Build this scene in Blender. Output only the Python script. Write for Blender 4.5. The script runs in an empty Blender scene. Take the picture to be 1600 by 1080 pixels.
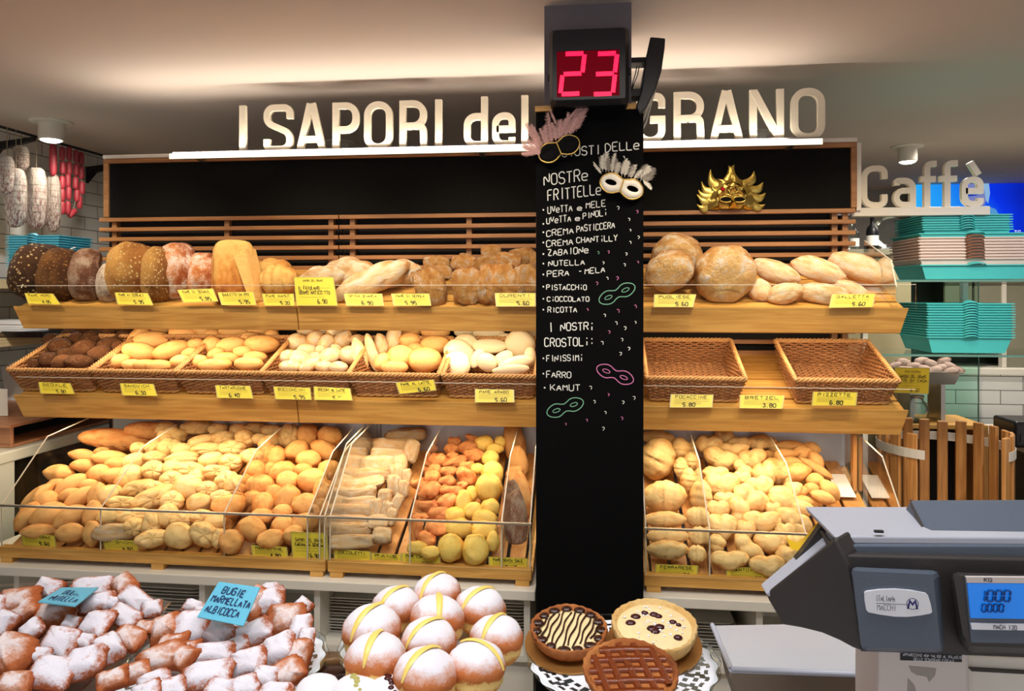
import bpy, math, random
from mathutils import Vector, Matrix, noise
R = random.Random(7)
PI = math.pi
# ------------------------------------------------------------------ camera, world, lights
SC = bpy.context.scene
COL = SC.collection
EYE = 1.55                      # eye height above the floor
YAW = math.radians(6.6)
F = 1153.0                      # focal length in pixels of the 1600 x 1080 frame
CA, SA = math.cos(YAW), math.sin(YAW)

cam_d = bpy.data.cameras.new('camera')
cam = bpy.data.objects.new('camera', cam_d)
COL.objects.link(cam)
cam.location = (0, 0, EYE)
cam.rotation_euler = (PI/2, 0, YAW)
cam_d.sensor_width = 36.0
cam_d.lens = 36.0*F/1600
cam_d.shift_y = -80.0/1600
cam_d.clip_start = 0.05
SC.camera = cam

SC.view_settings.view_transform = 'Standard'
SC.view_settings.look = 'None'
SC.view_settings.gamma = 1.0
SC.view_settings.use_curve_mapping = False
SC.view_settings.exposure = 0.0

world = bpy.data.worlds.new('world')
SC.world = world
world.use_nodes = True
bgn = world.node_tree.nodes['Background']
bgn.inputs[0].default_value = (1.0, 0.95, 0.95, 1)
bgn.inputs[1].default_value = 0.78

def area(name, loc, target, sx, sy, power, color, spread=180):
    d = bpy.data.lights.new(name, 'AREA')
    d.shape = 'RECTANGLE'; d.size = sx; d.size_y = sy
    d.energy = power; d.color = color; d.spread = math.radians(spread)
    o = bpy.data.objects.new(name, d)
    COL.objects.link(o)
    o.location = loc
    v = Vector(target) - Vector(loc)
    o.rotation_euler = v.to_track_quat('-Z', 'Y').to_euler()
    return o

def spot(name, loc, target, power, color, angle, blend=0.6, size=0.05):
    d = bpy.data.lights.new(name, 'SPOT')
    d.energy = power; d.color = color; d.spot_size = math.radians(angle); d.spot_blend = blend
    d.shadow_soft_size = size
    o = bpy.data.objects.new(name, d)
    COL.objects.link(o)
    o.location = loc
    v = Vector(target) - Vector(loc)
    o.rotation_euler = v.to_track_quat('-Z', 'Y').to_euler()
    return o

WARM = (1.0, 0.76, 0.47); NEUT = (1.0, 0.90, 0.78); COOL = (0.93, 0.96, 1.0)
CEIL = EYE + 0.885
# strip lights below the two shelves (their aluminium channels are built with the shelves)
for i, (xa, xb) in enumerate([(-2.2, -1.12), (-1.07, -0.2), (0.16, 1.0)]):
    w = xb-xa
    area('shelf_strip_light', ((xa+xb)/2, 2.665, EYE-0.136), ((xa+xb)/2, 2.80, EYE-0.40), w, 0.02, 2.3*w, WARM, 170)
    area('shelf_strip_light', ((xa+xb)/2, 2.665, EYE-0.479), ((xa+xb)/2, 2.62, EYE-0.80), w, 0.02, 3.5*w, WARM, 170)
# the strip on top of the sign board, washing the ceiling
area('sign_strip_light', (-0.66, 2.910, EYE+0.586), (-0.66, 2.85, EYE+0.9), 2.75, 0.006, 9.0, (1.0, 0.90, 0.74), 180)
# ceiling lamps above the loaves plus an added front row, turned to the bread wall
for x in (-1.9, -1.15, -0.5, 0.45, 1.0):
    spot('ceiling_spot_light', (x, 2.22, CEIL-0.02), (x, 2.78, EYE), 34, (1.0, 0.83, 0.60), 70, 0.8, 0.05)
    spot('ceiling_spot_light', (x, 1.55, CEIL-0.02), (x, 2.75, EYE-0.25), 38, (1.0, 0.84, 0.62), 62, 0.8, 0.05)  # front row added to brighten the dull shelf fascias
# cool lamps above the pastry counter
for x in (-0.75, -0.2, 0.45):
    area('counter_lamp_light', (x, 0.75, CEIL-0.02), (x, 1.1, 0.9), 0.35, 0.35, 5.2, COOL, 120)
# lamps further back: left deli, right coffee corner; then three added fill lights
spot('deli_spot_light', (-2.62, 3.50, CEIL-0.13), (-2.85, 3.7, 0.9), 15, NEUT, 150, 0.5, 0.05)
spot('cafe_spot_light', (1.62, 3.55, CEIL-0.13), (1.75, 3.5, 0.9), 50, NEUT, 150, 0.5, 0.05)
area('cafe_lamp_light', (2.3, 4.6, CEIL-0.02), (2.2, 4.9, 0.5), 0.6, 0.6, 34, NEUT, 160)
spot('deli_wall_fill_light', (-1.75, 2.3, CEIL-0.03), (-3.15, 3.35, 1.42), 62, COOL, 52, 0.7, 0.06)  # added fill to brighten the left wall tiles, no fixture there
spot('cafe_front_fill_light', (1.75, 1.75, CEIL-0.03), (1.62, 3.05, 1.35), 62, (0.97, 0.98, 1.0), 58, 0.8, 0.06)  # added fill to brighten the turquoise box stacks
area('aisle_fill_light', (-0.3, 1.45, CEIL-0.02), (-0.3, 2.3, 0.45), 1.6, 0.25, 7.5, NEUT, 110)  # added fill to brighten the white counter front, cards and fascias

# ------------------------------------------------------------------ pixels to points
def ray(px, py):
    u = (px-800.0)/F; v = -(py-460.0)/F
    return Vector((-SA+u*CA, CA+u*SA, v))
def at(px, py, Y):
    d = ray(px, py); t = Y/d.y
    return Vector((d.x*t, Y, EYE+d.z*t))
def at_z(px, py, z):                     # z relative to the eye
    d = ray(px, py); t = z/d.z
    return Vector((d.x*t, d.y*t, EYE+z))
def at_slope(px, py, Y0, z0, s):         # plane z = z0 + s (Y - Y0), z relative to the eye
    d = ray(px, py); t = (z0-s*Y0)/(d.z-s*d.y)
    return Vector((d.x*t, d.y*t, EYE+d.z*t))
def X(px, Y):
    return at(px, 460, Y).x
def depth(p):
    return -SA*p.x + CA*p.y              # distance along the view axis
def px2m(p):
    return depth(p)/F
CAM_R = Vector((CA, SA, 0))

# ------------------------------------------------------------------ materials
def _nt(name):
    m = bpy.data.materials.new(name); m.use_nodes = True
    nt = m.node_tree
    return m, nt, nt.nodes['Principled BSDF']
def srgb(r, g, b):
    f = lambda c: (c/255/12.92) if c/255 <= 0.04045 else ((c/255+0.055)/1.055)**2.4
    return (f(r), f(g), f(b), 1)
def plain(name, c, rough=0.5, metal=0.0, emit=None, estr=0.0, spec=0.5, bump=0.0, bscale=200.0, sheen=0.0, var=0.0):
    m, nt, p = _nt(name)
    col = srgb(*c)
    p.inputs['Base Color'].default_value = col
    p.inputs['Roughness'].default_value = rough
    p.inputs['Metallic'].default_value = metal
    p.inputs['Specular IOR Level'].default_value = spec
    if emit:
        p.inputs['Emission Color'].default_value = srgb(*emit)
        p.inputs['Emission Strength'].default_value = estr
    tc = nt.nodes.new('ShaderNodeTexCoord')
    if bump or var:
        n = nt.nodes.new('ShaderNodeTexNoise'); n.inputs['Scale'].default_value = bscale
        n.inputs['Detail'].default_value = 5
        nt.links.new(tc.outputs['Object'], n.inputs['Vector'])
        if bump:
            b = nt.nodes.new('ShaderNodeBump'); b.inputs['Strength'].default_value = bump
            b.inputs['Distance'].default_value = 0.01
            nt.links.new(n.outputs['Fac'], b.inputs['Height']); nt.links.new(b.outputs[0], p.inputs['Normal'])
        if var:
            mx = nt.nodes.new('ShaderNodeMix'); mx.data_type = 'RGBA'
            mx.inputs[6].default_value = tuple(x*(1-var) for x in col[:3])+(1,)
            mx.inputs[7].default_value = tuple(min(1, x*(1+var)) for x in col[:3])+(1,)
            nt.links.new(n.outputs['Fac'], mx.inputs[0]); nt.links.new(mx.outputs[2], p.inputs['Base Color'])
    return m
def wood(name, c1, c2, axis=0, rough=0.45, scale=1.0):
    m, nt, p = _nt(name)
    tc = nt.nodes.new('ShaderNodeTexCoord'); mp = nt.nodes.new('ShaderNodeMapping')
    s = [38*scale]*3; s[axis] = 2.2*scale
    mp.inputs['Scale'].default_value = s
    nt.links.new(tc.outputs['Object'], mp.inputs['Vector'])
    n = nt.nodes.new('ShaderNodeTexNoise'); n.inputs['Scale'].default_value = 1.6; n.inputs['Detail'].default_value = 7
    n.inputs['Distortion'].default_value = 0.8
    nt.links.new(mp.outputs[0], n.inputs['Vector'])
    r = nt.nodes.new('ShaderNodeValToRGB')
    r.color_ramp.elements[0].position = 0.32; r.color_ramp.elements[0].color = srgb(*c1)
    r.color_ramp.elements[1].position = 0.68; r.color_ramp.elements[1].color = srgb(*c2)
    nt.links.new(n.outputs['Fac'], r.inputs['Fac']); nt.links.new(r.outputs[0], p.inputs['Base Color'])
    p.inputs['Roughness'].default_value = rough
    b = nt.nodes.new('ShaderNodeBump'); b.inputs['Strength'].default_value = 0.12; b.inputs['Distance'].default_value = 0.004
    nt.links.new(n.outputs['Fac'], b.inputs['Height']); nt.links.new(b.outputs[0], p.inputs['Normal'])
    return m
def acrylic(name, tint=(0.97, 0.98, 0.97), refl=0.10):
    m = bpy.data.materials.new(name); m.use_nodes = True
    nt = m.node_tree; nt.nodes.clear()
    out = nt.nodes.new('ShaderNodeOutputMaterial')
    tr = nt.nodes.new('ShaderNodeBsdfTransparent'); tr.inputs[0].default_value = tint+(1,)
    gl = nt.nodes.new('ShaderNodeBsdfGlossy'); gl.inputs['Roughness'].default_value = 0.03
    gl.inputs[0].default_value = (0.9, 0.9, 0.9, 1)
    fr = nt.nodes.new('ShaderNodeLayerWeight'); fr.inputs[0].default_value = refl
    mx = nt.nodes.new('ShaderNodeMixShader')
    ml = nt.nodes.new('ShaderNodeMath'); ml.operation = 'MULTIPLY'; ml.inputs[1].default_value = 0.6
    nt.links.new(fr.outputs['Fresnel'], ml.inputs[0])
    nt.links.new(ml.outputs[0], mx.inputs[0]); nt.links.new(tr.outputs[0], mx.inputs[1]); nt.links.new(gl.outputs[0], mx.inputs[2])
    nt.links.new(mx.outputs[0], out.inputs[0])
    return m
def bread(name, low, mid, top, rough=0.55, nscale=2.2, flour=0.0, flour_col=(240, 232, 220), speck=0.0, speck_col=(226, 190, 110), speck_scale=9.0, bump=0.25, hue=0.06, floured_top=True, fine=14.0):
    """Crust: base colour runs between low and top with blotchy noise; optional flour or sugar dust and seeds."""
    m, nt, p = _nt(name)
    L = nt.links.new
    tc = nt.nodes.new('ShaderNodeTexCoord'); oi = nt.nodes.new('ShaderNodeObjectInfo')
    add = nt.nodes.new('ShaderNodeVectorMath'); add.operation = 'ADD'
    sc = nt.nodes.new('ShaderNodeVectorMath'); sc.operation = 'SCALE'; sc.inputs['Scale'].default_value = 37.0
    cmb = nt.nodes.new('ShaderNodeCombineXYZ')
    for k in range(3): L(oi.outputs['Random'], cmb.inputs[k])
    L(cmb.outputs[0], sc.inputs[0]); L(tc.outputs['Object'], add.inputs[0]); L(sc.outputs[0], add.inputs[1])
    n = nt.nodes.new('ShaderNodeTexNoise'); n.inputs['Scale'].default_value = nscale; n.inputs['Detail'].default_value = 6
    L(add.outputs[0], n.inputs['Vector'])
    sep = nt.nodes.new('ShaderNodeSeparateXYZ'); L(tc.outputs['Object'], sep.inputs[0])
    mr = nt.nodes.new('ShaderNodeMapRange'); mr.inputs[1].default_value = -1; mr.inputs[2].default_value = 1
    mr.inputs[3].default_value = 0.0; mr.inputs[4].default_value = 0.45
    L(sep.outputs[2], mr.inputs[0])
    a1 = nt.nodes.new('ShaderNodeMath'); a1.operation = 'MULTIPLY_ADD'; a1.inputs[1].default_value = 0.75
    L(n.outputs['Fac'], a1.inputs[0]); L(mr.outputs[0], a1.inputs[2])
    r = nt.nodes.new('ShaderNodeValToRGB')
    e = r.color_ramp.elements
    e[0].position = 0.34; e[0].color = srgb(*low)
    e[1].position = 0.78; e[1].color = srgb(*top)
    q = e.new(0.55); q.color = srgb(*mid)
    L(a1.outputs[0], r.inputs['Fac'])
    hs = nt.nodes.new('ShaderNodeHueSaturation')
    mv = nt.nodes.new('ShaderNodeMapRange'); mv.inputs[3].default_value = 1-hue*2; mv.inputs[4].default_value = 1+hue*2
    L(oi.outputs['Random'], mv.inputs[0]); L(mv.outputs[0], hs.inputs['Value']); L(r.outputs[0], hs.inputs['Color'])
    col = hs.outputs[0]
    fn = nt.nodes.new('ShaderNodeTexNoise'); fn.inputs['Scale'].default_value = fine; fn.inputs['Detail'].default_value = 8
    fn.inputs['Roughness'].default_value = 0.7
    L(add.outputs[0], fn.inputs['Vector'])
    hgt = fn.outputs['Fac']
    if speck:
        vo = nt.nodes.new('ShaderNodeTexVoronoi'); vo.inputs['Scale'].default_value = speck_scale
        L(add.outputs[0], vo.inputs['Vector'])
        cr = nt.nodes.new('ShaderNodeValToRGB')
        cr.color_ramp.elements[0].position = 0.20; cr.color_ramp.elements[0].color = (1, 1, 1, 1)
        cr.color_ramp.elements[1].position = 0.33; cr.color_ramp.elements[1].color = (0, 0, 0, 1)
        L(vo.outputs['Distance'], cr.inputs[0])
        n3 = nt.nodes.new('ShaderNodeTexNoise'); n3.inputs['Scale'].default_value = 2.5
        L(add.outputs[0], n3.inputs['Vector'])
        c3 = nt.nodes.new('ShaderNodeValToRGB')
        c3.color_ramp.elements[0].position = 0.55-speck*0.35; c3.color_ramp.elements[1].position = 0.70-speck*0.35
        L(n3.outputs['Fac'], c3.inputs[0])
        mm = nt.nodes.new('ShaderNodeMath'); mm.operation = 'MULTIPLY'
        L(cr.outputs[0], mm.inputs[0]); L(c3.outputs[0], mm.inputs[1])
        mx = nt.nodes.new('ShaderNodeMix'); mx.data_type = 'RGBA'
        L(mm.outputs[0], mx.inputs[0]); L(col, mx.inputs[6]); mx.inputs[7].default_value = srgb(*speck_col)
        col = mx.outputs[2]
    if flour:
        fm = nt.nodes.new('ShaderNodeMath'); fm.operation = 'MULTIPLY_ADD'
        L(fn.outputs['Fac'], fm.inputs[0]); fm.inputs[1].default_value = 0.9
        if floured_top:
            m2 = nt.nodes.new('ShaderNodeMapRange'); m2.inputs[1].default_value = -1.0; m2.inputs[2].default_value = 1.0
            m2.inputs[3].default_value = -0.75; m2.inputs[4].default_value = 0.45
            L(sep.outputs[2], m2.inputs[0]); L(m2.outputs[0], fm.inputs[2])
        else:
            n4 = nt.nodes.new('ShaderNodeMath'); n4.operation = 'SUBTRACT'; n4.inputs[1].default_value = 0.35
            L(n.outputs['Fac'], n4.inputs[0]); L(n4.outputs[0], fm.inputs[2])
        fr = nt.nodes.new('ShaderNodeValToRGB')
        fr.color_ramp.elements[0].position = 0.62-flour*0.35; fr.color_ramp.elements[1].position = 0.90-flour*0.35
        L(fm.outputs[0], fr.inputs[0])
        mx = nt.nodes.new('ShaderNodeMix'); mx.data_type = 'RGBA'
        L(fr.outputs[0], mx.inputs[0]); L(col, mx.inputs[6]); mx.inputs[7].default_value = srgb(*flour_col)
        col = mx.outputs[2]
        rr = nt.nodes.new('ShaderNodeMapRange'); rr.inputs[3].default_value = rough; rr.inputs[4].default_value = 0.95
        L(fr.outputs[0], rr.inputs[0]); L(rr.outputs[0], p.inputs['Roughness'])
    else:
        p.inputs['Roughness'].default_value = rough
    L(col, p.inputs['Base Color'])
    b = nt.nodes.new('ShaderNodeBump'); b.inputs['Strength'].default_value = min(1, bump*1.5); b.inputs['Distance'].default_value = 0.016
    L(hgt, b.inputs['Height']); L(b.outputs[0], p.inputs['Normal'])
    p.inputs['Specular IOR Level'].default_value = 0.35
    return m
def tile_mat(name, axis):
    m, nt, p = _nt(name)
    L = nt.links.new
    tc = nt.nodes.new('ShaderNodeTexCoord'); sep = nt.nodes.new('ShaderNodeSeparateXYZ'); cb = nt.nodes.new('ShaderNodeCombineXYZ')
    L(tc.outputs['Object'], sep.inputs[0]); L(sep.outputs[axis], cb.inputs[0]); L(sep.outputs[2], cb.inputs[1])
    br = nt.nodes.new('ShaderNodeTexBrick')
    br.inputs['Scale'].default_value = 1.0
    br.inputs['Brick Width'].default_value = 0.235; br.inputs['Row Height'].default_value = 0.078
    br.inputs['Mortar Size'].default_value = 0.0022
    br.inputs['Color1'].default_value = srgb(226, 226, 220); br.inputs['Color2'].default_value = srgb(214, 216, 212)
    br.inputs['Mortar'].default_value = srgb(96, 94, 88)
    L(cb.outputs[0], br.inputs['Vector']); L(br.outputs['Color'], p.inputs['Base Color'])
    p.inputs['Roughness'].default_value = 0.22
    b = nt.nodes.new('ShaderNodeBump'); b.inputs['Strength'].default_value = 0.4; b.inputs['Distance'].default_value = 0.003; b.invert = True
    L(br.outputs['Fac'], b.inputs['Height']); L(b.outputs[0], p.inputs['Normal'])
    return m

M = {
 'oak': wood('oak', (190, 136, 62), (222, 172, 92), 0),
 'oak_dark': wood('oak_dark', (132, 82, 44), (164, 108, 62), 0),
 'slat': wood('slat_wood', (140, 94, 54), (172, 122, 74), 0),
 'oak_y': wood('oak_y', (176, 118, 60), (208, 152, 88), 1),
 'oak_z': wood('oak_z', (176, 118, 60), (214, 156, 92), 2),
 'board': wood('board', (170, 116, 86), (196, 144, 106), 0),
 'heap_shade_brown': wood('heap_shade_brown', (64, 30, 20), (96, 48, 30), 0, 0.3),
 'black': plain('black_board', (17, 17, 15), 0.85, spec=0.15, bump=0.05, var=0.25, bscale=60),
 'chalkboard': plain('chalkboard', (5, 5, 6), 0.9, spec=0.12),
 'dark_gap': plain('dark_back_panel', (18, 15, 14), 0.8),
 'pillar': plain('pillar_paint', (112, 106, 112), 0.7, bump=0.05),
 'ceiling': plain('ceiling_paint', (206, 192, 184), 0.9, bump=0.04, bscale=300),
 'wall': plain('wall_paint', (178, 172, 164), 0.85, bump=0.04),
 'floor': plain('floor_stone', (150, 144, 138), 0.4, var=0.15, bscale=8),
 'white': plain('white_laminate', (226, 222, 210), 0.35),
 'white_paint': plain('white_paint', (222, 216, 204), 0.5),
 'sign': plain('sign_letter', (226, 216, 196), 0.5),
 'navy': plain('navy_plastic', (12, 15, 23), 0.4),
 'navy_bezel': plain('navy_bezel', (18, 23, 34), 0.35),
 'red_dark': plain('red_filter', (40, 0, 8), 0.6, spec=0.1, emit=(160, 0, 28), estr=0.35),
 'red_led': plain('red_led', (200, 20, 40), 0.4, emit=(255, 16, 60), estr=2.6),
 'led': plain('led_diffuser', (255, 250, 235), 0.5, emit=(255, 240, 205), estr=1.6),
 'lamp_glow': plain('lamp_glow', (255, 250, 240), 0.5, emit=(255, 250, 235), estr=5.0),
 'alu': plain('aluminium', (190, 188, 184), 0.35, 1.0),
 'pan_top_lit': plain('pan_top_lit', (216, 226, 240), 0.3, 0.45),  # pale blue base stands for bluish lamp light reflected in the pan
 'pan_side_shaded': plain('pan_side_shaded', (150, 132, 114), 0.3, 0.8),  # brown base puts shade and dark reflections into the metal
 'steel': plain('stainless', (196, 200, 206), 0.42, 1.0, bump=0.03, bscale=90),
 'iron': plain('black_iron', (30, 28, 30), 0.5, 0.4),
 'acrylic': acrylic('acrylic'),
 'smoke': plain('smoked_panel', (46, 38, 28), 0.12, spec=0.9, var=0.4, bscale=14),
 'glass_edge': plain('acrylic_edge', (214, 206, 190), 0.25),
 'glass_dish': acrylic('glass_dish', (0.93, 0.96, 0.95), 0.25),
 'teal': plain('teal_card', (78, 200, 198), 0.55, var=0.06, bscale=20),
 'teal_dark': plain('teal_card_dark', (40, 128, 126), 0.6),
 'cream_card': plain('cream_card', (226, 208, 196), 0.6),
 'brown_card': plain('brown_card', (140, 92, 62), 0.7),
 'paper': plain('paper', (232, 230, 224), 0.8),
 'tray_card': plain('tray_card', (214, 210, 200), 0.6),
 'tag': plain('yellow_card', (222, 204, 62), 0.45),
 'tag_line': plain('tag_print', (150, 132, 40), 0.6),
 'tag_film': plain('tag_film', (186, 176, 100), 0.3),
 'ink': plain('ink', (24, 22, 14), 0.7),
 'blue_tag': plain('blue_card', (98, 186, 214), 0.5),
 'blue_ink': plain('blue_ink', (20, 52, 96), 0.7),
 'chalk': plain('chalk_white', (232, 232, 224), 0.9, emit=None),
 'chalk_pink': plain('chalk_pink', (206, 120, 170), 0.9),
 'chalk_green': plain('chalk_green', (120, 176, 146), 0.9),
 'gold': plain('gold_foil', (206, 178, 92), 0.3, 1.0, bump=0.15, bscale=60),
 'gold_trim': plain('gold_trim', (206, 172, 96), 0.3, 1.0),
 'red_gem': plain('red_gem', (200, 20, 40), 0.2),
 'mask_white': plain('mask_white', (240, 232, 214), 0.35),
 'mask_black': plain('mask_black', (6, 6, 7), 0.85, spec=0.2),
 'feather_pink': plain('feather_pink', (214, 168, 162), 0.9),
 'feather_white': plain('feather_white', (232, 224, 208), 0.9),
 'feather_grey': plain('feather_grey', (150, 140, 128), 0.9),
 'wicker': plain('wicker', (168, 116, 72), 0.55, var=0.4, bscale=60),
 'wicker_rim': plain('wicker_rim', (206, 156, 98), 0.55, var=0.3, bscale=60),
 'cable_white': plain('cable_white', (222, 220, 214), 0.4),
 'tile_x': tile_mat('wall_tile_x', 0), 'tile_y': tile_mat('wall_tile_y', 1),
 'dark_glass': plain('dark_glass', (34, 34, 28), 0.08, spec=0.6),
 'frame_grey': plain('frame_grey', (206, 212, 206), 0.35),
}
# ------------------------------------------------------------------ mesh helpers
class MB:
    def __init__(s): s.v = []; s.f = []; s.sm = []
    def add(s, vs, fs, smooth=False, mtx=None):
        o = len(s.v)
        s.v += [tuple(mtx @ Vector(v)) if mtx is not None else tuple(v) for v in vs]
        s.f += [tuple(i+o for i in f) for f in fs]; s.sm += [smooth]*len(fs)
        return s
    def box(s, a, b, mtx=None):
        (x0, y0, z0), (x1, y1, z1) = a, b
        vs = [(x0,y0,z0),(x1,y0,z0),(x1,y1,z0),(x0,y1,z0),(x0,y0,z1),(x1,y0,z1),(x1,y1,z1),(x0,y1,z1)]
        return s.add(vs, [(0,3,2,1),(4,5,6,7),(0,1,5,4),(1,2,6,5),(2,3,7,6),(3,0,4,7)], False, mtx)
    def prism(s, pts, d, closed=True):
        """polygon of 3-D points pushed along vector d"""
        n = len(pts); d = Vector(d)
        vs = [Vector(p) for p in pts]+[Vector(p)+d for p in pts]
        fs = [tuple(range(n))[::-1], tuple(range(n, 2*n))]+[(i, (i+1) % n, (i+1) % n+n, i+n) for i in range(n)]
        return s.add(vs, fs)
    def loft(s, rings, caps=True, smooth=False):
        n = len(rings[0]); vs = []; fs = []
        for r in rings: vs += [Vector(p) for p in r]
        for k in range(len(rings)-1):
            for i in range(n):
                j = (i+1) % n
                fs.append((k*n+i, k*n+j, (k+1)*n+j, (k+1)*n+i))
        s.add(vs, fs, smooth)
        if caps:
            s.add(rings[0], [tuple(range(n))[::-1]]); s.add(rings[-1], [tuple(range(n))])
        return s
    def tube(s, pts, r, n=6, closed=False, smooth=True, taper=None):
        pts = [Vector(p) for p in pts]; m = len(pts); vs = []; fs = []
        up = Vector((0.13, 0.27, 0.95))
        for i, p in enumerate(pts):
            if closed: d = pts[(i+1) % m]-pts[i-1]
            else: d = pts[min(i+1, m-1)]-pts[max(i-1, 0)]
            if d.length < 1e-9: d = Vector((0, 0, 1))
            d.normalize()
            a = d.cross(up)
            if a.length < 1e-3: a = d.cross(Vector((1, 0, 0)))
            a.normalize(); b = a.cross(d)
            rr = r*(taper[i] if taper else 1)
            for k in range(n):
                t = 2*PI*k/n
                vs.append(p+a*(rr*math.cos(t))+b*(rr*math.sin(t)))
        for i in range(m if closed else m-1):
            j = (i+1) % m
            for k in range(n):
                l = (k+1) % n
                fs.append((i*n+k, i*n+l, j*n+l, j*n+k))
        if not closed:
            fs += [tuple(range(n)), tuple(range((m-1)*n, m*n))[::-1]]
        return s.add(vs, fs, smooth)
    def lathe(s, prof, c=(0, 0, 0), n=32, mtx=None, smooth=True, wob=None):
        vs = []; fs = []; m = len(prof)
        for i in range(n):
            t = 2*PI*i/n
            for k, (r, z) in enumerate(prof):
                q = wob(t, k) if wob else 1
                vs.append((c[0]+r*q*math.cos(t), c[1]+r*q*math.sin(t), c[2]+z))
        for i in range(n):
            j = (i+1) % n
            for k in range(m-1):
                fs.append((i*m+k, j*m+k, j*m+k+1, i*m+k+1))
        return s.add(vs, fs, smooth, mtx)
    def ball(s, c, r, nu=16, nv=10, mtx=None):
        if not hasattr(r, '__len__'): r = (r, r, r)
        vs, fs = sphere_grid(nu, nv)
        return s.add([(c[0]+v.x*r[0], c[1]+v.y*r[1], c[2]+v.z*r[2]) for v in vs], fs, True, mtx)
    def ribbon(s, pts, w, o, ex, ey, nrm=None, thick=0.0, closed=False):
        """flat band of width w along 2-D pts, laid in the plane (o, ex, ey); thick pushes it along nrm"""
        o, ex, ey = Vector(o), Vector(ex), Vector(ey)
        nrm = Vector(nrm) if nrm is not None else ex.cross(ey).normalized()
        P = [Vector((p[0], p[1])) for p in pts]
        Q = [P[0]]
        for p in P[1:]:
            if (p-Q[-1]).length > 1e-7: Q.append(p)
        P = Q; m = len(P)
        if m < 2: return s
        L, Rr = [], []
        for i in range(m):
            if closed: a, b = P[i]-P[i-1], P[(i+1) % m]-P[i]
            else:
                a = P[i]-P[i-1] if i else P[1]-P[0]
                b = P[i+1]-P[i] if i < m-1 else P[m-1]-P[m-2]
            if a.length < 1e-8: a = b
            if b.length < 1e-8: b = a
            a = a.normalized(); b = b.normalized()
            t = a+b
            if t.length < 1e-3: t = a
            t.normalize(); n = Vector((-t.y, t.x)); na = Vector((-a.y, a.x))
            k = w/2/max(0.5, n.dot(na))
            L.append(P[i]+n*k); Rr.append(P[i]-n*k)
        fr = [o+ex*q.x+ey*q.y+nrm*thick for q in L]+[o+ex*q.x+ey*q.y+nrm*thick for q in Rr]
        rng = range(m if closed else m-1)
        fs = [(i, i+m, (i+1) % m+m, (i+1) % m) for i in rng]
        if not thick: return s.add(fr, fs)
        bk = [o+ex*q.x+ey*q.y for q in L]+[o+ex*q.x+ey*q.y for q in Rr]
        k = 2*m
        fs += [(i+k, (i+1) % m+k, (i+1) % m+m+k, i+m+k) for i in rng]
        fs += [(i, (i+1) % m, (i+1) % m+k, i+k) for i in rng]+[(i+m, i+m+k, (i+1) % m+m+k, (i+1) % m+m) for i in rng]
        if not closed: fs += [(0, k, m+k, m), (m-1, 2*m-1, 2*m-1+k, m-1+k)]
        return s.add(fr+bk, fs)
    def mesh(s, name, mat):
        me = bpy.data.meshes.new(name); me.from_pydata(s.v, [], s.f)
        me.polygons.foreach_set('use_smooth', s.sm)
        me.materials.append(mat if not isinstance(mat, str) else M[mat])
        me.update()
        return me
    def obj(s, name, mat, parent=None, loc=None, label=None):
        return link(name, s.mesh(name, mat), parent, loc, label)
def sphere_grid(nu, nv):
    vs = [Vector((0, 0, -1))]; fs = []
    for j in range(1, nv):
        ph = -PI/2+PI*j/nv
        for i in range(nu):
            t = 2*PI*i/nu
            vs.append(Vector((math.cos(ph)*math.cos(t), math.cos(ph)*math.sin(t), math.sin(ph))))
    vs.append(Vector((0, 0, 1)))
    for i in range(nu): fs.append((0, 1+(i+1) % nu, 1+i))
    for j in range(nv-2):
        for i in range(nu):
            a = 1+j*nu+i; b = 1+j*nu+(i+1) % nu
            fs.append((a, b, b+nu, a+nu))
    l = len(vs)-1
    for i in range(nu): fs.append((l, 1+(nv-2)*nu+i, 1+(nv-2)*nu+(i+1) % nu))
    return vs, fs
def link(name, mesh, parent=None, loc=None, label=None):
    o = bpy.data.objects.new(name, mesh); COL.objects.link(o)
    if parent is not None: o.parent = parent
    if loc is not None: o.location = loc
    if label: o['label'] = label
    return o
def tag(o, label, cat, group=None):
    o['label'] = label; o['category'] = cat
    if group: o['group'] = group
    return o
def thing(name, label, cat, loc=(0, 0, 0), group=None, rot=None):
    o = bpy.data.objects.new(name, None); COL.objects.link(o)
    o.location = loc; o.empty_display_size = 0.05
    if rot: o.rotation_euler = rot
    return tag(o, label, cat, group)
def struct(o):
    o['kind'] = 'structure'; return o
def bevel(o, w=0.003, seg=2):
    m = o.modifiers.new('bevel', 'BEVEL'); m.width = w; m.segments = seg; m.limit_method = 'ANGLE'
    return o
def copy_tree(o, parent=None):
    c = o.copy(); COL.objects.link(c)
    if parent is not None: c.parent = parent
    for ch in list(o.children): copy_tree(ch, c)
    return c
ORD = 'first second third fourth fifth sixth seventh eighth ninth tenth eleventh twelfth thirteenth fourteenth fifteenth sixteenth'.split()
def vn(p, s, seed=0.0):
    return noise.noise(Vector((p[0]*s+seed, p[1]*s-seed*0.7, p[2]*s+seed*1.3)))
def round_path(pts, r, closed=False, seg=7):
    """2-D polyline with rounded corners"""
    P = [Vector((p[0], p[1])) for p in pts]; m = len(P); out = []
    for i in range(m):
        if not closed and i in (0, m-1): out.append(P[i]); continue
        p = P[i]; a = P[i-1]-p; b = P[(i+1) % m]-p
        rr = r[i] if hasattr(r, '__len__') else r
        if rr <= 0: out.append(p); continue
        ang = a.angle(b)
        d = min(rr/max(1e-4, math.tan(ang/2)), a.length*0.5, b.length*0.5)
        p0, p1 = p+a.normalized()*d, p+b.normalized()*d
        for k in range(seg+1):
            t = k/seg
            out.append(p0*(1-t)**2+p*(2*t*(1-t)*1.0)+p1*t**2 if False else _arc(p0, p, p1, t))
    return out
def _arc(p0, c, p1, t):
    w = 0.72
    a, b, d = (1-t)**2, 2*t*(1-t)*w, t*t
    return (p0*a+c*b+p1*d)/(a+b+d)

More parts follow.
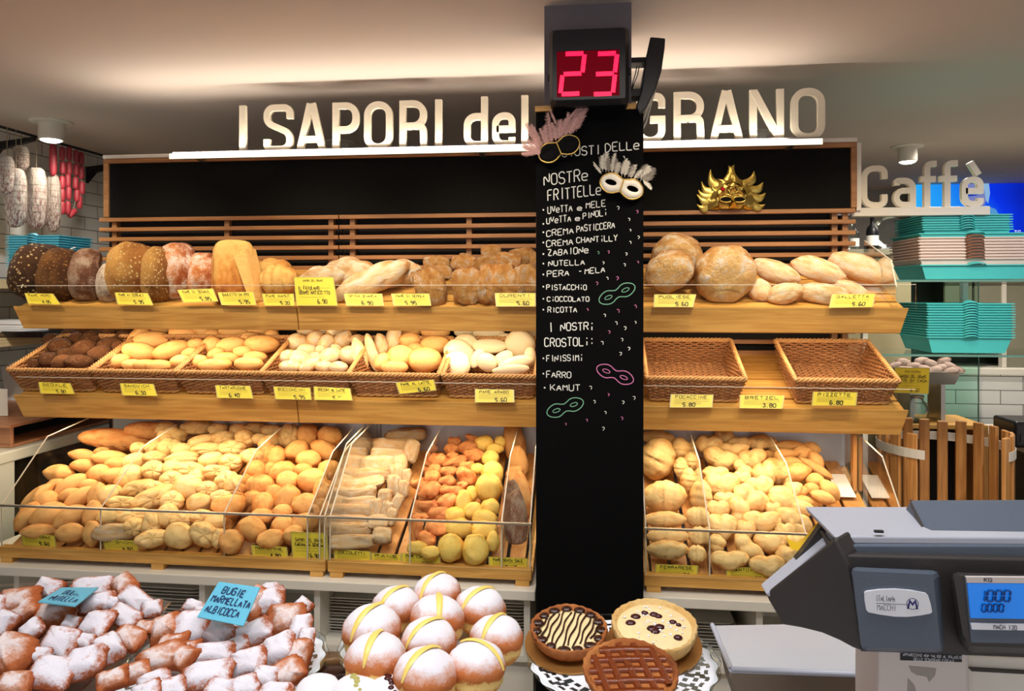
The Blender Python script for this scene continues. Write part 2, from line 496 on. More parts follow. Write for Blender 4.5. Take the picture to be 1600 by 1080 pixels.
# ------------------------------------------------------------------ handwriting
GL = {'A': '002640 1232', 'B': '0006364533 03334230 0030', 'C': '45361605011030 3041', 'D': '00062644422000', 'E': '46060040 0333', 'F': '460600 0333',
 'G': '453616050110304143 4323', 'H': '0006 4046 0343', 'I': '2026', 'J': '4641301001', 'K': '0006 4602 1340', 'L': '060040', 'M': '0006234640', 'N': '00064046',
 'O': '160501103041453616', 'P': '00063645443303', 'Q': '160501103041453616 2240', 'R': '00063645443303 2340', 'S': '4536160504133342413010 1001', 'T': '0646 2620',
 'U': '060110304146', 'V': '062046', 'W': '0610233046', 'X': '0046 0640', 'Y': '062346 2320', 'Z': '06460040',
 '0': '160501103041453616', '1': '152620', '2': '0516364544 440040', '3': '064623 23334241301001', '4': '360242 3430', '5': '46060333424130 3010',
 '6': '361605011030414233 3302', '7': '064610', '8': '13040516364544331302011030414233', '9': '1030414536160504134 3'.replace(' ', ''), ',': '2110', '.': '2021', ':': '2122 2425',
 '-': '1333', 'e': '024243341403011040', 'i': '2023 2526', 'l': '2620', 'd': '4640 43341403011030 3041', 'a': '4440 43341403011030 3041', 'p': '00040 0'.replace(' ', '')+' 04344342 423202'.replace(' 42', '42') , '*': '2233', '!': '2622 2021'}
def text_width(t, h, sp=1.5): return len(t)*(4+sp)*h/6*0.72
def write(mb, t, o, ex, ey, h, w, sp=1.5, wob=0.25, width=None, rnd=None, slope=0.0):
    """single-stroke lettering: t on the plane (o, ex, ey), letter height h, pen width w"""
    rnd = rnd or R
    x = 0.0; k = h/6; kx = k*0.72
    if width: kx = width/max(1, len(t)*(4+sp)-sp)
    for ch in t:
        if ch != ' ' and ch in GL:
            dy = rnd.uniform(-wob, wob); sc = 1+rnd.uniform(-wob, wob)*0.25
            for st in GL[ch].split():
                pts = [((x+int(st[i]))*kx+rnd.uniform(-wob, wob)*kx*0.5, (int(st[i+1])*sc+dy+rnd.uniform(-wob, wob)*0.4)*k+slope*(x+int(st[i]))*kx) for i in range(0, len(st)-1, 2)]
                if len(pts) > 2: pts = round_path(pts, k*0.9, False, 3)
                mb.ribbon(pts, w, o, ex, ey)
        x += 4+sp if ch not in 'Iil,.:' else 3.2+sp
    return mb

# ------------------------------------------------------------------ unit bread shapes (radius 1 along each axis)
def shape(fn, nu=28, nv=16, disp=0.05, ds=1.6, seed=0.0, flat=0.0):
    vs, fs = sphere_grid(nu, nv)
    out = []
    for v in vs:
        p = fn(v)
        k = 1+disp*vn(v, ds, seed)+disp*0.4*vn(v, ds*2.7, seed+5)
        p = Vector(p)*k
        if flat and p.z < -flat: p.z = -flat+(p.z+flat)*0.15
        out.append(p)
    return MB().add(out, fs, True)
def sgn(a, e): return math.copysign(abs(a)**e, a)
def sup(v, ex, ez):
    """superellipsoid from a unit sphere point, ex squares the outline, ez the section"""
    r = math.hypot(v.x, v.y)
    if r < 1e-6: return Vector((0, 0, v.z))
    c, s_ = v.x/r, v.y/r
    rr = r**ez
    return Vector((sgn(c, ex)*rr, sgn(s_, ex)*rr, sgn(v.z, ez)))
def f_oval(v): return Vector((v.x, v.y*(1-0.06*v.x), v.z))
def f_olive(v): return Vector((v.x*1.02, v.y*(1-v.x*v.x)**0.12*(1-0.10*v.x*v.x), v.z*(1-v.x*v.x)**0.12))
def f_round(v): return sup(v, 1.0, 0.85)
def f_slab(v): return sup(v, 0.55, 0.6)
def f_block(v): return sup(v, 0.45, 0.45)
def f_knob(v):
    t = math.atan2(v.y, v.x); g = min(1.0, abs(math.sin(t*2.5+1.3*v.z))*1.9)
    k = 1.03-0.26*(1-g)*(0.25+0.75*max(0, v.z))*(1 if v.z > -0.4 else 0.3)-0.16*max(0, v.z-0.86)/0.14
    return v*k
def f_nug(v):
    k = 0.80+0.24*abs(v.x)**1.5+0.10*math.sin(3*math.atan2(v.z, v.y)+v.x*4)
    return Vector((v.x, v.y*k, v.z*k))
def f_coil(v):
    t = math.atan2(v.z, v.y); ph = (v.x*2.1+t/(2*PI)) % 1.0
    k = 1-0.20*(1-min(1, ph*4))-0.09*ph
    e = 1-0.15*v.x*v.x
    return Vector((v.x, v.y*k*e, v.z*k*e))
def f_twist(v):
    t = math.atan2(v.z, v.y); s = abs(math.sin(v.x*3.0+t*0.5))
    k = 0.74+0.32*s**0.6
    bend = 0.28*(v.x*v.x-0.4)
    return Vector((v.x, v.y*k+bend, v.z*k))
def f_spind(v): return Vector((v.x*1.05, v.y*(1-v.x*v.x)**0.35, v.z*(1-v.x*v.x)**0.35))
def f_slash(v):
    k = 1.0
    if v.z > 0:
        u = (v.x*3.2+v.y*0.9) % 1.0
        g = math.exp(-((u-0.5)/0.16)**2)*min(1, v.z*2.2)*(1 if abs(v.x) < 0.85 else 0)
        k -= 0.13*g
    return Vector((v.x, v.y*k, v.z*k))
def f_boule(v): 
    p = sup(v, 1.0, 0.8)
    return p
UNIT = {}
def unit(kind, fn, n=3, mat=None, **kw):
    UNIT[kind] = [shape(fn, seed=3.1*i+len(UNIT)*1.7, **kw).mesh(kind, mat) for i in range(n)]

def in_view(mat, px, py, a, b, ang, p, kind, depth_k=0.9, roll=None, rnd=R, tilt=0.0):
    """object matrix for a roll whose outline in the photo is an ellipse a x b pixels, turned ang degrees"""
    s = px2m(p)
    d = (p-Vector((0, 0, EYE))).normalized()
    r = CAM_R-d*CAM_R.dot(d); r.normalize()
    u = r.cross(d); u.normalize()
    g = math.radians(ang)
    ax = r*math.cos(g)+u*math.sin(g)
    ay = -r*math.sin(g)+u*math.cos(g)
    if tilt: ax = (ax-d*math.sin(math.radians(tilt))).normalized()
    az = ax.cross(ay).normalized(); ay = az.cross(ax).normalized()
    ro = rnd.uniform(-0.5, 0.5) if roll is None else roll
    Y2 = ay*math.cos(ro)+az*math.sin(ro); Z2 = ax.cross(Y2)
    m3 = Matrix((ax, Y2, Z2)).transposed().to_4x4()
    m = Matrix.Translation(p) @ m3
    return m @ Matrix.Diagonal((a*s, b*s, b*s*depth_k, 1))
def put_roll(name, kind, mtx, label, cat, group, i=0):
    o = link(name, UNIT[kind][i % len(UNIT[kind])])
    o.matrix_world = mtx
    return tag(o, label, cat, group)
def rows(items, gap):
    """reading order of a heap: rows from the front (lowest in the picture) back, left to right"""
    s = sorted(range(len(items)), key=lambda i: -items[i][1])
    out = {}; row = []; rown = 0
    allrows = []
    for i in s:
        if row and items[row[0]][1]-items[i][1] > gap: allrows.append(row); row = []
        row.append(i)
    if row: allrows.append(row)
    for k, r_ in enumerate(allrows):
        r_.sort(key=lambda i: items[i][0])
        for j, i in enumerate(r_): out[i] = (k, j, len(r_))
    return out
def pos_words(k, j, n):
    rw = 'front row' if k == 0 else ORD[k]+' row up'
    if n == 1: return 'alone in '+rw
    if j == 0: return 'leftmost of '+rw
    if j == n-1: return 'rightmost of '+rw
    return ORD[j]+' from left, '+rw
# ------------------------------------------------------------------ the room
XL, XR, YB, YF = -3.15, 4.2, 6.6, -1.5
struct(MB().box((XL-0.1, YF, -0.1), (XR, YB, 0)).obj('floor', 'floor'))
struct(MB().box((XL-0.1, YF, CEIL), (XR, YB, CEIL+0.1)).obj('ceiling', 'ceiling'))
struct(MB().box((XL-0.1, YF, 0), (XL, YB, CEIL)).obj('wall_left', 'tile_y'))
struct(MB().box((XL-0.1, YB, 0), (XR+0.1, YB+0.1, CEIL)).obj('wall_back', 'wall'))
struct(MB().box((XR, YF, 0), (XR+0.1, YB, CEIL)).obj('wall_right', 'wall'))

# ------------------------------------------------------------------ the square pillar with its chalkboard
PY = 2.25
pl = MB().box((X(850, PY), PY+0.012, 0), (X(987, PY), PY+0.33, CEIL))
struct(pl.obj('trim_1', 'pillar'))
xa, xb = X(838, PY), X(1005, PY)
cb = thing('menu_chalkboard', 'tall black chalkboard on the pillar, handwritten with fritter flavours', 'chalkboard', ((xa+xb)/2, PY, 0.0))
def cbl(mb, name, mat, label=None):
    o = mb.obj(name, mat, cb, label=label); o.matrix_parent_inverse = Matrix.Translation((-(xa+xb)/2, -PY, 0)); return o
zt = at(900, 175, PY).z
cbl(MB().box((xa, PY-0.012, 0.0), (xb, PY+0.012, zt)), 'board', 'chalkboard')
cbl(MB().box((xa-0.002, PY-0.022, zt), (xb+0.002, PY+0.10, zt+0.016)), 'top_ledge', 'oak', 'light wooden ledge')
CH = {'chalk': MB(), 'chalk_pink': MB(), 'chalk_green': MB()}
def cw(t, px, py, h, wd, ang=0.0, w=0.0030, col='chalk', rnd=R):
    o = at(px, py, PY-0.0128); s = px2m(o)
    g = math.radians(ang)
    ex = Vector((math.cos(g), 0, math.sin(g))); ey = Vector((-math.sin(g)*0.2, 0, 1)).normalized()
    m_ = MB(); write(m_, t, o, ex, ey, h*s*0.80, w, width=wd*s, wob=0.25, rnd=rnd)
    if m_.v: cbl(m_, 'chalk_word', col)
rc = random.Random(3)
for t, x, y, h, wd, a in [('GIUSTI', 878, 245, 17, 62, 3), ('DELLe', 946, 238, 17, 52, 5), ('NOSTRe', 850, 290, 22, 68, 6), ('FRITTELLe', 856, 314, 21, 84, 6),
        ('UVeTTA', 856, 334, 13, 38, 6), ('e', 902, 329, 9, 7, 4), ('MELE', 916, 326, 12, 30, 6),
        ('UVeTTA', 854, 350, 12, 38, 6), ('e', 899, 345, 9, 7, 4), ('PINOLi', 911, 342, 12, 39, 8),
        ('CREMA', 854, 370, 12, 42, 7), ('PASTICCERA', 901, 363, 12, 60, 6), ('CREMA', 854, 386, 12, 41, 5), ('CHANTiLLy'.replace('y', 'Y'), 901, 380, 11, 64, 3),
        ('ZABAIONe', 856, 400, 12, 64, 4), ('NUTELLA', 857, 416, 10, 56, 2), ('PERA', 855, 433, 11, 34, 4), ('-', 903, 427, 8, 7, 0), ('MELA', 914, 428, 11, 31, 5),
        ('PISTACCHiO', 854, 453, 10, 64, 0), ('CiOCCOLATO', 855, 471, 9, 66, 0), ('RICOTTA', 856, 488, 10, 46, 0),
        ('I', 852, 519, 17, 18, 0), ('NOSTRi', 876, 517, 15, 52, 2), ('CROSTOLi:', 851, 542, 16, 78, 2), ('FINISSIMi', 854, 565, 12, 60, 2), ('FARRO', 854, 590, 12, 38, 0), ('KAMUT', 860, 610, 12, 46, 0)]:
    cw(t, x, y, h, wd, a, 0.0031 if h > 14 else 0.0025, rnd=rc)
for y in (328, 350, 363, 379, 397, 412, 429, 448, 467, 484, 560, 584, 606):
    x = 849 if y < 600 else 851
    o = at(x, y, PY-0.0128); CH['chalk'].ribbon([(0, -0.0022), (0, 0.0022)], 0.0044, o, (1, 0, 0), (0, 0, 1))
# confetti ticks and the three chalk masks
for x, y, c in [(966, 325, 'chalk'), (996, 331, 'chalk_pink'), (983, 343, 'chalk'), (985, 360, 'chalk'), (998, 371, 'chalk'), (985, 379, 'chalk'), (979, 397, 'chalk'), (935, 395, 'chalk_green'), (951, 394, 'chalk_pink'),
        (943, 411, 'chalk'), (976, 414, 'chalk'), (997, 410, 'chalk_pink'), (949, 435, 'chalk'), (965, 435, 'chalk_pink'), (933, 443, 'chalk_pink'), (918, 484, 'chalk_pink'), (966, 486, 'chalk_pink'), (993, 479, 'chalk_pink'),
        (945, 493, 'chalk'), (963, 505, 'chalk'), (977, 513, 'chalk'), (993, 504, 'chalk'), (952, 519, 'chalk_pink'), (941, 536, 'chalk'), (972, 531, 'chalk'), (983, 545, 'chalk'), (970, 553, 'chalk'), (923, 606, 'chalk'),
        (951, 617, 'chalk_pink'), (929, 628, 'chalk'), (974, 629, 'chalk'), (991, 622, 'chalk'), (946, 645, 'chalk'), (972, 654, 'chalk_pink'), (917, 657, 'chalk_pink'), (884, 663, 'chalk_pink'), (943, 670, 'chalk'), (975, 246, 'chalk')]:
    o = at(x, y, PY-0.0128); k = rc.uniform(0.0036, 0.0062)
    pts = [(-k*0.7, k*0.7), (k*0.3, k*0.9), (k*0.5, 0), (rc.uniform(-0.5, 0.5)*k, -k*0.9)]
    CH[c].ribbon(round_path(pts, k*0.5, False, 3), 0.0019, o, (1, 0, 0), (0, 0, 1))
for x, y, a, c in [(964, 459, 24, 'chalk_green'), (961, 585, -20, 'chalk_pink'), (883, 637, 20, 'chalk_green')]:
    o = at(x, y, PY-0.0128); s = px2m(o)*30; g = math.radians(a)
    ex = (math.cos(g), 0, math.sin(g)); ey = (-math.sin(g), 0, math.cos(g))
    p8 = []
    for i in range(40):
        t = 2*PI*i/40; r = 0.42*(1-0.55*math.exp(-(math.cos(t)/0.32)**2))
        p8.append((math.cos(t)*s, math.sin(t)*s*r/0.6 if False else math.sin(t)*r*s))
    CH[c].ribbon(p8, 0.0028, o, ex, ey, closed=True)
    for sx in (-1, 1):
        e = [(sx*0.48*s+0.2*s*math.cos(2*PI*i/16), 0.09*s*math.sin(2*PI*i/16)) for i in range(16)]
        CH[c].ribbon(e, 0.0022, o, ex, ey, closed=True)
for c, nm, lb in (('chalk', 'chalk_ticks', 'white chalk ticks and bullets'), ('chalk_pink', 'chalk_drawing', 'pink chalk mask and confetti'), ('chalk_green', 'chalk_drawing', 'green chalk masks')):
    cbl(CH[c], nm, c, lb)

# queue display on the pillar above the board
dx0, dx1 = X(858, PY-0.10), X(983, PY-0.10)
z0, z1 = at(920, 163, PY-0.10).z, at(920, 42, PY-0.10).z
dc = ((dx0+dx1)/2, PY-0.10, z0)
qd = thing('queue_display', 'dark blue queue number display with glowing red digits 23 on the pillar', 'number display', dc)
def qo(mb, n, m, l=None):
    o = mb.obj(n, m, qd, label=l); o.matrix_parent_inverse = Matrix.Translation(Vector(dc)*-1); return o
w, h = dx1-dx0, z1-z0
def rrect(x0, z0, x1, z1, r, y, bulge=0.0):
    P = round_path([(x0, z0), (x1, z0), (x1, z1), (x0, z1)], r, True, 5)
    return [(p[0], y, p[1]) for p in P]
b = MB().loft([rrect(dx0, z0, dx1, z1, 0.016, PY+0.012), rrect(dx0, z0, dx1, z1, 0.016, PY-0.085), rrect(dx0+0.01, z0+0.01, dx1-0.01, z1-0.008, 0.014, PY-0.103)], smooth=False)
qo(b, 'housing', 'navy')
fx0, fx1, fz0, fz1 = X(870, PY-0.105), X(968, PY-0.105), at(900, 152, PY-0.105).z, at(900, 80, PY-0.105).z
b = MB()
for (a0, b0, a1, b1) in [(dx0+0.012, z0+0.012, fx0, z1-0.012), (fx1, z0+0.012, dx1-0.012, z1-0.012), (fx0, z0+0.012, fx1, fz0), (fx0, fz1, fx1, z1-0.012)]:
    b.box((a0, PY-0.110, b0), (a1, PY-0.1025, b1))
qo(b, 'bezel', 'navy_bezel')
qo(MB().box((fx0, PY-0.1055, fz0), (fx1, PY-0.1025, fz1)), 'red_window', 'red_dark', 'dark red window')
def seg7(mb, cx, cz, wd, ht, on, y, sl=0.10, w=0.0125):
    hx, hz = wd/2, ht/2
    S = {'a': [(-hx, hz), (hx, hz)], 'd': [(-hx, -hz), (hx, -hz)], 'g': [(-hx, 0), (hx, 0)], 'b': [(hx, hz), (hx, 0)], 'c': [(hx, 0), (hx, -hz)], 'f': [(-hx, hz), (-hx, 0)], 'e': [(-hx, 0), (-hx, -hz)]}
    for s in on:
        (xa_, za_), (xb_, zb_) = S[s]
        d = Vector((xb_-xa_, zb_-za_)); d = d.normalized()*min(0.0035, d.length*0.10)
        p = [(xa_+d.x+za_*sl, za_+d.y), (xb_-d.x+zb_*sl, zb_-d.y)]
        mb.ribbon(p, w, (cx, y, cz), (1, 0, 0), (0, 0, 1), (0, -1, 0), 0.002)
for cx, on in ((894.5, 'abged'), (945, 'abgcd')):
    b = MB(); c = at(cx, 115.5, PY-0.1055)
    seg7(b, c.x, c.z, 0.058, 0.116, on, PY-0.1056)
    qo(b, 'digit', 'red_led')
qo(MB().box((dx0-0.008, PY-0.05, z0+0.09), (dx0, PY-0.03, z0+0.105)), 'side_knob', 'navy')
b = MB().box((dx1, PY-0.05, z0+0.10), (dx1+0.008, PY-0.03, z0+0.118))
qo(b, 'side_knob', 'navy')
# the second display, seen edge-on, on a bracket at the pillar's right side
Y2 = PY+0.02
sd = thing('side_display', 'black wedge shaped second display seen edge-on, bracketed to the pillar', 'number display', at(1003, 160, Y2))
def so(mb, n, m, l=None):
    o = mb.obj(n, m, sd, label=l); o.matrix_parent_inverse = Matrix.Translation(at(1003, 160, Y2)*-1); return o
prof = [at(x, y, Y2) for x, y in [(1014, 68), (1037, 70), (1036, 84), (1031, 120), (1022, 148), (1008, 176), (998, 186), (992, 175), (1000, 150), (1007, 100)]]
bevel(so(MB().prism([p+Vector((0, -0.06, 0)) for p in prof][::-1], (0, 0.22, 0)), 'housing', 'navy'), 0.004)
b = MB()
p0, p1 = at(985, 90, Y2), at(1012, 97, Y2)
b.box((p0.x, Y2, p1.z), (p1.x, Y2+0.06, p0.z))
so(b, 'bracket', 'navy'); b = MB()
p0, p1 = at(985, 139, Y2), at(1002, 150, Y2)
b.box((p0.x, Y2, p1.z), (p1.x, Y2+0.06, p0.z))
so(b, 'bracket', 'navy')
so(MB().tube([at(x, y, Y2-0.01) for x, y in [(995, 103), (993, 115), (989, 128), (987, 140)]], 0.0016, 5).tube([at(x, y, Y2-0.01) for x, y in [(999, 103), (996, 118), (991, 130), (987, 142)]], 0.0016, 5), 'wire', 'iron')
so(MB().tube([at(x, y, Y2+0.1) for x, y in [(1020, 150), (1017, 163), (1014, 175), (1010, 190), (1005, 200), (1002, 205)]], 0.003, 6), 'cable', 'cable_white', 'white cable')

# ------------------------------------------------------------------ bread wall: shelving units
T22 = math.tan(math.radians(22)); C22, S22 = math.cos(math.radians(22)), math.sin(math.radians(22))
YS, YW = 2.60, 3.0              # fascia front, slat front
SH_Z = (-0.046, -0.388)         # top edge of the two fascias, relative to the eye
XM = [(-2.235, -1.099), (-1.095, -0.03), (-0.026, 1.034)]
XW = [(-2.155, -1.083), (-1.079, -0.04), (-0.036, 0.985)]
WHERE = ['left', 'middle', 'right']
LBL = ['left wooden shelving unit, with dark seeded loaves on its top shelf', 'middle wooden shelving unit left of the pillar, with floury plaits on top', 'right wooden shelving unit beside the pillar, holding two empty baskets']
units = []
for k in range(3):
    (xa, xb), (wa, wb) = XM[k], XW[k]
    un = thing('shelving_unit', LBL[k], 'shelving', ((wa+wb)/2, YW+0.05, 0))
    off = Matrix.Translation((-(wa+wb)/2, -YW-0.05, 0))
    units.append((un, off))
    def uo(mb, n, m, l=None, p=un):
        o = mb.obj(n, m, p, label=l)
        if p is un: o.matrix_parent_inverse = off
        return o
    # slatted back
    for i in range(16):
        zc = EYE+0.326-0.0428*i
        if EYE+zc < 0: break
        bevel(uo(MB().box((wa-(0.012 if k == 0 else 0), YW, zc-0.0085), (wb+(0.012 if k == 2 else 0), YW+0.022, zc+0.0085)), 'slat', 'slat'), 0.0015, 1)
    ups = {0: (wa+0.045, (wa+wb)/2+0.03, wb-0.04), 1: (wa+0.05, (wa+wb)/2+0.03, wb-0.2), 2: (wa+0.05, wb-0.06, wb-0.02)}[k]
    for x in ups:
        uo(MB().box((x-0.011, YW+0.022, 0.6), (x+0.011, YW+0.05, EYE+0.335)), 'upright', 'slat')
    uo(MB().box((wa, YW+0.052, 0.0), (wb, YW+0.072, EYE+0.335)), 'back_panel', 'dark_gap', 'dark panel behind the slats')
    for n_, zs in enumerate(SH_Z):
        z = EYE+zs; xi = 0.012
        l_ = 0.02 if k == 0 else 0; r_ = 0.02 if k == 2 else 0
        # fascia: slightly leaning board, its outer end cut slanting
        P = [(xa, YS, z), (xb, YS, z), (xb-r_*1.0, YS+0.020, z-0.086), (xa+l_*1.0+(0.008 if k == 0 else 0), YS+0.020, z-0.086)]
        f = uo(MB().prism(P, (0, 0.018, 0)), 'fascia', 'oak')
        bevel(f, 0.0015, 1)
        # sloping tray of slats
        b = MB()
        for q in range(6):
            a0 = 0.022+q*0.072; a1 = a0+0.058
            P = [(xa+0.006, YS+a0*C22, z-0.012+a0*S22), (xb-0.006, YS+a0*C22, z-0.012+a0*S22), (xb-0.006, YS+a1*C22, z-0.012+a1*S22), (xa+0.006, YS+a1*C22, z-0.012+a1*S22)]
            b.prism(P, (0, S22*0.016, -C22*0.016))
        uo(b, 'tray_slats', 'oak')
        # brackets carrying the tray
        for x in (xa+0.03, xb-0.03):
            uo(MB().prism([(x-0.008, YS+0.03, z-0.03), (x-0.008, YS+0.03, z-0.07), (x-0.008, YW, z-0.03), (x-0.008, YW, z+0.12)], (0.016, 0, 0)), 'bracket', 'oak_dark')
        # acrylic guard in front with polished edge
        ge = 0.006
        x0, x1 = xa+(0.02 if k == 0 else 0.004), xb+(0.02 if k == 2 else -0.004)
        gz = z+0.078-(0.0 if n_ == 0 else 0.008)
        g = uo(MB().box((x0, YS-0.004, z-0.01), (x1, YS-0.001, gz)), 'acrylic_guard', 'acrylic', 'clear acrylic guard')
        uo(MB().box((x0, YS-0.0045, gz), (x1, YS-0.0005, gz+0.002)), 'polished_edge', 'glass_edge', None, g)
        # light channel below the fascia
        c = uo(MB().box((max(xa, -2.2)+0.02, YS+0.045, z-0.086), (xb-0.02, YS+0.085, z-0.079)), 'light_channel', 'alu')
# sloping acrylic end panel at the top shelf's right end and left end
for k, xe in ((2, XM[2][1]-0.04), (0, XM[0][0]+0.03)):
    un, off = units[k]
    for zs in SH_Z[:1]:
        z = EYE+zs
        P = [(xe, YS+0.005, z), (xe, YS+0.005, z+0.07), (xe, YS+0.05, z+0.16), (xe, YS+0.30, z+0.245), (xe, YS+0.32, z+0.14)]
        o = MB().prism(P, (0.004, 0, 0)).obj('end_panel', 'acrylic', un); o.matrix_parent_inverse = off
        q = MB()
        for a, b_ in ((1, 2), (2, 3)):
            q.prism([Vector(P[a])+Vector((-0.0005, 0, 0)), Vector(P[b_])+Vector((-0.0005, 0, 0)), Vector(P[b_])+Vector((-0.0005, 0.001, 0.003)), Vector(P[a])+Vector((-0.0005, 0.001, 0.003))], (0.005, 0, 0))
        e = q.obj('polished_edge', 'glass_edge', o)

# ------------------------------------------------------------------ long blackboard above the slats, with the light strip on it
za, zb = at(600, 334, YW).z, at(600, 246, YW).z
xa, xb = XW[0][0]+0.03, XW[2][1]-0.005
sb = thing('wall_blackboard', 'long black sign board in a thin wooden frame above the slatted back', 'board', ((xa+xb)/2, YW+0.04, za))
o_ = Matrix.Translation((-(xa+xb)/2, -YW-0.04, -za))
def bo(mb, n, m, l=None):
    o = mb.obj(n, m, sb, label=l); o.matrix_parent_inverse = o_; return o
bo(MB().box((xa, YW+0.012, za), (xb, YW+0.03, zb)), 'panel', 'black')
b = MB().box((xa-0.022, YW, zb), (xb+0.022, YW+0.05, zb+0.020)).box((xa-0.022, YW, za), (xa, YW+0.05, zb)).box((xb, YW, za), (xb+0.022, YW+0.05, zb))
bevel(bo(b, 'frame', 'slat', 'thin wooden frame'), 0.0015, 1)
bo(MB().box((xa-0.022, YW-0.002, zb+0.0205), (xb+0.022, YW+0.09, zb+0.036)).box((xb+0.0225, YW+0.008, za-0.01), (xb+0.040, YW+0.09, zb+0.018)), 'white_trim', 'white_paint', 'white edge strip')
LZ = EYE+0.578
lx0, lx1 = X(265, 2.90), X(1285, 2.90)
ls = thing('light_bar', 'long glowing light bar along the top of the sign board', 'lamp', ((lx0+lx1)/2, 2.90, zb+0.036))
o_ = Matrix.Translation((-(lx0+lx1)/2, -2.90, -(zb+0.036)))
def lo(mb, n, m, l=None):
    o = mb.obj(n, m, ls, label=l); o.matrix_parent_inverse = o_; return o
lo(MB().box((lx0, 2.897, LZ-0.012), (lx1, 2.901, LZ+0.010)), 'diffuser', 'led', 'glowing diffuser')
lo(MB().box((lx0, 2.903, LZ-0.012), (lx1, 2.923, LZ+0.002)).box((lx0, 2.920, LZ+0.002), (lx1, 2.923, LZ+0.020)), 'profile', 'pillar')  # raised rear lip added to cut the strip's light off the ceiling behind
b = MB()
for x in (lx0+0.1, (lx0+lx1)/2, lx1-0.1): b.box((x-0.01, 2.93, zb+0.030), (x+0.01, 3.02, LZ-0.010))
lo(b, 'support', 'alu')

# ------------------------------------------------------------------ raised lettering
def glyph(ch, w, xh=0.70):
    """centre-line paths for a condensed sans: cap height 1, total width w, pen p"""
    p = 0.135; a, b = p/2, w-p/2; t, l = 1-p/2, p/2; r = min((b-a)/2, 0.22); m = 0.5
    th = xh-p/2
    rp = round_path
    if ch == 'I': return [[(w/2, 0), (w/2, 1)]]
    if ch == 'l': return [[(w/2, 0), (w/2, 1.03)]]
    if ch == 'O': return ['c', rp([(a, l), (b, l), (b, t), (a, t)], r, True)]
    if ch == 'S': return [rp([(b, 0.70), (b, t), (a, t), (a, 0.62), (b, 0.40), (b, l), (a, l), (a, 0.28)], [0, r, r, r*0.8, r*0.8, r, r, 0])]
    if ch == 'A': return [[(0.06, 0), (w/2-0.02, 1)], [(w-0.06, 0), (w/2+0.02, 1)], [(w*0.22, 0.26), (w*0.78, 0.26)]]
    if ch == 'P': return [[(a, 0), (a, 1)], rp([(a, t), (b, t), (b, 0.44), (a, 0.44)], [0, r, r, 0])]
    if ch == 'R': return [[(a, 0), (a, 1)], rp([(a, t), (b, t), (b, 0.48), (a, 0.48)], [0, r, r, 0]), rp([(w*0.45, 0.48), (b-0.01, 0.48), (b, 0.3), (b+0.01, 0)], [0, r*0.7, 0.05, 0])]
    if ch == 'N': return [[(a, 0), (a, 1)], [(b, 0), (b, 1)], [(a+0.01, 0.97), (b-0.01, 0.03)]]
    if ch == 'G': return [rp([(b, 0.70), (b, t), (a, t), (a, l), (b, l), (b, 0.48), (w*0.5, 0.48)], [0, r, r, r, r, 0, 0])]
    if ch == 'C': return [rp([(b, 0.68), (b, t), (a, t), (a, l), (b, l), (b, 0.32)], [0, r, r, r, r, 0])]
    if ch == 'd': return [[(b, 0), (b, 1.03)], rp([(b, th), (a, th), (a, l), (b, l)], [0, r, r, 0])]
    if ch in 'e\u00e8':
        o = [rp([(a+0.02, 0.37), (b, 0.37), (b, th), (a, th), (a, l), (b, l), (b, 0.20)], [0, 0, r, r, r, r, 0])]
        if ch != 'e': o.append([(w*0.40, 1.04), (w*0.78, 0.74)])
        return o
    if ch == 'a': return [rp([(a+0.01, 0.52), (a, th), (b, th), (b, 0)], [0, r, r, 0]), rp([(b, 0.40), (a, 0.40), (a, l), (b, l)], [0, r*0.9, r*0.9, 0])]
    if ch == 'f': return [rp([(w*0.42, 0), (w*0.42, 1.02), (w, 1.02)], [0, r, 0]), [(0.0, 0.66), (w*0.95, 0.66)]]
sl = thing('raised_lettering', 'large cream raised letters reading I SAPORI del GRANO above the light bar', 'sign', (-0.6, 2.955, LZ))
o_ = Matrix.Translation((0.6, -2.955, -LZ))
LY = 2.955
def letters(seq, Yl, base_px, hgt, root, off, thick=0.02):
    for ch, x0, x1 in seq:
        bx0, bx1 = X(x0, Yl), X(x1, Yl)
        g = glyph(ch, (bx1-bx0)/hgt)
        b = MB()
        cl = False; k_ = 0
        for path in g:
            if path == 'c': cl = True; continue
            b.ribbon([(p[0]*hgt, p[1]*hgt) for p in path], 0.135*hgt, (bx0, Yl, base_px), (1, 0, 0), (0, 0, 1), (0, -1, 0), thick+0.0006*k_, closed=cl); k_ += 1
        o = b.obj('letter', 'sign', root); o.matrix_parent_inverse = off
letters([('I', 373, 391), ('S', 415, 460), ('A', 466, 511), ('P', 522, 563), ('O', 571, 615), ('R', 626, 668), ('I', 679, 694), ('d', 726, 763), ('e', 770, 806), ('l', 813, 828),
         ('G', 992, 1039), ('R', 1052, 1099), ('A', 1108, 1160), ('N', 1170, 1223), ('O', 1234, 1287)], LY, EYE+0.590, 0.200, sl, o_)
b = MB().box((X(373, LY), LY-0.01, EYE+0.582), (X(1287, LY), LY+0.0, EYE+0.5895))
o = b.obj('base_rail', 'sign', sl); o.matrix_parent_inverse = o_
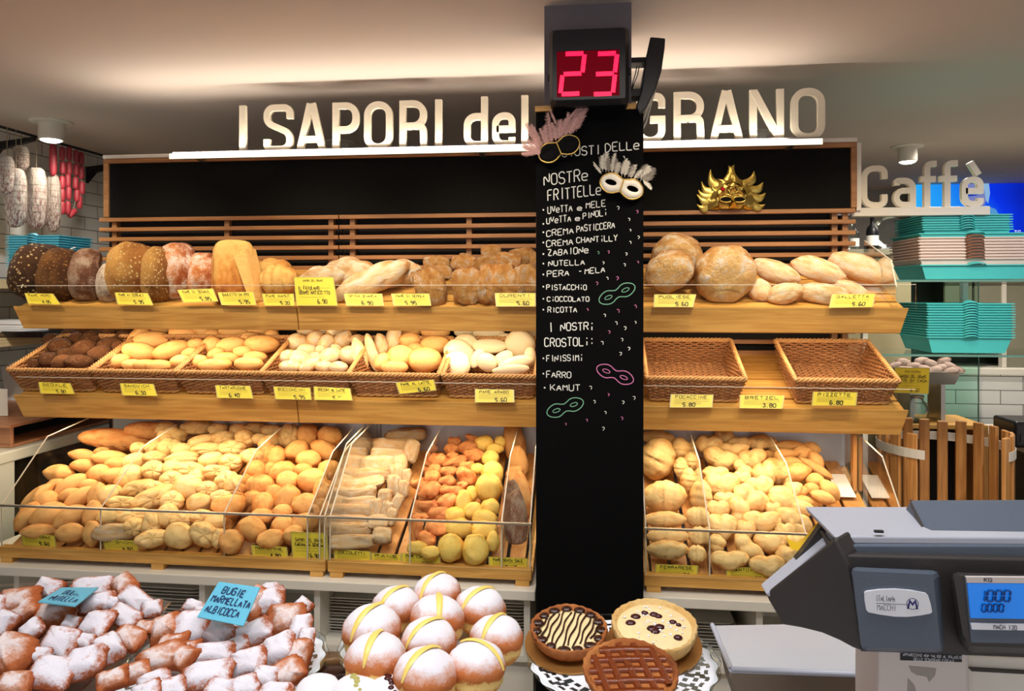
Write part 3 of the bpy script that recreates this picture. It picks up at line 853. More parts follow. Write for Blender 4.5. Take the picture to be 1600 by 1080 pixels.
# ------------------------------------------------------------------ white back counter under the bins
CT = -0.935                      # worktop height relative to the eye
YC = 2.315
c0, c1 = -2.24, X(832, YC)
for (xa, xb, lb, divs) in [(c0, X(836, YC), 'long white back counter left of the pillar, with open cubbies', (15, 308, 490, 822)), (X(1003, YC), 1.30, 'white back counter right of the pillar, behind the scale', (1012, 1190))]:
    bc = thing('back_counter', lb, 'counter', ((xa+xb)/2, YC+0.3, 0))
    o_ = Matrix.Translation((-(xa+xb)/2, -YC-0.3, 0))
    def bco(mb, n, m):
        o = mb.obj(n, m, bc); o.matrix_parent_inverse = o_; return o
    z = EYE+CT
    bevel(bco(MB().box((xa, YC, z-0.032), (xb, YC+0.66, z)), 'worktop', 'white'), 0.003)
    bco(MB().box((xa, YC+0.03, z-0.24), (xb, YC+0.64, z-0.22)), 'cubby_floor', 'white')
    bco(MB().box((xa, YC+0.42, z-0.22), (xb, YC+0.44, z-0.032)), 'cubby_back', 'white')
    for px in divs:
        x = min(max(X(px, YC), xa+0.01), xb-0.01)
        bco(MB().box((x-0.010, YC+0.03, z-0.22), (x+0.010, YC+0.42, z-0.032)), 'divider', 'white')
    bco(MB().box((xa+0.01, YC+0.05, 0.0), (xb-0.01, YC+0.64, z-0.24)), 'plinth_cabinet', 'white')

# ------------------------------------------------------------------ the three slanted bread bins
YBF = 2.36                       # front glass
BZ = CT+0.055                    # rail top relative to the eye
TB = 0.43                        # floor slope
BX = [(-2.075, -0.893), (-0.885, X(831, YBF)), (X(1006, YBF), 0.945)]
BL = ['wide slanted acrylic bread bin at the left, heaped with pale rolls', 'slanted bread bin between the long bin and the pillar, with flat loaves and yellow rolls', 'slanted bread bin right of the pillar, heaped with pale twisted rolls']
DIV = [[157, 350, 480], [499, 640, 783], [1108, 1258]]
bins = []
for k in range(3):
    xa, xb = BX[k]
    bn = thing('bread_bin', BL[k], 'bread bin', ((xa+xb)/2, YBF+0.3, EYE+CT))
    o_ = Matrix.Translation((-(xa+xb)/2, -YBF-0.3, -EYE-CT))
    bins.append(bn)
    def bbo(mb, n, m, l=None, p=bn):
        o = mb.obj(n, m, p, label=l); o.matrix_parent_inverse = o_ if p is bn else Matrix.Identity(4); return o
    z = EYE+BZ; zc = EYE+CT
    # wooden base: front rail on feet
    b = MB().box((xa, YBF-0.012, z-0.036), (xb, YBF+0.02, z))
    bevel(bbo(b, 'front_rail', 'oak'), 0.002, 1)
    for x in (xa+0.03, (xa+xb)/2, xb-0.03):
        bbo(MB().box((x-0.022, YBF-0.010, zc), (x+0.022, YBF+0.016, z-0.036)), 'foot', 'oak')
    for x in (xa+0.01, xb-0.01):
        bbo(MB().prism([(x-0.01, YBF+0.02, z-0.036), (x-0.01, YBF+0.60, z-0.036), (x-0.01, YBF+0.60, z-0.030+0.58*TB), (x-0.01, YBF+0.02, z-0.026)], (0.02, 0, 0)), 'side_rail', 'oak')
    b = MB()
    n = int((xb-xa-0.04)/0.062); pw = (xb-xa-0.044)/n
    for i in range(n):
        x = xa+0.022+i*pw+0.006
        b.prism([(x, YBF+0.022, z-0.010), (x+pw-0.012, YBF+0.022, z-0.010), (x+pw-0.012, YBF+0.60, z-0.010+0.578*TB), (x, YBF+0.60, z-0.010+0.578*TB)], (0, 0.004, -0.012))
    bbo(b, 'floor_slats', 'oak_y')
    bbo(MB().box((xa+0.02, YBF+0.03, z-0.034), (xb-0.02, YBF+0.60, z-0.030)), 'crumb_tray', 'steel')
    bbo(MB().box((xa, YBF+0.605, z-0.03), (xb, YBF+0.612, EYE-0.485)), 'back_panel', 'steel', 'steel back panel')
    # front glass
    gz = EYE-0.737
    g = bbo(MB().box((xa, YBF-0.016, z-0.004), (xb, YBF-0.0125, gz)), 'front_glass', 'acrylic', 'clear front pane')
    bbo(MB().box((xa, YBF-0.020, gz), (xb, YBF-0.009, gz+0.006)), 'glass_rim', 'alu', None, g)
    # shaped end panels and dividers
    PR = [(YBF, z-0.004), (YBF, gz), (YBF+0.215, EYE-0.540), (YBF+0.46, EYE-0.506), (YBF+0.60, EYE-0.506), (YBF+0.60, z-0.01+0.58*TB)]
    PD = [(YBF, z+0.0), (YBF, gz), (YBF+0.235, EYE-0.575), (YBF+0.46, EYE-0.530), (YBF+0.60, EYE-0.530), (YBF+0.60, z-0.008+0.58*TB), (YBF+0.02, z-0.008)]
    ends = [(xa+0.004, PR, 'end_panel'), (xb-0.007, PR, 'end_panel')]
    for px in DIV[k]: ends.append((at(px, 845, YBF).x, PD, 'divider'))
    for x, P, nm in ends:
        sm = False
        e = bbo(MB().prism([(x, y_, z_) for y_, z_ in P], (0.003, 0, 0)), nm, 'smoke' if sm else 'acrylic', 'dark glossy end panel' if sm else None)
        q = MB()
        for i in range(0, 3):
            (ya, za_), (yb, zb_) = P[i], P[i+1]
            d = Vector((0, yb-ya, zb_-za_)).normalized(); nn = Vector((0, -d.z, d.y))*0.0025
            A, B = Vector((x-0.0005, ya, za_)), Vector((x-0.0005, yb, zb_))
            q.prism([A, B, B+nn, A+nn], (0.004, 0, 0))
        bbo(q, 'polished_edge', 'glass_edge', None, e)
un_ = bins[2]; o_ = Matrix.Translation(-un_.location)
o = bevel(MB().box((0.922, YBF+0.44, EYE-0.715), (0.936, YBF+0.47, EYE-0.508)).obj('rear_post', 'oak_z', un_), 0.002, 1); o.matrix_parent_inverse = o_
o = MB().prism([(0.850, 2.74, EYE-0.722), (0.912, 2.74, EYE-0.722), (0.912, 2.86, EYE-0.670), (0.850, 2.86, EYE-0.670)], (0, -0.002, 0.003)).obj('paper_card', 'paper')
tag(o, 'blank white card lying on the bare slats at the right end of the bins', 'card')
# matching zero transform for second-level children
for bn in bins:
    for ch in bn.children:
        for g in ch.children:
            g.matrix_parent_inverse = ch.matrix_parent_inverse.copy() if False else Matrix.Identity(4)
# ------------------------------------------------------------------ bread
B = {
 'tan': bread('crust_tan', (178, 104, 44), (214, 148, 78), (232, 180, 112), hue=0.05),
 'pale': bread('crust_pale', (196, 128, 60), (230, 178, 104), (246, 214, 150), hue=0.05),  # crust tones, with roll shading also put into the low-to-top contrast
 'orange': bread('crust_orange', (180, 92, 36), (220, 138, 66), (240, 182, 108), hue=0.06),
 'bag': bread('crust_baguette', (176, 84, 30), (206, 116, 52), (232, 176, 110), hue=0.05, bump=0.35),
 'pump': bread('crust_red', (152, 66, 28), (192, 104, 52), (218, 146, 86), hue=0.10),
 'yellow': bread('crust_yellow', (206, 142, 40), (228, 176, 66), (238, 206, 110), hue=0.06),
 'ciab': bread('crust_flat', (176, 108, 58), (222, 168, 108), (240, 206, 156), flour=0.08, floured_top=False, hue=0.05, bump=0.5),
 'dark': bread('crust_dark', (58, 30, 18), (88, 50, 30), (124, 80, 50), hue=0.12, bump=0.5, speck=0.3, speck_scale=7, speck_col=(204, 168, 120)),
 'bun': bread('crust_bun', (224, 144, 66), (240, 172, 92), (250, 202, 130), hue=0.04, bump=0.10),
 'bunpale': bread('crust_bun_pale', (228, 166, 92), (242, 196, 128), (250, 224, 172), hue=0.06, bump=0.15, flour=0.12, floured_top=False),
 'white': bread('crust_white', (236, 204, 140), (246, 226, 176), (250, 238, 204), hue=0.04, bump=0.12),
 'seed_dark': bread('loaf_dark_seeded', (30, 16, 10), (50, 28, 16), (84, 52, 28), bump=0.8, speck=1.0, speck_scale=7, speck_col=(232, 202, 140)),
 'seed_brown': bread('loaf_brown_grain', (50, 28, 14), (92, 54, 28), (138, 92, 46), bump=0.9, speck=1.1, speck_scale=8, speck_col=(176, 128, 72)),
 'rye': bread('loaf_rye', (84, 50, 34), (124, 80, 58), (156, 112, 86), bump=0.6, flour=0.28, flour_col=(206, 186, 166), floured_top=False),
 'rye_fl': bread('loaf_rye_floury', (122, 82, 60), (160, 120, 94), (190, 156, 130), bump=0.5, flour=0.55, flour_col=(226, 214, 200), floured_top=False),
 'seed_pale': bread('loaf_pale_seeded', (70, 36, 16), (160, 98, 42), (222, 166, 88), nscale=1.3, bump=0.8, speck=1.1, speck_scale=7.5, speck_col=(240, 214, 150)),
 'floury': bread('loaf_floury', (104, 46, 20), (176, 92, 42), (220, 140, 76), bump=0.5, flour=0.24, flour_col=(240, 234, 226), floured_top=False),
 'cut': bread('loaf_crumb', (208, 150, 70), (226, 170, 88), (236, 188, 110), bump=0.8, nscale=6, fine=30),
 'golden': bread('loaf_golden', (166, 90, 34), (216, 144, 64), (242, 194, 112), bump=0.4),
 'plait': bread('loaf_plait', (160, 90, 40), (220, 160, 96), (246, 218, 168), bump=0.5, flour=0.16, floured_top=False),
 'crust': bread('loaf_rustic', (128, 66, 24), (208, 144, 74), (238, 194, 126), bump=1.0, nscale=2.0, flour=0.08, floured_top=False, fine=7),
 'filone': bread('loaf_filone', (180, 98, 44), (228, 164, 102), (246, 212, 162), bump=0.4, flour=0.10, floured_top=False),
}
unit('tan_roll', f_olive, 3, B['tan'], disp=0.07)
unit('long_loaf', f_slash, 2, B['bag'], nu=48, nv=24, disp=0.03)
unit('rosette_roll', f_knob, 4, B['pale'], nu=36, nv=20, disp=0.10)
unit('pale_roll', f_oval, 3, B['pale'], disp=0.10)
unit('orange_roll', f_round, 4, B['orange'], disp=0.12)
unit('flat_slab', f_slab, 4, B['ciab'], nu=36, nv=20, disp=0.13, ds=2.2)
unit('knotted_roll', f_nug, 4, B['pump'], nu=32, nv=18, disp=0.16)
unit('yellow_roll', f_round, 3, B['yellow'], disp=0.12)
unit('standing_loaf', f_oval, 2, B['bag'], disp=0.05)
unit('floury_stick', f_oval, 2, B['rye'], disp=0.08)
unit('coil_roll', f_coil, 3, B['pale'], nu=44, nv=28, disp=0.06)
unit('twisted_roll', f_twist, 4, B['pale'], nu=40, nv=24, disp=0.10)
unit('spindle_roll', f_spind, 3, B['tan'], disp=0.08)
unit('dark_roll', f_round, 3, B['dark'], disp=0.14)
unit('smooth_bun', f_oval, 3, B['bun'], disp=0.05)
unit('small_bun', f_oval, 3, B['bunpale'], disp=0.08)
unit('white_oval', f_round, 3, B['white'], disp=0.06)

def settle(ms, lim=0.016, it=14):
    """nudge neighbouring rolls apart so that they touch instead of sinking into each other"""
    P = [m.translation.copy() for m in ms]; O = [p.copy() for p in P]
    A = [[(Vector(m.col[k][:3]).normalized(), Vector(m.col[k][:3]).length) for k in range(3)] for m in ms]
    def rad(i, n): return 1/math.sqrt(sum((n.dot(ax)/r)**2 for ax, r in A[i]))
    for _ in range(it):
        for i in range(len(P)):
            for j in range(i):
                d = P[i]-P[j]; l = d.length
                if l > 0.16 or l < 1e-5: continue
                n = d/l; o = (rad(i, n)+rad(j, n))*0.94-l
                if o > 0: P[i] += n*(o*0.3); P[j] -= n*(o*0.3)
        for i in range(len(P)):
            e = P[i]-O[i]
            if e.length > lim: P[i] = O[i]+e*(lim/e.length)
    for m, p in zip(ms, P): m.translation = p
def heap(items, name, cat, desc, where, group, plane, gap=13, dk=0.9, i0=0):
    """items: (px, py, half length, half width, angle, shape); each becomes a roll of its own"""
    order = rows(items, gap)
    ms = []
    for i, (px, py, a, b, ang, kind) in enumerate(items):
        p = at_slope(px, py, *plane)
        if b > a: a, b, ang = b, a, ang+90
        ms.append(in_view(None, px, py, a*1.07, b*1.07, ang, p, kind, dk, rnd=R))
    settle(ms)
    for i, (px, py, a, b, ang, kind) in enumerate(items):
        k, j, n = order[i]; m = ms[i]
        put_roll(name(kind) if callable(name) else name, kind, m, '%s, %s, %s' % (desc(kind) if callable(desc) else desc, pos_words(k, j, n), where), cat, group, i+i0)

PL = (2.425, -0.815, 0.52)
L1 = [(93,740,21,13,-5),(134,712,21,10,-10),(132,728,19,10,-5),(173,717,26,12,-2),(178,729,18,11,-4),(152,745,17,15,0),(109,757,25,14,35),(134,760,13,10,10),(66,774,26,12,45),(80,779,17,15,0),(111,776,16,10,20),(122,783,24,13,40),(145,777,14,21,0),(46,806,23,14,62),(86,804,26,20,20),(104,808,24,16,35),(141,806,14,22,0),(62,829,24,11,4),(111,833,21,14,0),(144,834,13,19,10),(157,706,11,7,0),(176,745,20,12,0),(92,760,14,9,0),(190,752,12,12,0)]
heap([t+('tan_roll',) for t in L1], 'tan_roll', 'bread roll', 'smooth tan oval roll', 'left bin', 'smooth tan rolls in the left bin', PL)
L2 = [(241,697,13,10,40),(269,698,16,15,10),(286,700,15,11,0),(302,670,23,11,0),(344,684,17,11,5),(319,691,20,10,15),(329,703,25,10,0),(363,698,19,12,0),(212,720,17,12,20),(241,714,16,10,0),(290,715,23,11,5),(328,719,18,11,15),(360,722,17,12,0),(241,736,16,15,0),(267,735,14,14,0),(298,733,21,11,-8),(330,739,20,10,0),(205,743,17,16,0),(216,763,23,12,15),(261,752,16,12,5),(295,761,21,19,0),(329,762,15,12,0),(358,755,16,16,0),(171,774,18,15,30),(240,776,31,15,25),(274,780,16,16,0),(315,785,18,14,10),(341,778,15,11,0),(190,786,21,10,0),(176,809,21,13,0),(207,807,21,12,10),(241,817,13,21,8),(256,811,16,18,0),(285,811,17,12,5),(311,810,16,12,0),(333,816,15,12,0),(216,823,15,14,0),(238,842,23,13,10),(284,837,22,18,-20),(317,834,22,16,-30),(341,841,10,14,0),(367,675,13,10,0),(396,670,15,9,0),(382,688,15,13,-30),(402,686,12,8,0),(424,693,17,13,10),(396,713,18,12,-5),(424,673,15,9,0),(452,682,14,18,0),(364,757,17,16,0),(262,674,16,12,0),(270,680,20,14,0),(340,671,14,9,0),(220,700,12,9,0),(311,747,12,9,0),(250,760,12,10,0)]
heap([t+(('rosette_roll', 'rosette_roll', 'pale_roll')[i % 3],) for i, t in enumerate(L2)], lambda k: k, 'bread roll', lambda k: 'knobbly pale rosette roll' if k == 'rosette_roll' else 'pale lumpy oval roll', 'long left bin', 'pale rolls in the middle of the left bin', PL)
t = (179, 832, 29, 12, 2); p = at_slope(179, 832, *PL)
put_roll('flat_loaf', 'flat_slab', in_view(None, 179, 832, 30, 13, 2, p, '', 0.9, roll=0.1), 'floury flat square-ended loaf lying at the front glass beside the first divider', 'bread', None)
L3 = [(481,680,16,17,30),(515,682,18,15,-20),(464,705,19,15,15),(507,703,21,13,-30),(430,713,16,17,0),(482,718,18,14,0),(409,734,22,15,-5),(445,738,19,15,10),(446,757,17,16,0),(481,751,22,18,0),(513,733,16,13,0),(388,757,13,13,0),(411,763,17,17,10),(447,782,20,19,45),(480,790,20,17,0),(505,767,15,18,0),(367,788,27,16,5),(412,787,16,18,0),(394,780,11,11,0),(392,825,21,17,-25),(368,842,18,18,0),(448,822,16,15,0),(427,841,20,14,5),(412,808,18,11,0),(471,818,21,14,0),(435,800,15,12,0),(457,836,15,14,0),(500,795,12,16,0),(430,765,12,12,0),(470,735,14,10,0)]
heap([t+('orange_roll',) for t in L3], 'orange_roll', 'bread roll', 'round golden orange roll', 'long left bin', 'golden orange rolls in the left bin', PL)
for px, py, a, b, ang, lb in [(182, 687, 53, 17, -5, 'long glossy orange loaf with slanting cuts at the back of the left bin'), (238, 673, 40, 14, -4, 'second slashed long loaf, pale brown, behind the orange one in the left bin')]:
    p = at_slope(px, py, *PL)
    put_roll('long_loaf', 'long_loaf', in_view(None, px, py, a, b, ang, p, '', 0.95, roll=0.5), lb, 'bread', None)
# flat loaves stacked in two leaning columns
M1 = [(634,680,29,10,5),(613,698,30,12,-3),(608,710,27,10,-3),(594,724,26,12,0),(582,744,33,11,0),(568,759,29,10,12),(556,772,32,14,8),(551,798,33,11,0),(547,815,29,9,0),(548,828,29,11,0),(550,847,33,11,2),(643,705,11,17,-15),(626,726,10,15,0),(625,744,11,17,5),(617,760,10,16,5),(602,777,10,12,0),(588,795,9,14,0),(604,796,9,12,-20),(619,787,8,14,-25),(592,816,15,11,0),(597,838,14,12,0),(610,809,8,13,-15),(629,764,8,13,0),(561,788,24,9,4),(630,745,7,12,0)]
heap([t+('flat_slab',) for t in M1], 'flat_loaf', 'bread', 'flat crinkly floured loaf', 'middle bin stack', 'flat loaves stacked in the middle bin', PL, 11, 0.75)
M2r = [(710,690,10,8,0),(739,687,12,7,-30),(708,701,11,9,0),(729,699,15,11,5),(741,712,16,12,-5),(690,720,12,10,30),(707,712,9,6,0),(710,722,18,10,15),(729,728,12,9,0),(679,734,10,9,0),(700,737,14,9,0),(728,743,15,16,50),(674,748,13,13,30),(699,753,13,10,0),(677,768,14,14,30),(704,766,18,10,-4),(719,760,8,7,0),(700,784,16,13,10),(669,791,16,10,0),(686,804,17,13,0),(663,809,9,7,0),(649,825,12,18,0),(686,827,18,14,-10),(668,842,14,12,-30),(654,755,11,9,0),(660,775,9,9,0)]
heap([t+('knotted_roll',) for t in M2r], 'knotted_roll', 'bread roll', 'small reddish knotted roll', 'middle bin', 'reddish knotted rolls in the middle bin', PL, 11)
M2y = [(760,694,14,12,0),(781,692,9,10,0),(772,700,13,8,0),(767,717,13,13,30),(748,733,10,8,0),(758,763,20,21,0),(768,740,16,17,30),(728,783,12,19,-10),(739,798,14,12,30),(765,794,14,13,0),(713,806,15,13,0),(757,812,19,13,-10),(717,826,20,14,0),(757,828,19,14,0),(655,857,16,10,0),(702,857,19,20,0),(742,858,20,22,0),(769,847,10,15,0),(676,862,14,10,0),(741,772,9,12,0)]
heap([t+('yellow_roll',) for t in M2y], 'yellow_roll', 'bread roll', 'round yellow roll', 'bin left of pillar', 'yellow rolls in the middle bin', PL, 11)
for px, py, a, b, ang, kd, lb in [(804, 692, 38, 17, 100, 'standing_loaf', 'glossy brown loaf standing upright at the back of the narrow bin compartment by the pillar'), (811, 722, 26, 14, 98, 'standing_loaf', 'second brown loaf from the back in the narrow compartment by the pillar'), (804, 738, 15, 9, 20, 'standing_loaf', 'short brown loaf end in the middle of the narrow compartment by the pillar'),
        (812, 775, 40, 19, 99, 'standing_loaf', 'third upright brown loaf with pale edge, just behind the floury ones by the pillar'), (803, 792, 42, 17, 97, 'floury_stick', 'floury brown loaf second from the front in the narrow compartment by the pillar'), (806, 812, 46, 19, 92, 'floury_stick', 'front floury grey brown loaf standing behind the price card by the pillar')]:
    p = at_slope(px, py, PL[0]+0.015, PL[1], PL[2])
    put_roll('upright_loaf', kd, in_view(None, px, py, a, b, ang, p, '', 0.6, roll=0.0), lb, 'bread', None)
R1 = [(1028,684,26,12,-5),(1034,718,32,28,70),(1038,776,33,25,3),(1039,812,32,13,0),(1043,838,31,13,0),(1043,859,31,15,0),(1076,751,14,19,0),(1095,778,18,27,-5),(1090,808,19,16,0),(1092,838,16,15,0),(1089,866,14,14,0),(1062,702,16,17,0),(1060,728,12,16,0),(1078,722,12,14,0)]
heap([t+('coil_roll',) for t in R1], 'coil_roll', 'bread roll', 'large pale coiled roll', 'bin right of pillar', 'coiled rolls next to the pillar', PL, 13)
R2 = [(1113,695,19,15,0),(1128,717,25,17,-20),(1138,685,15,10,0),(1157,691,17,9,0),(1170,713,21,15,10),(1149,700,21,10,0),(1160,732,16,10,-40),(1196,737,19,17,20),(1119,740,18,10,0),(1134,762,25,22,0),(1166,749,13,10,0),(1185,757,21,15,10),(1172,781,26,20,-30),(1219,768,26,14,15),(1228,790,33,14,-20),(1157,802,14,22,5),(1130,797,17,14,0),(1134,823,22,19,0),(1192,815,29,16,0),(1238,815,26,17,-30),(1172,860,25,15,-45),(1206,847,23,16,0),(1140,874,29,13,0),(1196,880,25,15,0),(1232,866,19,15,0),(1178,693,14,10,0),(1160,826,14,14,0),(1120,850,12,14,0),(1220,828,14,12,0),(1140,778,16,10,0),(1205,790,12,10,0),(1240,842,16,13,0)]
heap([t+('twisted_roll',) for t in R2], 'twisted_roll', 'bread roll', 'pale twisted roll', 'right bin', 'twisted rolls in the right bin', PL, 13)
R3 = [(1221,710,28,9,3),(1226,696,23,8,0),(1249,707,17,11,10),(1273,719,15,10,-60),(1275,732,26,8,-35),(1219,741,9,8,0),(1245,741,23,15,10),(1270,750,13,11,0),(1292,763,18,12,-50),(1281,775,18,10,-20),(1198,691,21,11,0),(1250,768,15,11,0),(1254,786,15,11,0),(1212,725,16,10,0),(1262,700,13,9,-20),(1235,724,18,9,-10),(1268,766,12,9,0)]
heap([t+('spindle_roll',) for t in R3], 'spindle_roll', 'bread roll', 'tan pointed roll', 'right bin', 'pointed rolls in the right bin', PL, 11)

# ------------------------------------------------------------------ wicker baskets
BW, BD, BH = 0.334, 0.310, 0.092
def basket_mesh():
    sides, rim, base = MB(), MB(), MB()
    w0, d0 = BW*0.87, BD*0.87
    def ringpt(t, k, off=0.0):
        """point on the rectangular outline at height fraction k; t in 0..4"""
        w = w0+(BW-w0)*k; d = d0+(BD-d0)*k; z = BH*k
        s = int(t) % 4; f = t-int(t)
        if s == 0: p = Vector((-w/2+w*f, -d/2-off, z))
        elif s == 1: p = Vector((w/2+off, -d/2+d*f, z))
        elif s == 2: p = Vector((w/2-w*f, d/2+off, z))
        else: p = Vector((-w/2-off, d/2-d*f, z))
        return p
    ns = 15
    stakes = [i/ns for i in range(4*ns)]
    for s in range(4):
        for i in range(ns+1):
            t = s+i/ns*0.9999
            sides.tube([ringpt(t, 0), ringpt(t, 0.5), ringpt(t, 1)], 0.0024, 4)
    nr = 13
    for j in range(nr):
        k = (j+0.5)/nr
        pts = []
        for s in range(4):
            for i in range(ns*2):
                t = s+i/(ns*2)
                ph = (i+(0.5 if False else 0)) % 4
                sg = math.sin(PI*(i/2.0+j)+PI/2*0)
                pts.append(ringpt(t, k, 0.0046*math.cos(PI*(i/2.0+j))) + Vector((0, 0, 0.001*noise.noise(Vector((t*9, j*3.1, 0))))))
        sides.tube(pts, 0.0034, 5, closed=True)
    for q in range(3):
        pts = []
        n = 4*44
        for i in range(n):
            t = 4*i/n; a = 2*PI*(i/6.0+q/3)
            pts.append(ringpt(t, 1.0, 0.0055*math.cos(a))+Vector((0, 0, 0.005+0.0055*math.sin(a))))
        rim.tube(pts, 0.0042, 5, closed=True)
    for q in range(2):
        pts = []
        n = 4*30
        for i in range(n):
            t = 4*i/n; a = 2*PI*(i/6.0+q/2)
            pts.append(ringpt(t, 0.0, 0.004+0.003*math.cos(a))+Vector((0, 0, 0.004+0.003*math.sin(a))))
        rim.tube(pts, 0.004, 5, closed=True)
    for i in range(28):
        y = -d0/2+d0*(i+0.5)/28
        pts = [(-w0/2+w0*f/26, y, 0.004+0.003*(1 if (f+i) % 2 else -1)) for f in range(27)]
        base.tube(pts, 0.0040, 4)
    for i in range(13):
        x = -w0/2+w0*(i+0.5)/13
        base.tube([(x, -d0/2, 0.004), (x, d0/2, 0.004)], 0.0032, 4)
    return sides.mesh('woven_sides', 'wicker'), rim.mesh('braided_rim', 'wicker_rim'), base.mesh('woven_base', 'wicker')
bm_ = basket_mesh()
BK = [(84, 'holding dark seeded rolls, at the far left'), (215, 'holding orange buns, second from left'), (347, 'holding orange buns, third from left'), (480, 'holding small pale buns, fourth from left'), (617, 'holding bread sticks and buns, fifth from left'), (765, 'holding white oval breads, beside the pillar'), (1085, 'standing empty beside the pillar'), (1318, 'standing empty at the right end')]
for i, (px, lb) in enumerate(BK):
    b = thing('wicker_basket', 'woven wicker basket '+lb, 'basket', group='wicker baskets on the lower shelf')
    for nm, me in zip(('woven_sides', 'braided_rim', 'woven_base'), bm_): link(nm, me, b)
    x = X(px, 2.63)
    v0 = 0.03
    b.rotation_euler = (math.radians(22), 0, 0)
    v = 0.048+BD/2-0.01
    b.location = (x, YS+v*C22-0.004*S22, EYE+SH_Z[1]-0.010+v*S22+0.004*C22)
PB = (2.66, -0.300, 0.50)
def heap_b(items, kind, name, desc, where, group, gap=11, dk=0.85):
    heap([t+((kind,) if isinstance(kind, str) else (kind[i],)) for i, t in enumerate(items)], name, 'bread roll', desc, where, group, PB, gap, dk)
heap_b([(121,514,15,9,0),(150,511,12,7,0),(167,520,14,9,0),(192,514,12,8,0),(194,526,13,9,0),(146,529,15,14,0),(170,537,16,9,15),(91,543,17,13,-5),(126,546,18,13,10),(155,553,16,12,20),(87,529,13,9,0),(120,529,10,10,0),(52,567,15,9,0),(74,562,13,11,0),(97,565,14,10,20),(123,565,18,10,0),(110,551,12,9,0),(103,525,11,11,0),(70,548,10,8,0),(185,541,10,8,0)], 'dark_roll', 'dark_roll', 'dark brown crusty roll', 'leftmost basket', 'dark rolls in the leftmost basket')
heap_b([(253,512,25,9,0),(217,527,18,13,50),(246,530,27,13,0),(290,521,20,13,0),(316,517,19,13,-20),(219,550,25,14,-10),(271,546,26,13,20),(184,564,17,10,15),(208,570,16,8,0),(230,570,19,8,0),(253,570,19,9,0),(276,565,14,9,10),(303,539,13,9,0),(190,548,10,8,30),(296,552,12,8,20)], 'smooth_bun', 'smooth_bun', 'shiny orange oval bun', 'second basket from left', 'orange buns in the second basket')
heap_b([(371,518,27,10,0),(411,515,23,9,0),(337,540,15,14,45),(361,538,23,13,10),(407,539,25,14,0),(309,565,14,10,20),(338,569,24,10,5),(358,558,18,9,0),(376,551,14,9,0),(389,568,21,10,0),(399,558,17,9,0),(337,553,13,9,30),(385,530,14,9,0),(330,524,12,9,30),(425,524,10,9,0)], 'smooth_bun', 'smooth_bun', 'shiny orange oval bun', 'third basket from left', 'orange buns in the third basket')
heap_b([(485,516,19,11,0),(510,515,9,8,0),(524,520,14,9,0),(467,535,15,14,0),(494,532,14,14,0),(510,537,16,12,65),(534,532,16,12,50),(557,531,12,8,0),(481,549,14,12,0),(469,560,15,14,0),(450,557,14,10,20),(498,557,8,7,0),(517,556,17,12,20),(540,555,15,14,0),(484,570,17,9,35),(454,572,16,9,0),(508,573,13,9,0),(527,574,14,9,0),(500,546,9,8,0),(525,545,9,8,0)], 'small_bun', 'small_bun', 'small round pale bun', 'fourth basket from left', 'small buns in the fourth basket')
heap_b([(562,556,27,11,105),(582,552,30,9,108),(597,541,20,11,100),(613,533,27,12,75),(643,516,16,10,0),(680,518,22,12,0),(641,532,17,12,0),(674,540,22,14,0),(631,555,21,17,0),(663,562,25,19,0),(617,574,20,10,0),(603,563,14,10,60),(655,545,12,9,0)], ['white_oval' if False else 'small_bun']*4+['smooth_bun']*9, lambda k: 'bread_stick' if k == 'small_bun' else 'smooth_bun', lambda k: 'long pale bread stick' if k == 'small_bun' else 'large smooth orange bun', 'fifth basket from left', 'mixed rolls in the fifth basket')
heap_b([(726,518,16,10,0),(764,521,24,11,0),(726,540,20,18,20),(718,554,25,21,-40),(714,568,20,20,0),(767,541,27,12,0),(810,538,23,22,-35),(829,522,9,10,0),(761,566,14,16,60),(786,560,16,10,30),(806,568,27,11,15),(798,578,28,8,5),(790,530,14,9,0),(745,560,9,16,-30),(828,557,9,14,0)], 'white_oval', 'oval_flatbread', 'pale soft oval flatbread', 'basket left of pillar', 'pale flatbreads in the sixth basket', 11, 0.55)

# ------------------------------------------------------------------ loaves on the top shelf
def tray_at(px, py, up=0.0):
    """point on the top shelf's tray below pixel"""
    return at_slope(px, py, YS, SH_Z[0]-0.012, T22)
def loaf_mtx(p, axis_az, tilt, rx, ry, rz, roll=0.0):
    """rx along axis (turned axis_az from +X in plan, lifted by tilt)"""
    a, t = math.radians(axis_az), math.radians(tilt)
    ax = Vector((math.cos(a)*math.cos(t), math.sin(a)*math.cos(t), math.sin(t)))
    ay = Vector((0, 0, 1)).cross(ax).normalized(); az = ax.cross(ay)
    g = math.radians(roll)
    y2 = ay*math.cos(g)+az*math.sin(g); z2 = ax.cross(y2)
    return Matrix.Translation(p) @ Matrix((ax, y2, z2)).transposed().to_4x4() @ Matrix.Diagonal((rx, ry, rz, 1))
def f_dome(v):
    """round loaf: domed at +z, flat at -z"""
    p = sup(v, 1.0, 0.75)
    if p.z < -0.45: p.z = -0.45+(p.z+0.45)*0.15
    return p
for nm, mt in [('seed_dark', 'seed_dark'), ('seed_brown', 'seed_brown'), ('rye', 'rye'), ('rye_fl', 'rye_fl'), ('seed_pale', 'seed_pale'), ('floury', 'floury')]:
    unit('dome_'+nm, f_dome, 1, B[mt], nu=44, nv=26, disp=0.07, ds=1.8)
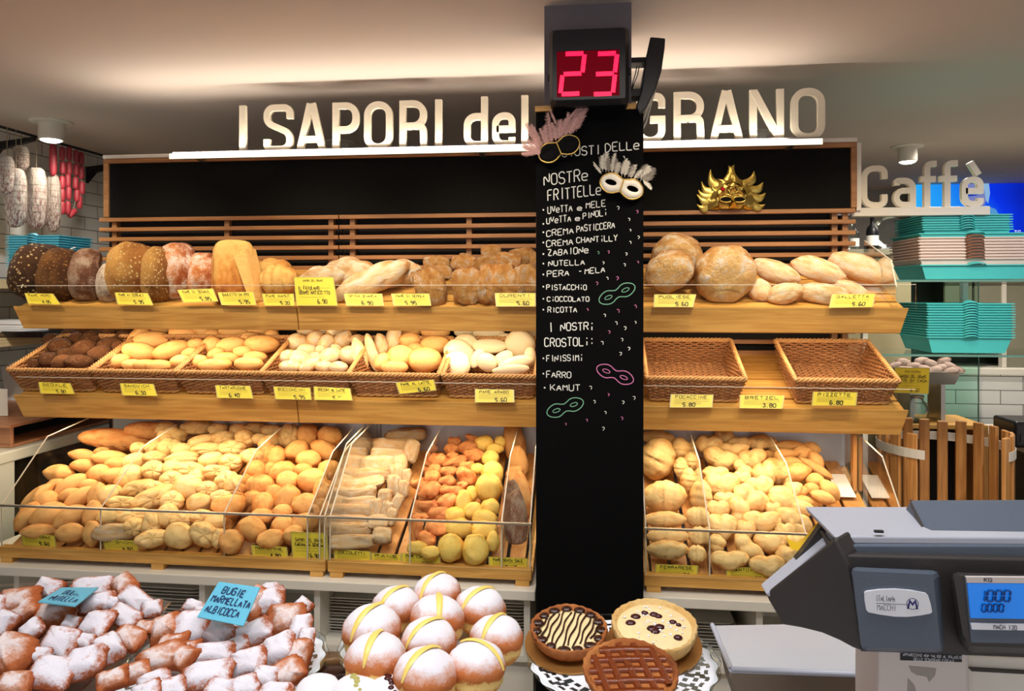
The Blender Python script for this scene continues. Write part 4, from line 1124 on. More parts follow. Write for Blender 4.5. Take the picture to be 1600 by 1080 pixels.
def dome(kind, px, py, R_, H, az, lift, label, Yc):
    """loaf standing on its edge, its dome towards azimuth az"""
    p = at(px, py, Yc)
    az, H = (-148 if az < -112 else -128), H*1.02
    a, t = math.radians(az), math.radians(lift)
    z = Vector((math.cos(a)*math.cos(t), math.sin(a)*math.cos(t), math.sin(t)))
    x = z.orthogonal().normalized(); x = (Vector((0, 0, 1))-z*z.z).normalized(); y = z.cross(x)
    m = Matrix.Translation(p) @ Matrix((x, y, z)).transposed().to_4x4() @ Matrix.Diagonal((R_, R_*0.98, H, 1))
    o = put_roll('round_loaf', kind, m, label, 'bread', None)
dome('dome_seed_dark', 64, 427, 0.118, 0.105, -132, 8, 'large dark seeded loaf standing at the left end of the top shelf', 2.72)
dome('dome_seed_brown', 98, 431, 0.105, 0.090, -128, 4, 'dark brown grainy loaf standing second from left on the top shelf', 2.71)
dome('dome_rye', 140, 431, 0.106, 0.072, -122, 4, 'dusty grey brown loaf standing third from left on the top shelf', 2.71)
dome('dome_rye_fl', 175, 442, 0.080, 0.055, -125, 4, 'small floury loaf tucked between the dusty loaf and the seeded one', 2.70)
dome('dome_seed_pale', 209, 426, 0.118, 0.100, -120, 10, 'large pale crusted loaf with seeds on its lower half, top shelf left', 2.72)
dome('dome_seed_pale', 251, 430, 0.112, 0.070, -125, 4, 'seeded golden loaf standing just left of the flour dusted one', 2.70)
dome('dome_floury', 275, 424, 0.112, 0.075, -105, 8, 'orange loaf with a white flour patch, top shelf left', 2.72)
dome('dome_floury', 317, 430, 0.088, 0.070, -100, 6, 'smaller flour dusted loaf between the floury orange loaf and the golden block', 2.73)
# tall golden block loaf with a cut face
def f_brick(v):
    p = sup(v, 0.35, 0.4); p.z *= 1+0.10*p.x
    return p
unit('brick_loaf', f_brick, 1, B['golden'], nu=40, nv=24, disp=0.06)
q = thing('block_loaf', 'tall golden block loaf standing with its cut face to the right', 'bread', at(367, 428, 2.70))
mi = loaf_mtx(at(364, 427, 2.70), -55, 6, 0.060, 0.075, 0.118, 0)
o = link('crust', UNIT['brick_loaf'][0], q); o.matrix_world = mi
o.matrix_parent_inverse = Matrix.Translation(-q.location)
fc = MB().prism([at(364, 401, 2.652), at(382, 387, 2.672), at(402, 470, 2.652), at(391, 476, 2.632)], (0.02, 0.055, 0.0))
o = fc.obj('cut_face', B['cut'], q, label='smooth cut side'); o.matrix_parent_inverse = Matrix.Translation(-q.location); bevel(o, 0.004, 2)
# sliced-looking plaited golden loaves
def f_ring(v):
    s = abs(math.sin(v.x*5.5+0.5*math.atan2(v.z, v.y)))
    k = 0.72+0.30*s**0.5
    return Vector((v.x, v.y*k, v.z*k))
unit('ridged_loaf', f_ring, 2, B['golden'], nu=44, nv=40, disp=0.03)
for px, py, a, b, ang, Yc, lb in [(414, 426, 44, 22, 12, 2.78, 'ridged golden loaf behind, right of the block loaf'), (436, 438, 31, 26, 8, 2.68, 'shorter ridged golden loaf in front of the other, left of the big yellow card')]:
    p = at(px, py, Yc)
    put_roll('ridged_loaf', 'ridged_loaf', in_view(None, px, py, a, b, ang, p, '', 0.9, roll=0.0, tilt=25), lb, 'bread', None)
# floury plaits
def f_plait(v):
    t = math.atan2(v.z, v.y); s = abs(math.sin(v.x*4.2+t*1.0))
    k = (0.78+0.26*s**0.55)*(1-v.x*v.x)**0.10
    return Vector((v.x, v.y*k, v.z*k))
unit('plaited_loaf', f_plait, 3, B['plait'], nu=48, nv=36, disp=0.05)
for i, (px, py, a, b, ang, Yc, lb) in enumerate([(507, 432, 38, 18, 8, 2.74, 'floury plaited loaf end showing behind the big yellow card'), (556, 428, 46, 25, -15, 2.80, 'golden plaited loaf lying behind the long floury one'), (580, 439, 66, 22, 24, 2.70, 'long floury plaited loaf lying slanted on the middle of the top shelf'), (618, 427, 42, 22, 8, 2.78, 'golden brown plaited loaf at the right of the floury plaits')]):
    p = at(px, py, Yc)
    put_roll('plaited_loaf', 'plaited_loaf', in_view(None, px, py, a, b, ang, p, '', 0.85, roll=0.2), lb, 'bread', None, i)
# crusty golden rolls with a cross fold, two layers
def f_fold(v):
    p = sup(v, 0.7, 0.7)
    g = math.exp(-(v.x/0.10)**2)+math.exp(-(v.z/0.12)**2)*0.6
    return p*(1-0.10*g+0.05*math.sin(7*v.x+4*v.z))
unit('folded_roll', f_fold, 4, bread('crust_folded', (128, 62, 20), (190, 114, 46), (230, 170, 94), bump=0.8, flour=0.02, floured_top=False), nu=40, nv=24, disp=0.12)
FR = [(673,452,24,34,12),(731,447,25,31,4),(767,445,20,34,-2),(785,446,26,34,-6),(822,442,21,30,0),(682,412,21,13,0),(725,411,20,13,0),(759,412,21,13,18),(767,394,16,12,0),(795,408,20,14,-10),(815,402,22,15,10),(690,425,18,13,-10),(836,408,8,14,0),(655,440,12,18,20),(726,400,9,5,0)]
order = rows(FR, 14)
for i, (px, py, a, b, ang) in enumerate(FR):
    Yc = 2.675 if py > 435 else (2.73 if py > 405 else 2.80)
    p = at(px, py, Yc); k, j, n = order[i]
    put_roll('folded_roll', 'folded_roll', in_view(None, px, py, a, b, ang, p, '', 0.8, roll=0.0), 'crusty folded loaf, %s, top shelf left of pillar' % pos_words(k, j, n), 'bread', 'folded loaves on the top shelf', i)
# right of the pillar: three rustic rounds and the long pale loaves
unit('rustic_round', f_boule, 3, B['crust'], nu=44, nv=28, disp=0.09, ds=2.0)
for i, (px, py, a, b, Yc, lb) in enumerate([(1058, 404, 40, 39, 2.80, 'round rustic loaf at the back, upper of the three right of the pillar'), (1046, 424, 38, 31, 2.69, 'round rustic loaf in front, touching the pillar'), (1132, 428, 48, 44, 2.69, 'largest round rustic loaf with a cracked crust, right of the other two')]):
    p = at(px, py, Yc)
    put_roll('rustic_round', 'rustic_round', in_view(None, px, py, a, b, 20*i, p, '', 0.85, roll=0.3), lb, 'bread', None, i)
unit('pale_loaf', f_oval, 3, B['filone'], nu=36, nv=20, disp=0.10)
for i, (px, py, a, b, ang, Yc, lb) in enumerate([(1212, 425, 38, 18, -20, 2.74, 'pale long loaf just right of the big round loaf'), (1279, 422, 41, 19, -18, 2.74, 'pale long loaf in the middle of the upper row at the right'), (1344, 419, 50, 21, -22, 2.78, 'longest pale loaf, rightmost on the top shelf'),
        (1226, 459, 28, 17, 15, 2.66, 'pale loaf showing its rounded end at the shelf front, right of the big round loaf'), (1290, 460, 42, 17, -8, 2.66, 'pale loaf lying in front below the upper row at the right'), (1335, 457, 32, 14, -30, 2.69, 'pale pointed loaf behind the rightmost price card of the top shelf'), (1188, 455, 20, 18, -40, 2.70, 'pale loaf half hidden between the big round loaf and the front ones')]):
    p = at(px, py, Yc)
    put_roll('pale_loaf', 'pale_loaf', in_view(None, px, py, a, b, ang, p, '', 0.9), lb, 'bread', None, i)

# ------------------------------------------------------------------ price cards
def card(corners, Yc, lines, label, mat='tag', ink='ink', cat='price card', group=None, name='price_card', film=True, rnd=R, lean=0.0):
    """corners: four pixels tl, tr, br, bl; the card stands in the plane Y = Yc at its foot, leaning back"""
    tl, tr, br, bl = [at(x, y, Yc+(lean if k < 2 else 0)) for k, (x, y) in enumerate(corners)]
    c = (tl+tr+br+bl)/4
    r = thing(name, label, cat, c, group)
    inv = Matrix.Translation(-c)
    n = (tr-tl).cross(bl-tl).normalized()
    if n.y > 0: n = -n
    def sub(mb, nm, m, l=None):
        o = mb.obj(nm, m, r, label=l); o.matrix_parent_inverse = inv; return o
    sub(MB().prism([tl, bl, br, tr], -n*0.0012), 'card', mat)
    ex = (tr-tl); ey = (tl-bl); w, h = ex.length, ey.length; ex = ex/w; ey = ey/h
    o0 = bl+n*0.0006
    if film:
        fr = MB()
        for a, b_ in ((tl, tr), (tr, br), (br, bl), (bl, tl)):
            d = (c-a).normalized()*0.004; d2 = (c-b_).normalized()*0.004
            fr.add([a+n*0.0004, b_+n*0.0004, b_+d2+n*0.0004, a+d+n*0.0004], [(0, 1, 2, 3)])
        sub(fr, 'film_edge', 'tag_film')
        pr = MB()
        for f in (0.62, 0.50, 0.40, 0.30):
            pr.ribbon([(w*0.10, h*f), (w*(0.9 if f > 0.4 else 0.72), h*f)], 0.0011, o0, ex, ey)
        sub(pr, 'printed_lines', 'tag_line')
    tx = MB()
    for t, fx, fy, fh, fw, pen in lines:
        write(tx, t, o0+ex*(w*fx)+ey*(h*fy)+n*0.0003, ex, ey, h*fh, pen, width=w*fw, wob=0.3, rnd=rnd)
    if tx.v: sub(tx, 'writing', ink, 'handwriting')
    return r
def ptag(corners, Yc, name_, price, label, lean=None, px=0.52):
    if lean is None: lean = 0.003 if Yc < 2.45 else 0.02
    L = []
    if name_: L.append((name_, 0.12, 0.70, 0.20, 0.74, 0.0017))
    if price: L.append((price, px, 0.10, 0.26, 0.30, 0.0028))
    return card(corners, Yc, L, label, group='yellow price cards', lean=lean)
def boxc(x0, y0, x1, y1, sk=6): return [(x0, y0), (x1-sk, y0+1), (x1, y1), (x0+sk*0.5, y1-1)]
YT = 2.573
ptag(boxc(38, 458, 95, 476, 12), YT, 'PANE NERO', '4,95', 'yellow price card at the left end, below the large dark seeded loaf')
ptag(boxc(179, 457, 240, 477, 9), YT, 'PANE AI CEREALI', '5,95', 'yellow price card below the pale loaf with seeds')
ptag([(277, 453), (333, 451), (341, 471), (286, 473)], YT, 'PANE DI SEGALE', '5,85', 'yellow price card below the small flour dusted loaf')
ptag([(340, 457), (396, 456), (401, 477), (346, 477)], YT, 'BAULETTO DA KMZ', '5,95', 'yellow price card below the golden block loaf')
ptag([(409, 459), (459, 459), (461, 478), (413, 478)], YT, 'PANE KAMUT', '5,20', 'yellow price card below the ridged golden loaves, left of the big card')
card([(459, 433), (521, 433), (528, 478), (463, 478)], YT, [('IL FRIULANO', 0.08, 0.55, 0.13, 0.55, 0.0018), ('GRANO ANTICO TTG', 0.10, 0.40, 0.12, 0.78, 0.0018), ('6,90', 0.55, 0.08, 0.14, 0.24, 0.0026), ('SAPORI DEL GRANO', 0.22, 0.84, 0.07, 0.5, 0.001)], 'big square yellow price card on the top shelf at the shelf joint', group='yellow price cards', lean=0.02)
ptag([(537, 459), (597, 459), (600, 478), (541, 478)], YT, 'SPIGA BIANCA', '6,90', 'yellow price card below the long floury plait', px=0.42)
ptag([(611, 459), (671, 459), (674, 478), (615, 478)], YT, 'PANE DI SEMOLA', '5,95', 'yellow price card left of the folded golden loaves', px=0.32)
ptag([(773, 458), (837, 458), (837, 479), (775, 479)], YT, 'DURENTI', '5,60', 'yellow price card on the top shelf touching the pillar')
ptag([(1022, 460), (1088, 460), (1083, 480), (1021, 480)], YT, 'PUGLIESE', '5,60', 'yellow price card below the round rustic loaves')
ptag([(1300, 460), (1368, 459), (1364, 480), (1295, 481)], YT, 'GALLETTA', '5,60', 'yellow price card at the right end of the top shelf')
ptag([(60, 597), (110, 599), (117, 616), (63, 615)], YT, 'SEGALE', '5,80', 'yellow price card on the leftmost basket')
ptag([(187, 599), (240, 600), (246, 619), (191, 618)], YT, 'SANDWICH', '6,30', 'yellow price card on the second basket from left', px=0.42)
ptag([(336, 602), (391, 603), (396, 623), (339, 622)], YT, 'TARTARUGHE', '6,40', 'yellow price card on the third basket from left', px=0.36)
ptag([(427, 604), (485, 606), (487, 625), (430, 624)], YT, 'BOCCONCINI', '5,95', 'yellow price card at the joint of the lower guard')
ptag([(490, 604), (547, 607), (551, 626), (491, 625)], YT, 'BOCCONI AL LATTE', '5,95', 'yellow price card on the fourth basket, right of the guard joint')
ptag([(618, 598), (678, 593), (682, 610), (624, 616)], YT-0.012, 'PANE AL LATTE', '6,60', 'tilted yellow price card stuck high on the fifth basket', 0.005)
ptag([(742, 608), (803, 609), (804, 629), (742, 629)], YT, 'PANE ARABO', '5,60', 'yellow price card on the basket beside the pillar')
ptag([(1048, 616), (1115, 617), (1113, 637), (1046, 637)], YT, 'FOCACCINE', '5,80', 'yellow price card on the empty basket beside the pillar', px=0.3)
ptag([(1156, 617), (1226, 618), (1223, 639), (1155, 638)], YT, 'BRETZEL', '3,80', 'bright yellow price card between the two empty baskets')
ptag([(1270, 612), (1340, 613), (1338, 634), (1268, 634)], YT-0.012, 'PIZZETTE', '6,80', 'yellow price card on the rightmost empty basket', 0.005, px=0.4)
YT = 2.371
ptag([(33, 834), (86, 837), (88, 855), (35, 852)], YT, 'PANE INTEGRALE', '5,60', 'yellow price card at the left end of the bins, below tan rolls')
ptag([(160, 843), (215, 845), (218, 863), (164, 861)], YT, 'MIGNON', '4,50', 'yellow price card in the long bin, below the flat square loaf')
ptag([(392, 852), (448, 855), (451, 873), (394, 870)], YT, 'MANTOVANE', '4,80', 'yellow price card below the golden orange rolls')
card([(454, 831), (511, 833), (514, 876), (457, 873)], YT, [('SAPORI DEL GRANO', 0.12, 0.66, 0.11, 0.75, 0.0015), ('FARINA DI SEMOLA', 0.10, 0.48, 0.11, 0.78, 0.0018), ('6,90', 0.50, 0.06, 0.14, 0.24, 0.0026)], 'big square yellow price card in the bin at the joint of the two left bins', group='yellow price cards', lean=0.004)
ptag([(521, 858), (579, 862), (580, 882), (522, 878)], YT, 'ZOCCOLETTI', '', 'yellow price card below the stacked flat loaves')
ptag([(580, 864), (627, 867), (628, 885), (581, 881)], YT+0.004, 'PANE', '5,60', 'yellow price card between the flat loaves and the yellow rolls', px=0.4)
ptag([(627, 864), (688, 868), (689, 887), (628, 884)], YT, 'PANE CON ZUCCA', '5,80', 'yellow price card below the yellow rolls')
ptag([(763, 870), (825, 873), (824, 894), (764, 890)], YT, 'PANE SENZA SALE', '5,40', 'yellow price card in the narrow compartment touching the pillar', px=0.42)
ptag([(1024, 882), (1091, 884), (1090, 905), (1023, 902)], YT, 'FERRARESE', '4,20', 'yellow price card below the large coiled rolls')
ptag([(1135, 886), (1203, 888), (1202, 909), (1134, 907)], YT, 'MANTOVANA', '4,80', 'yellow price card below the twisted rolls, beside the scale')
# ------------------------------------------------------------------ pastry counter in front
def zramp(name, stops, nw=0.5, nscale=3.0, rough=0.6, bump=0.2, fine=16.0, lo=-1.0, hi=1.0):
    """crust coloured by height on the pastry, broken up by noise (browned base, pale seam, sugar on top)"""
    m, nt, p = _nt(name); L = nt.links.new
    tc = nt.nodes.new('ShaderNodeTexCoord'); oi = nt.nodes.new('ShaderNodeObjectInfo')
    cmb = nt.nodes.new('ShaderNodeCombineXYZ')
    for k in range(3): L(oi.outputs['Random'], cmb.inputs[k])
    sc = nt.nodes.new('ShaderNodeVectorMath'); sc.operation = 'SCALE'; sc.inputs['Scale'].default_value = 41.0
    add = nt.nodes.new('ShaderNodeVectorMath'); add.operation = 'ADD'
    L(cmb.outputs[0], sc.inputs[0]); L(tc.outputs['Object'], add.inputs[0]); L(sc.outputs[0], add.inputs[1])
    n1 = nt.nodes.new('ShaderNodeTexNoise'); n1.inputs['Scale'].default_value = nscale; n1.inputs['Detail'].default_value = 7; n1.inputs['Roughness'].default_value = 0.62
    n2 = nt.nodes.new('ShaderNodeTexNoise'); n2.inputs['Scale'].default_value = fine; n2.inputs['Detail'].default_value = 6; n2.inputs['Roughness'].default_value = 0.7
    L(add.outputs[0], n1.inputs['Vector']); L(add.outputs[0], n2.inputs['Vector'])
    sep = nt.nodes.new('ShaderNodeSeparateXYZ'); L(tc.outputs['Object'], sep.inputs[0])
    mr = nt.nodes.new('ShaderNodeMapRange'); mr.inputs[1].default_value = lo; mr.inputs[2].default_value = hi
    L(sep.outputs[2], mr.inputs[0])
    s1 = nt.nodes.new('ShaderNodeMath'); s1.operation = 'MULTIPLY_ADD'; s1.inputs[1].default_value = nw; L(n1.outputs['Fac'], s1.inputs[0]); L(mr.outputs[0], s1.inputs[2])
    s2 = nt.nodes.new('ShaderNodeMath'); s2.operation = 'MULTIPLY_ADD'; s2.inputs[1].default_value = nw*0.5; L(n2.outputs['Fac'], s2.inputs[0]); L(s1.outputs[0], s2.inputs[2])
    s3 = nt.nodes.new('ShaderNodeMath'); s3.operation = 'SUBTRACT'; s3.inputs[1].default_value = nw*0.75; L(s2.outputs[0], s3.inputs[0])
    r = nt.nodes.new('ShaderNodeValToRGB'); e = r.color_ramp.elements
    e[0].position, e[0].color = stops[0][0], srgb(*stops[0][1]); e[1].position, e[1].color = stops[-1][0], srgb(*stops[-1][1])
    for q, c in stops[1:-1]: k = e.new(q); k.color = srgb(*c)
    L(s3.outputs[0], r.inputs[0]); L(r.outputs[0], p.inputs['Base Color'])
    p.inputs['Roughness'].default_value = rough; p.inputs['Specular IOR Level'].default_value = 0.3
    b = nt.nodes.new('ShaderNodeBump'); b.inputs['Strength'].default_value = bump; b.inputs['Distance'].default_value = 0.01
    L(n2.outputs['Fac'], b.inputs['Height']); L(b.outputs[0], p.inputs['Normal'])
    return m
M['krapfen'] = zramp('krapfen_crust', [(0.0, (206, 140, 66)), (0.24, (214, 146, 66)), (0.34, (240, 206, 130)), (0.43, (236, 196, 116)), (0.48, (190, 104, 42)), (0.62, (204, 122, 70)), (0.72, (222, 182, 168)), (0.84, (236, 232, 238))], 0.36, 2.6, 0.7)
M['bugia'] = zramp('bugia_crust', [(0.0, (90, 38, 18)), (0.46, (150, 70, 34)), (0.62, (184, 102, 62)), (0.72, (214, 176, 170)), (0.88, (240, 236, 244))], 0.95, 1.5, 0.8, 0.35, 9.0)
M['bugia_bare'] = zramp('bugia_bare_crust', [(0.0, (96, 40, 18)), (0.45, (160, 76, 34)), (0.72, (190, 104, 56)), (0.86, (214, 160, 134)), (1.0, (236, 222, 220))], 0.62, 1.7, 0.8, 0.35, 9.0)
M['cream'] = plain('custard', (246, 214, 112), 0.35)
M['choc'] = plain('chocolate', (52, 24, 14), 0.18, var=0.3, bscale=40)
M['tart_brown'] = bread('tart_brown', (110, 54, 20), (166, 92, 40), (206, 134, 70), nscale=14, fine=60, bump=0.4)
M['tart_pale'] = bread('tart_pale', (204, 148, 78), (230, 184, 112), (240, 206, 142), nscale=14, fine=60, bump=0.5)
M['tart_cream'] = plain('tart_cream', (240, 214, 160), 0.45, var=0.15, bscale=40, bump=0.2)
M['jam'] = plain('dark_jam', (62, 16, 22), 0.2)
M['apricot'] = plain('apricot_glaze', (116, 50, 16), 0.25, var=0.2, bscale=50, bump=0.2)
M['doily'] = plain('paper_lace', (236, 238, 244), 0.85)
M['gold_disc'] = plain('gold_cake_board', (176, 126, 66), 0.35, 0.6)
M['sugar'] = plain('icing_sugar', (242, 240, 244), 0.95, bump=0.3, bscale=120)
M['pistachio'] = plain('pistachio_cream', (188, 182, 104), 0.5, var=0.3, bscale=90, bump=0.4)

ZC = -0.775
cn = thing('pastry_counter', 'front counter below the pastry stands and the scale, mostly out of view', 'counter', (0.0, 0.9, 0))
bevel(MB().box((-1.5, -0.42, EYE+ZC-0.03), (1.55, 0.34, EYE+ZC)).obj('worktop', 'steel', cn), 0.003)
MB().box((-1.48, -0.40, 0), (1.53, 0.30, EYE+ZC-0.03)).obj('cabinet', 'white', cn)

def doily_mesh(r, hole=0.5):
    b = MB(); n = 120; rs = [0.0, 0.60, 0.66, 0.71, 0.76, 0.81, 0.86, 0.90, 0.94, 0.98]
    def pt(i, k):
        t = 2*PI*i/n; f = rs[k]; w = 1+0.018*math.cos(t*20)*(f > 0.85)
        return (r*f*w*math.cos(t), r*f*w*math.sin(t), 0.10*r*max(0, f-0.7)**1.0)
    vs = [pt(i, k) for k in range(1, len(rs)) for i in range(n)]
    vs.append((0, 0, 0)); c = len(vs)-1
    fs = [(c, i, (i+1) % n) for i in range(n)]
    for k in range(len(rs)-2):
        for i in range(n):
            hol = (k % 2 == 1 and (i+k) % 3 != 0) and not (k == 7)
            if k in (2, 4) and i % 6 in (0, 1): hol = True
            if hol: continue
            a = k*n+i; d = k*n+(i+1) % n
            fs.append((a, d, d+n, a+n))
    return b.add(vs, fs).mesh('doily', 'doily')
def plate_on_stand(px, py, z, r, lb, lbd, base=True, pedestal=None):
    p = at_z(px, py, z)
    q = thing('cake_stand', lb, 'cake stand', (p.x, p.y, EYE+ZC))
    h = z-ZC
    prof = [(0.0, h-0.004), (r*0.90, h-0.004), (r*1.0, h+0.012), (r*1.005, h+0.016), (r*0.99, h+0.018), (r*0.90, h+0.002), (0.0, h+0.002)]
    MB().lathe(prof, n=96, wob=lambda t, k: 1+(0.012*math.cos(t*20) if k in (2, 3, 4) else 0)).obj('plate', 'glass_dish', q, label='clear glass plate with wavy rim')
    MB().lathe([(0.0, h-0.004), (0.014, h-0.006), (0.012, h-0.05), (0.016, 0.02), (0.055, 0.006), (0.06, 0.0), (0.0, 0.0)], n=28).obj('foot', 'glass_dish', q)
    d = link('doily', doily_mesh(r*0.985), None, (p.x, p.y, EYE+z+0.0045))
    tag(d, lbd, 'doily', 'paper lace doilies')
    return p
KZ = -0.605
pk = plate_on_stand(672, 1016, KZ, 0.152, 'glass cake stand carrying the cream filled doughnuts', 'round white lace doily under the cream filled doughnuts')
pt_ = plate_on_stand(972, 1040, KZ, 0.155, 'glass cake stand carrying the three tarts', 'round white lace doily under the three tarts')
pb = plate_on_stand(352, 1046, -0.635, 0.168, 'glass cake stand under the apricot jam fritters', 'white lace doily showing at the right rim of the apricot fritters')

# cream filled doughnuts
def f_kr(v):
    p = sup(v, 1.0, 0.9)
    band = math.exp(-((v.z+0.18)/0.16)**2)
    k = 1-0.07*band
    return Vector((p.x*k, p.y*k, p.z*(1 if p.z > 0 else 0.92)))
unit('cream_doughnut', f_kr, 3, M['krapfen'], nu=40, nv=26, disp=0.05)
def slit_mesh(w0=0.12):
    b = MB(); n = 24; L, C, Rr = [], [], []
    for i in range(n+1):
        a = math.radians(12+118*i/n); w = w0*math.sin(PI*min(1, max(0, (i+0.4)/(n+0.8))))**0.6
        d = Vector((math.cos(a), 0, math.sin(a)))
        d.z *= 1.04; L.append(d*1.02+Vector((0, w, 0))); C.append(d*1.085); Rr.append(d*1.02-Vector((0, w, 0)))
    vs = L+C+Rr; m = n+1; fs = []
    for i in range(n): fs += [(i, i+1, m+i+1, m+i), (m+i, m+i+1, 2*m+i+1, 2*m+i)]
    return b.add(vs, fs, True).mesh('cream_filling', 'cream')
slit = slit_mesh()
KR = [(683, 932, 37, -118, 'topmost in the picture, at the back of the stand'), (619, 951, 37, -122, 'at the back left of the stand'), (750, 955, 39, -128, 'at the back right of the stand'), (683, 972, 42, -75, 'in the middle of the second row'), (581, 990, 44, -115, 'at the left edge of the stand'),
      (776, 1000, 41, -115, 'at the right edge of the stand'), (670, 1006, 42, -130, 'in the centre of the stand'), (587, 1036, 47, -95, 'at the front left, its custard slit facing forward'), (744, 1044, 45, -20, 'at the front right, with a wide sideways custard slit'), (664, 1062, 49, -120, 'at the very front of the stand')]
for i, (px, py, a, az, lb) in enumerate(KR):
    p = at_z(px, py, KZ+0.047); r = a*px2m(p)*1.04
    o = link('cream_doughnut', UNIT['cream_doughnut'][i % 3]); o.location = (p.x, p.y, EYE+KZ+0.008+r*0.83)
    o.scale = (r, r, r*0.88); o.rotation_euler = (R.uniform(-0.12, 0.12), R.uniform(-0.12, 0.12), math.radians(az))
    tag(o, 'sugared doughnut with yellow custard, '+lb, 'pastry', 'custard doughnuts on the glass stand')
    c = link('cream_filling', slit, o, label='yellow custard in the slit')
# three filled buns at the bottom edge, and a chocolate tart between the stands
q = thing('serving_plate', 'low plate at the bottom edge, carrying the three icing covered buns', 'plate', (at_z(556, 1100, -0.60).x, at_z(556, 1100, -0.60).y, EYE+ZC))
MB().lathe([(0.0, 0.155), (0.10, 0.155), (0.115, 0.163), (0.112, 0.166), (0.10, 0.159), (0.0, 0.159)], n=48).obj('plate', 'glass_dish', q)
MB().lathe([(0.0, 0.155), (0.02, 0.15), (0.02, 0.02), (0.05, 0.0), (0.0, 0.0)], n=24).obj('foot', 'glass_dish', q)
unit('iced_bun', f_kr, 2, M['sugar'], nu=32, nv=20, disp=0.04)
for i, (px, py, a, m_, lb) in enumerate([(497, 1086, 36, None, 'icing covered bun at the bottom edge, left of the pistachio one'), (556, 1092, 42, 'pistachio', 'icing covered bun with pistachio cream at the bottom edge'), (610, 1096, 44, 'jam', 'icing covered bun with dark berry filling at the bottom edge')]):
    p = at_z(px, py, -0.585); r = a*px2m(p)
    o = link('iced_bun', UNIT['iced_bun'][i % 2]); o.location = p; o.scale = (r, r, r*0.8); o.rotation_euler = (0, 0, math.radians(-60))
    tag(o, lb, 'pastry', 'icing covered buns')
    if m_:
        b = MB()
        for k in range(9):
            t = math.radians(40+11*k); b.ball((math.cos(t)*0.86, -0.03+0.05*math.sin(k*2.2), math.sin(t)*0.99), (0.14, 0.13, 0.09), 10, 7)
        b.obj('filling', m_, o, label='green pistachio cream' if m_ == 'pistachio' else 'dark berry filling')
p = at_z(512, 1056, -0.66)
o = MB().lathe([(0.0, 0.02), (0.045, 0.02), (0.052, 0.012), (0.050, -0.02), (0.0, -0.02)], n=40).obj('chocolate_cake', 'choc', None, p)
tag(o, 'round dark chocolate cake half hidden between the apricot fritters and the doughnuts', 'cake')
q = thing('cake_pedestal', 'glass pedestal below the dark chocolate cake between the stands', 'cake stand', (p.x, p.y, EYE+ZC))
MB().lathe([(0.0, -0.023-0.66-ZC+0.0), (0.055, -0.023-0.66-ZC), (0.055, -0.028-0.66-ZC), (0.012, -0.032-0.66-ZC), (0.012, 0.012), (0.045, 0.0), (0.0, 0.0)], n=32).obj('plate', 'glass_dish', q)

# powdered fritters
def f_pil(v):
    p = sup(v, 0.5, 0.9)
    r = max(abs(p.x), abs(p.y))
    th = max(0.0, 1-r**3.0)**0.55
    z = p.z*(0.25+0.75*th) if True else p.z
    c = 1+0.07*(abs(p.x*p.y))**1.2
    e = 1+(0.03*math.cos(math.atan2(p.y, p.x)*36) if r > 0.9 else 0)
    return Vector((p.x*c*e, p.y*c*e, z+0.10*vn(p, 1.7, 2.0)))
unit('filled_fritter', f_pil, 5, M['bugia'], nu=64, nv=18, disp=0.14, ds=1.3)
unit('bare_fritter', f_pil, 3, M['bugia_bare'], nu=64, nv=18, disp=0.18, ds=1.4)
B1 = [(28,940,33,20,10),(78,920,29,16,-15),(144,918,29,14,10),(194,916,26,18,-30),(152,943,26,16,20),(213,941,29,17,-25),(83,962,31,19,5),(194,963,26,15,-20),(8,976,22,19,-15),(150,978,31,23,-5),(202,997,27,17,-15),(169,1015,24,21,-40),(93,1006,31,22,-3),(20,1023,42,30,-15),(133,1038,29,24,25),(80,1052,32,26,0),(22,1072,24,20,10),(50,988,18,18,60),(130,1002,20,12,0),(237,952,16,15,20),(227,980,16,12,0),(62,1024,18,12,0),(110,975,14,12,0),(40,958,24,18,40),(176,944,12,10,0),(-12,948,22,18,0),(175,1062,20,16,30)]
B2 = [(400,943,20,26,-25),(420,941,25,21,25),(420,921,14,11,0),(448,969,29,24,10),(393,991,32,18,35),(299,984,26,26,20),(258,984,24,23,30),(345,994,29,22,-20),(436,1018,26,26,35),(387,1038,32,24,15),(254,1028,34,20,30),(323,1057,38,24,15),(415,1060,22,17,0),(448,1052,30,20,30),(345,1078,22,15,0),(382,1073,22,16,20),(469,1024,17,23,-10),(470,984,17,23,10),(302,950,18,11,0),(334,1021,30,14,15),(289,1030,15,20,-20),(240,1068,26,17,25),(267,1076,22,16,20),(291,1014,22,12,0),(478,1000,14,18,0),(474,948,16,12,-40),(268,1010,22,19,0),(370,1010,18,16,30),(318,960,20,14,0),(430,1085,26,18,0),(210,1052,22,15,30),(228,1084,24,16,20)]
rf = random.Random(11)
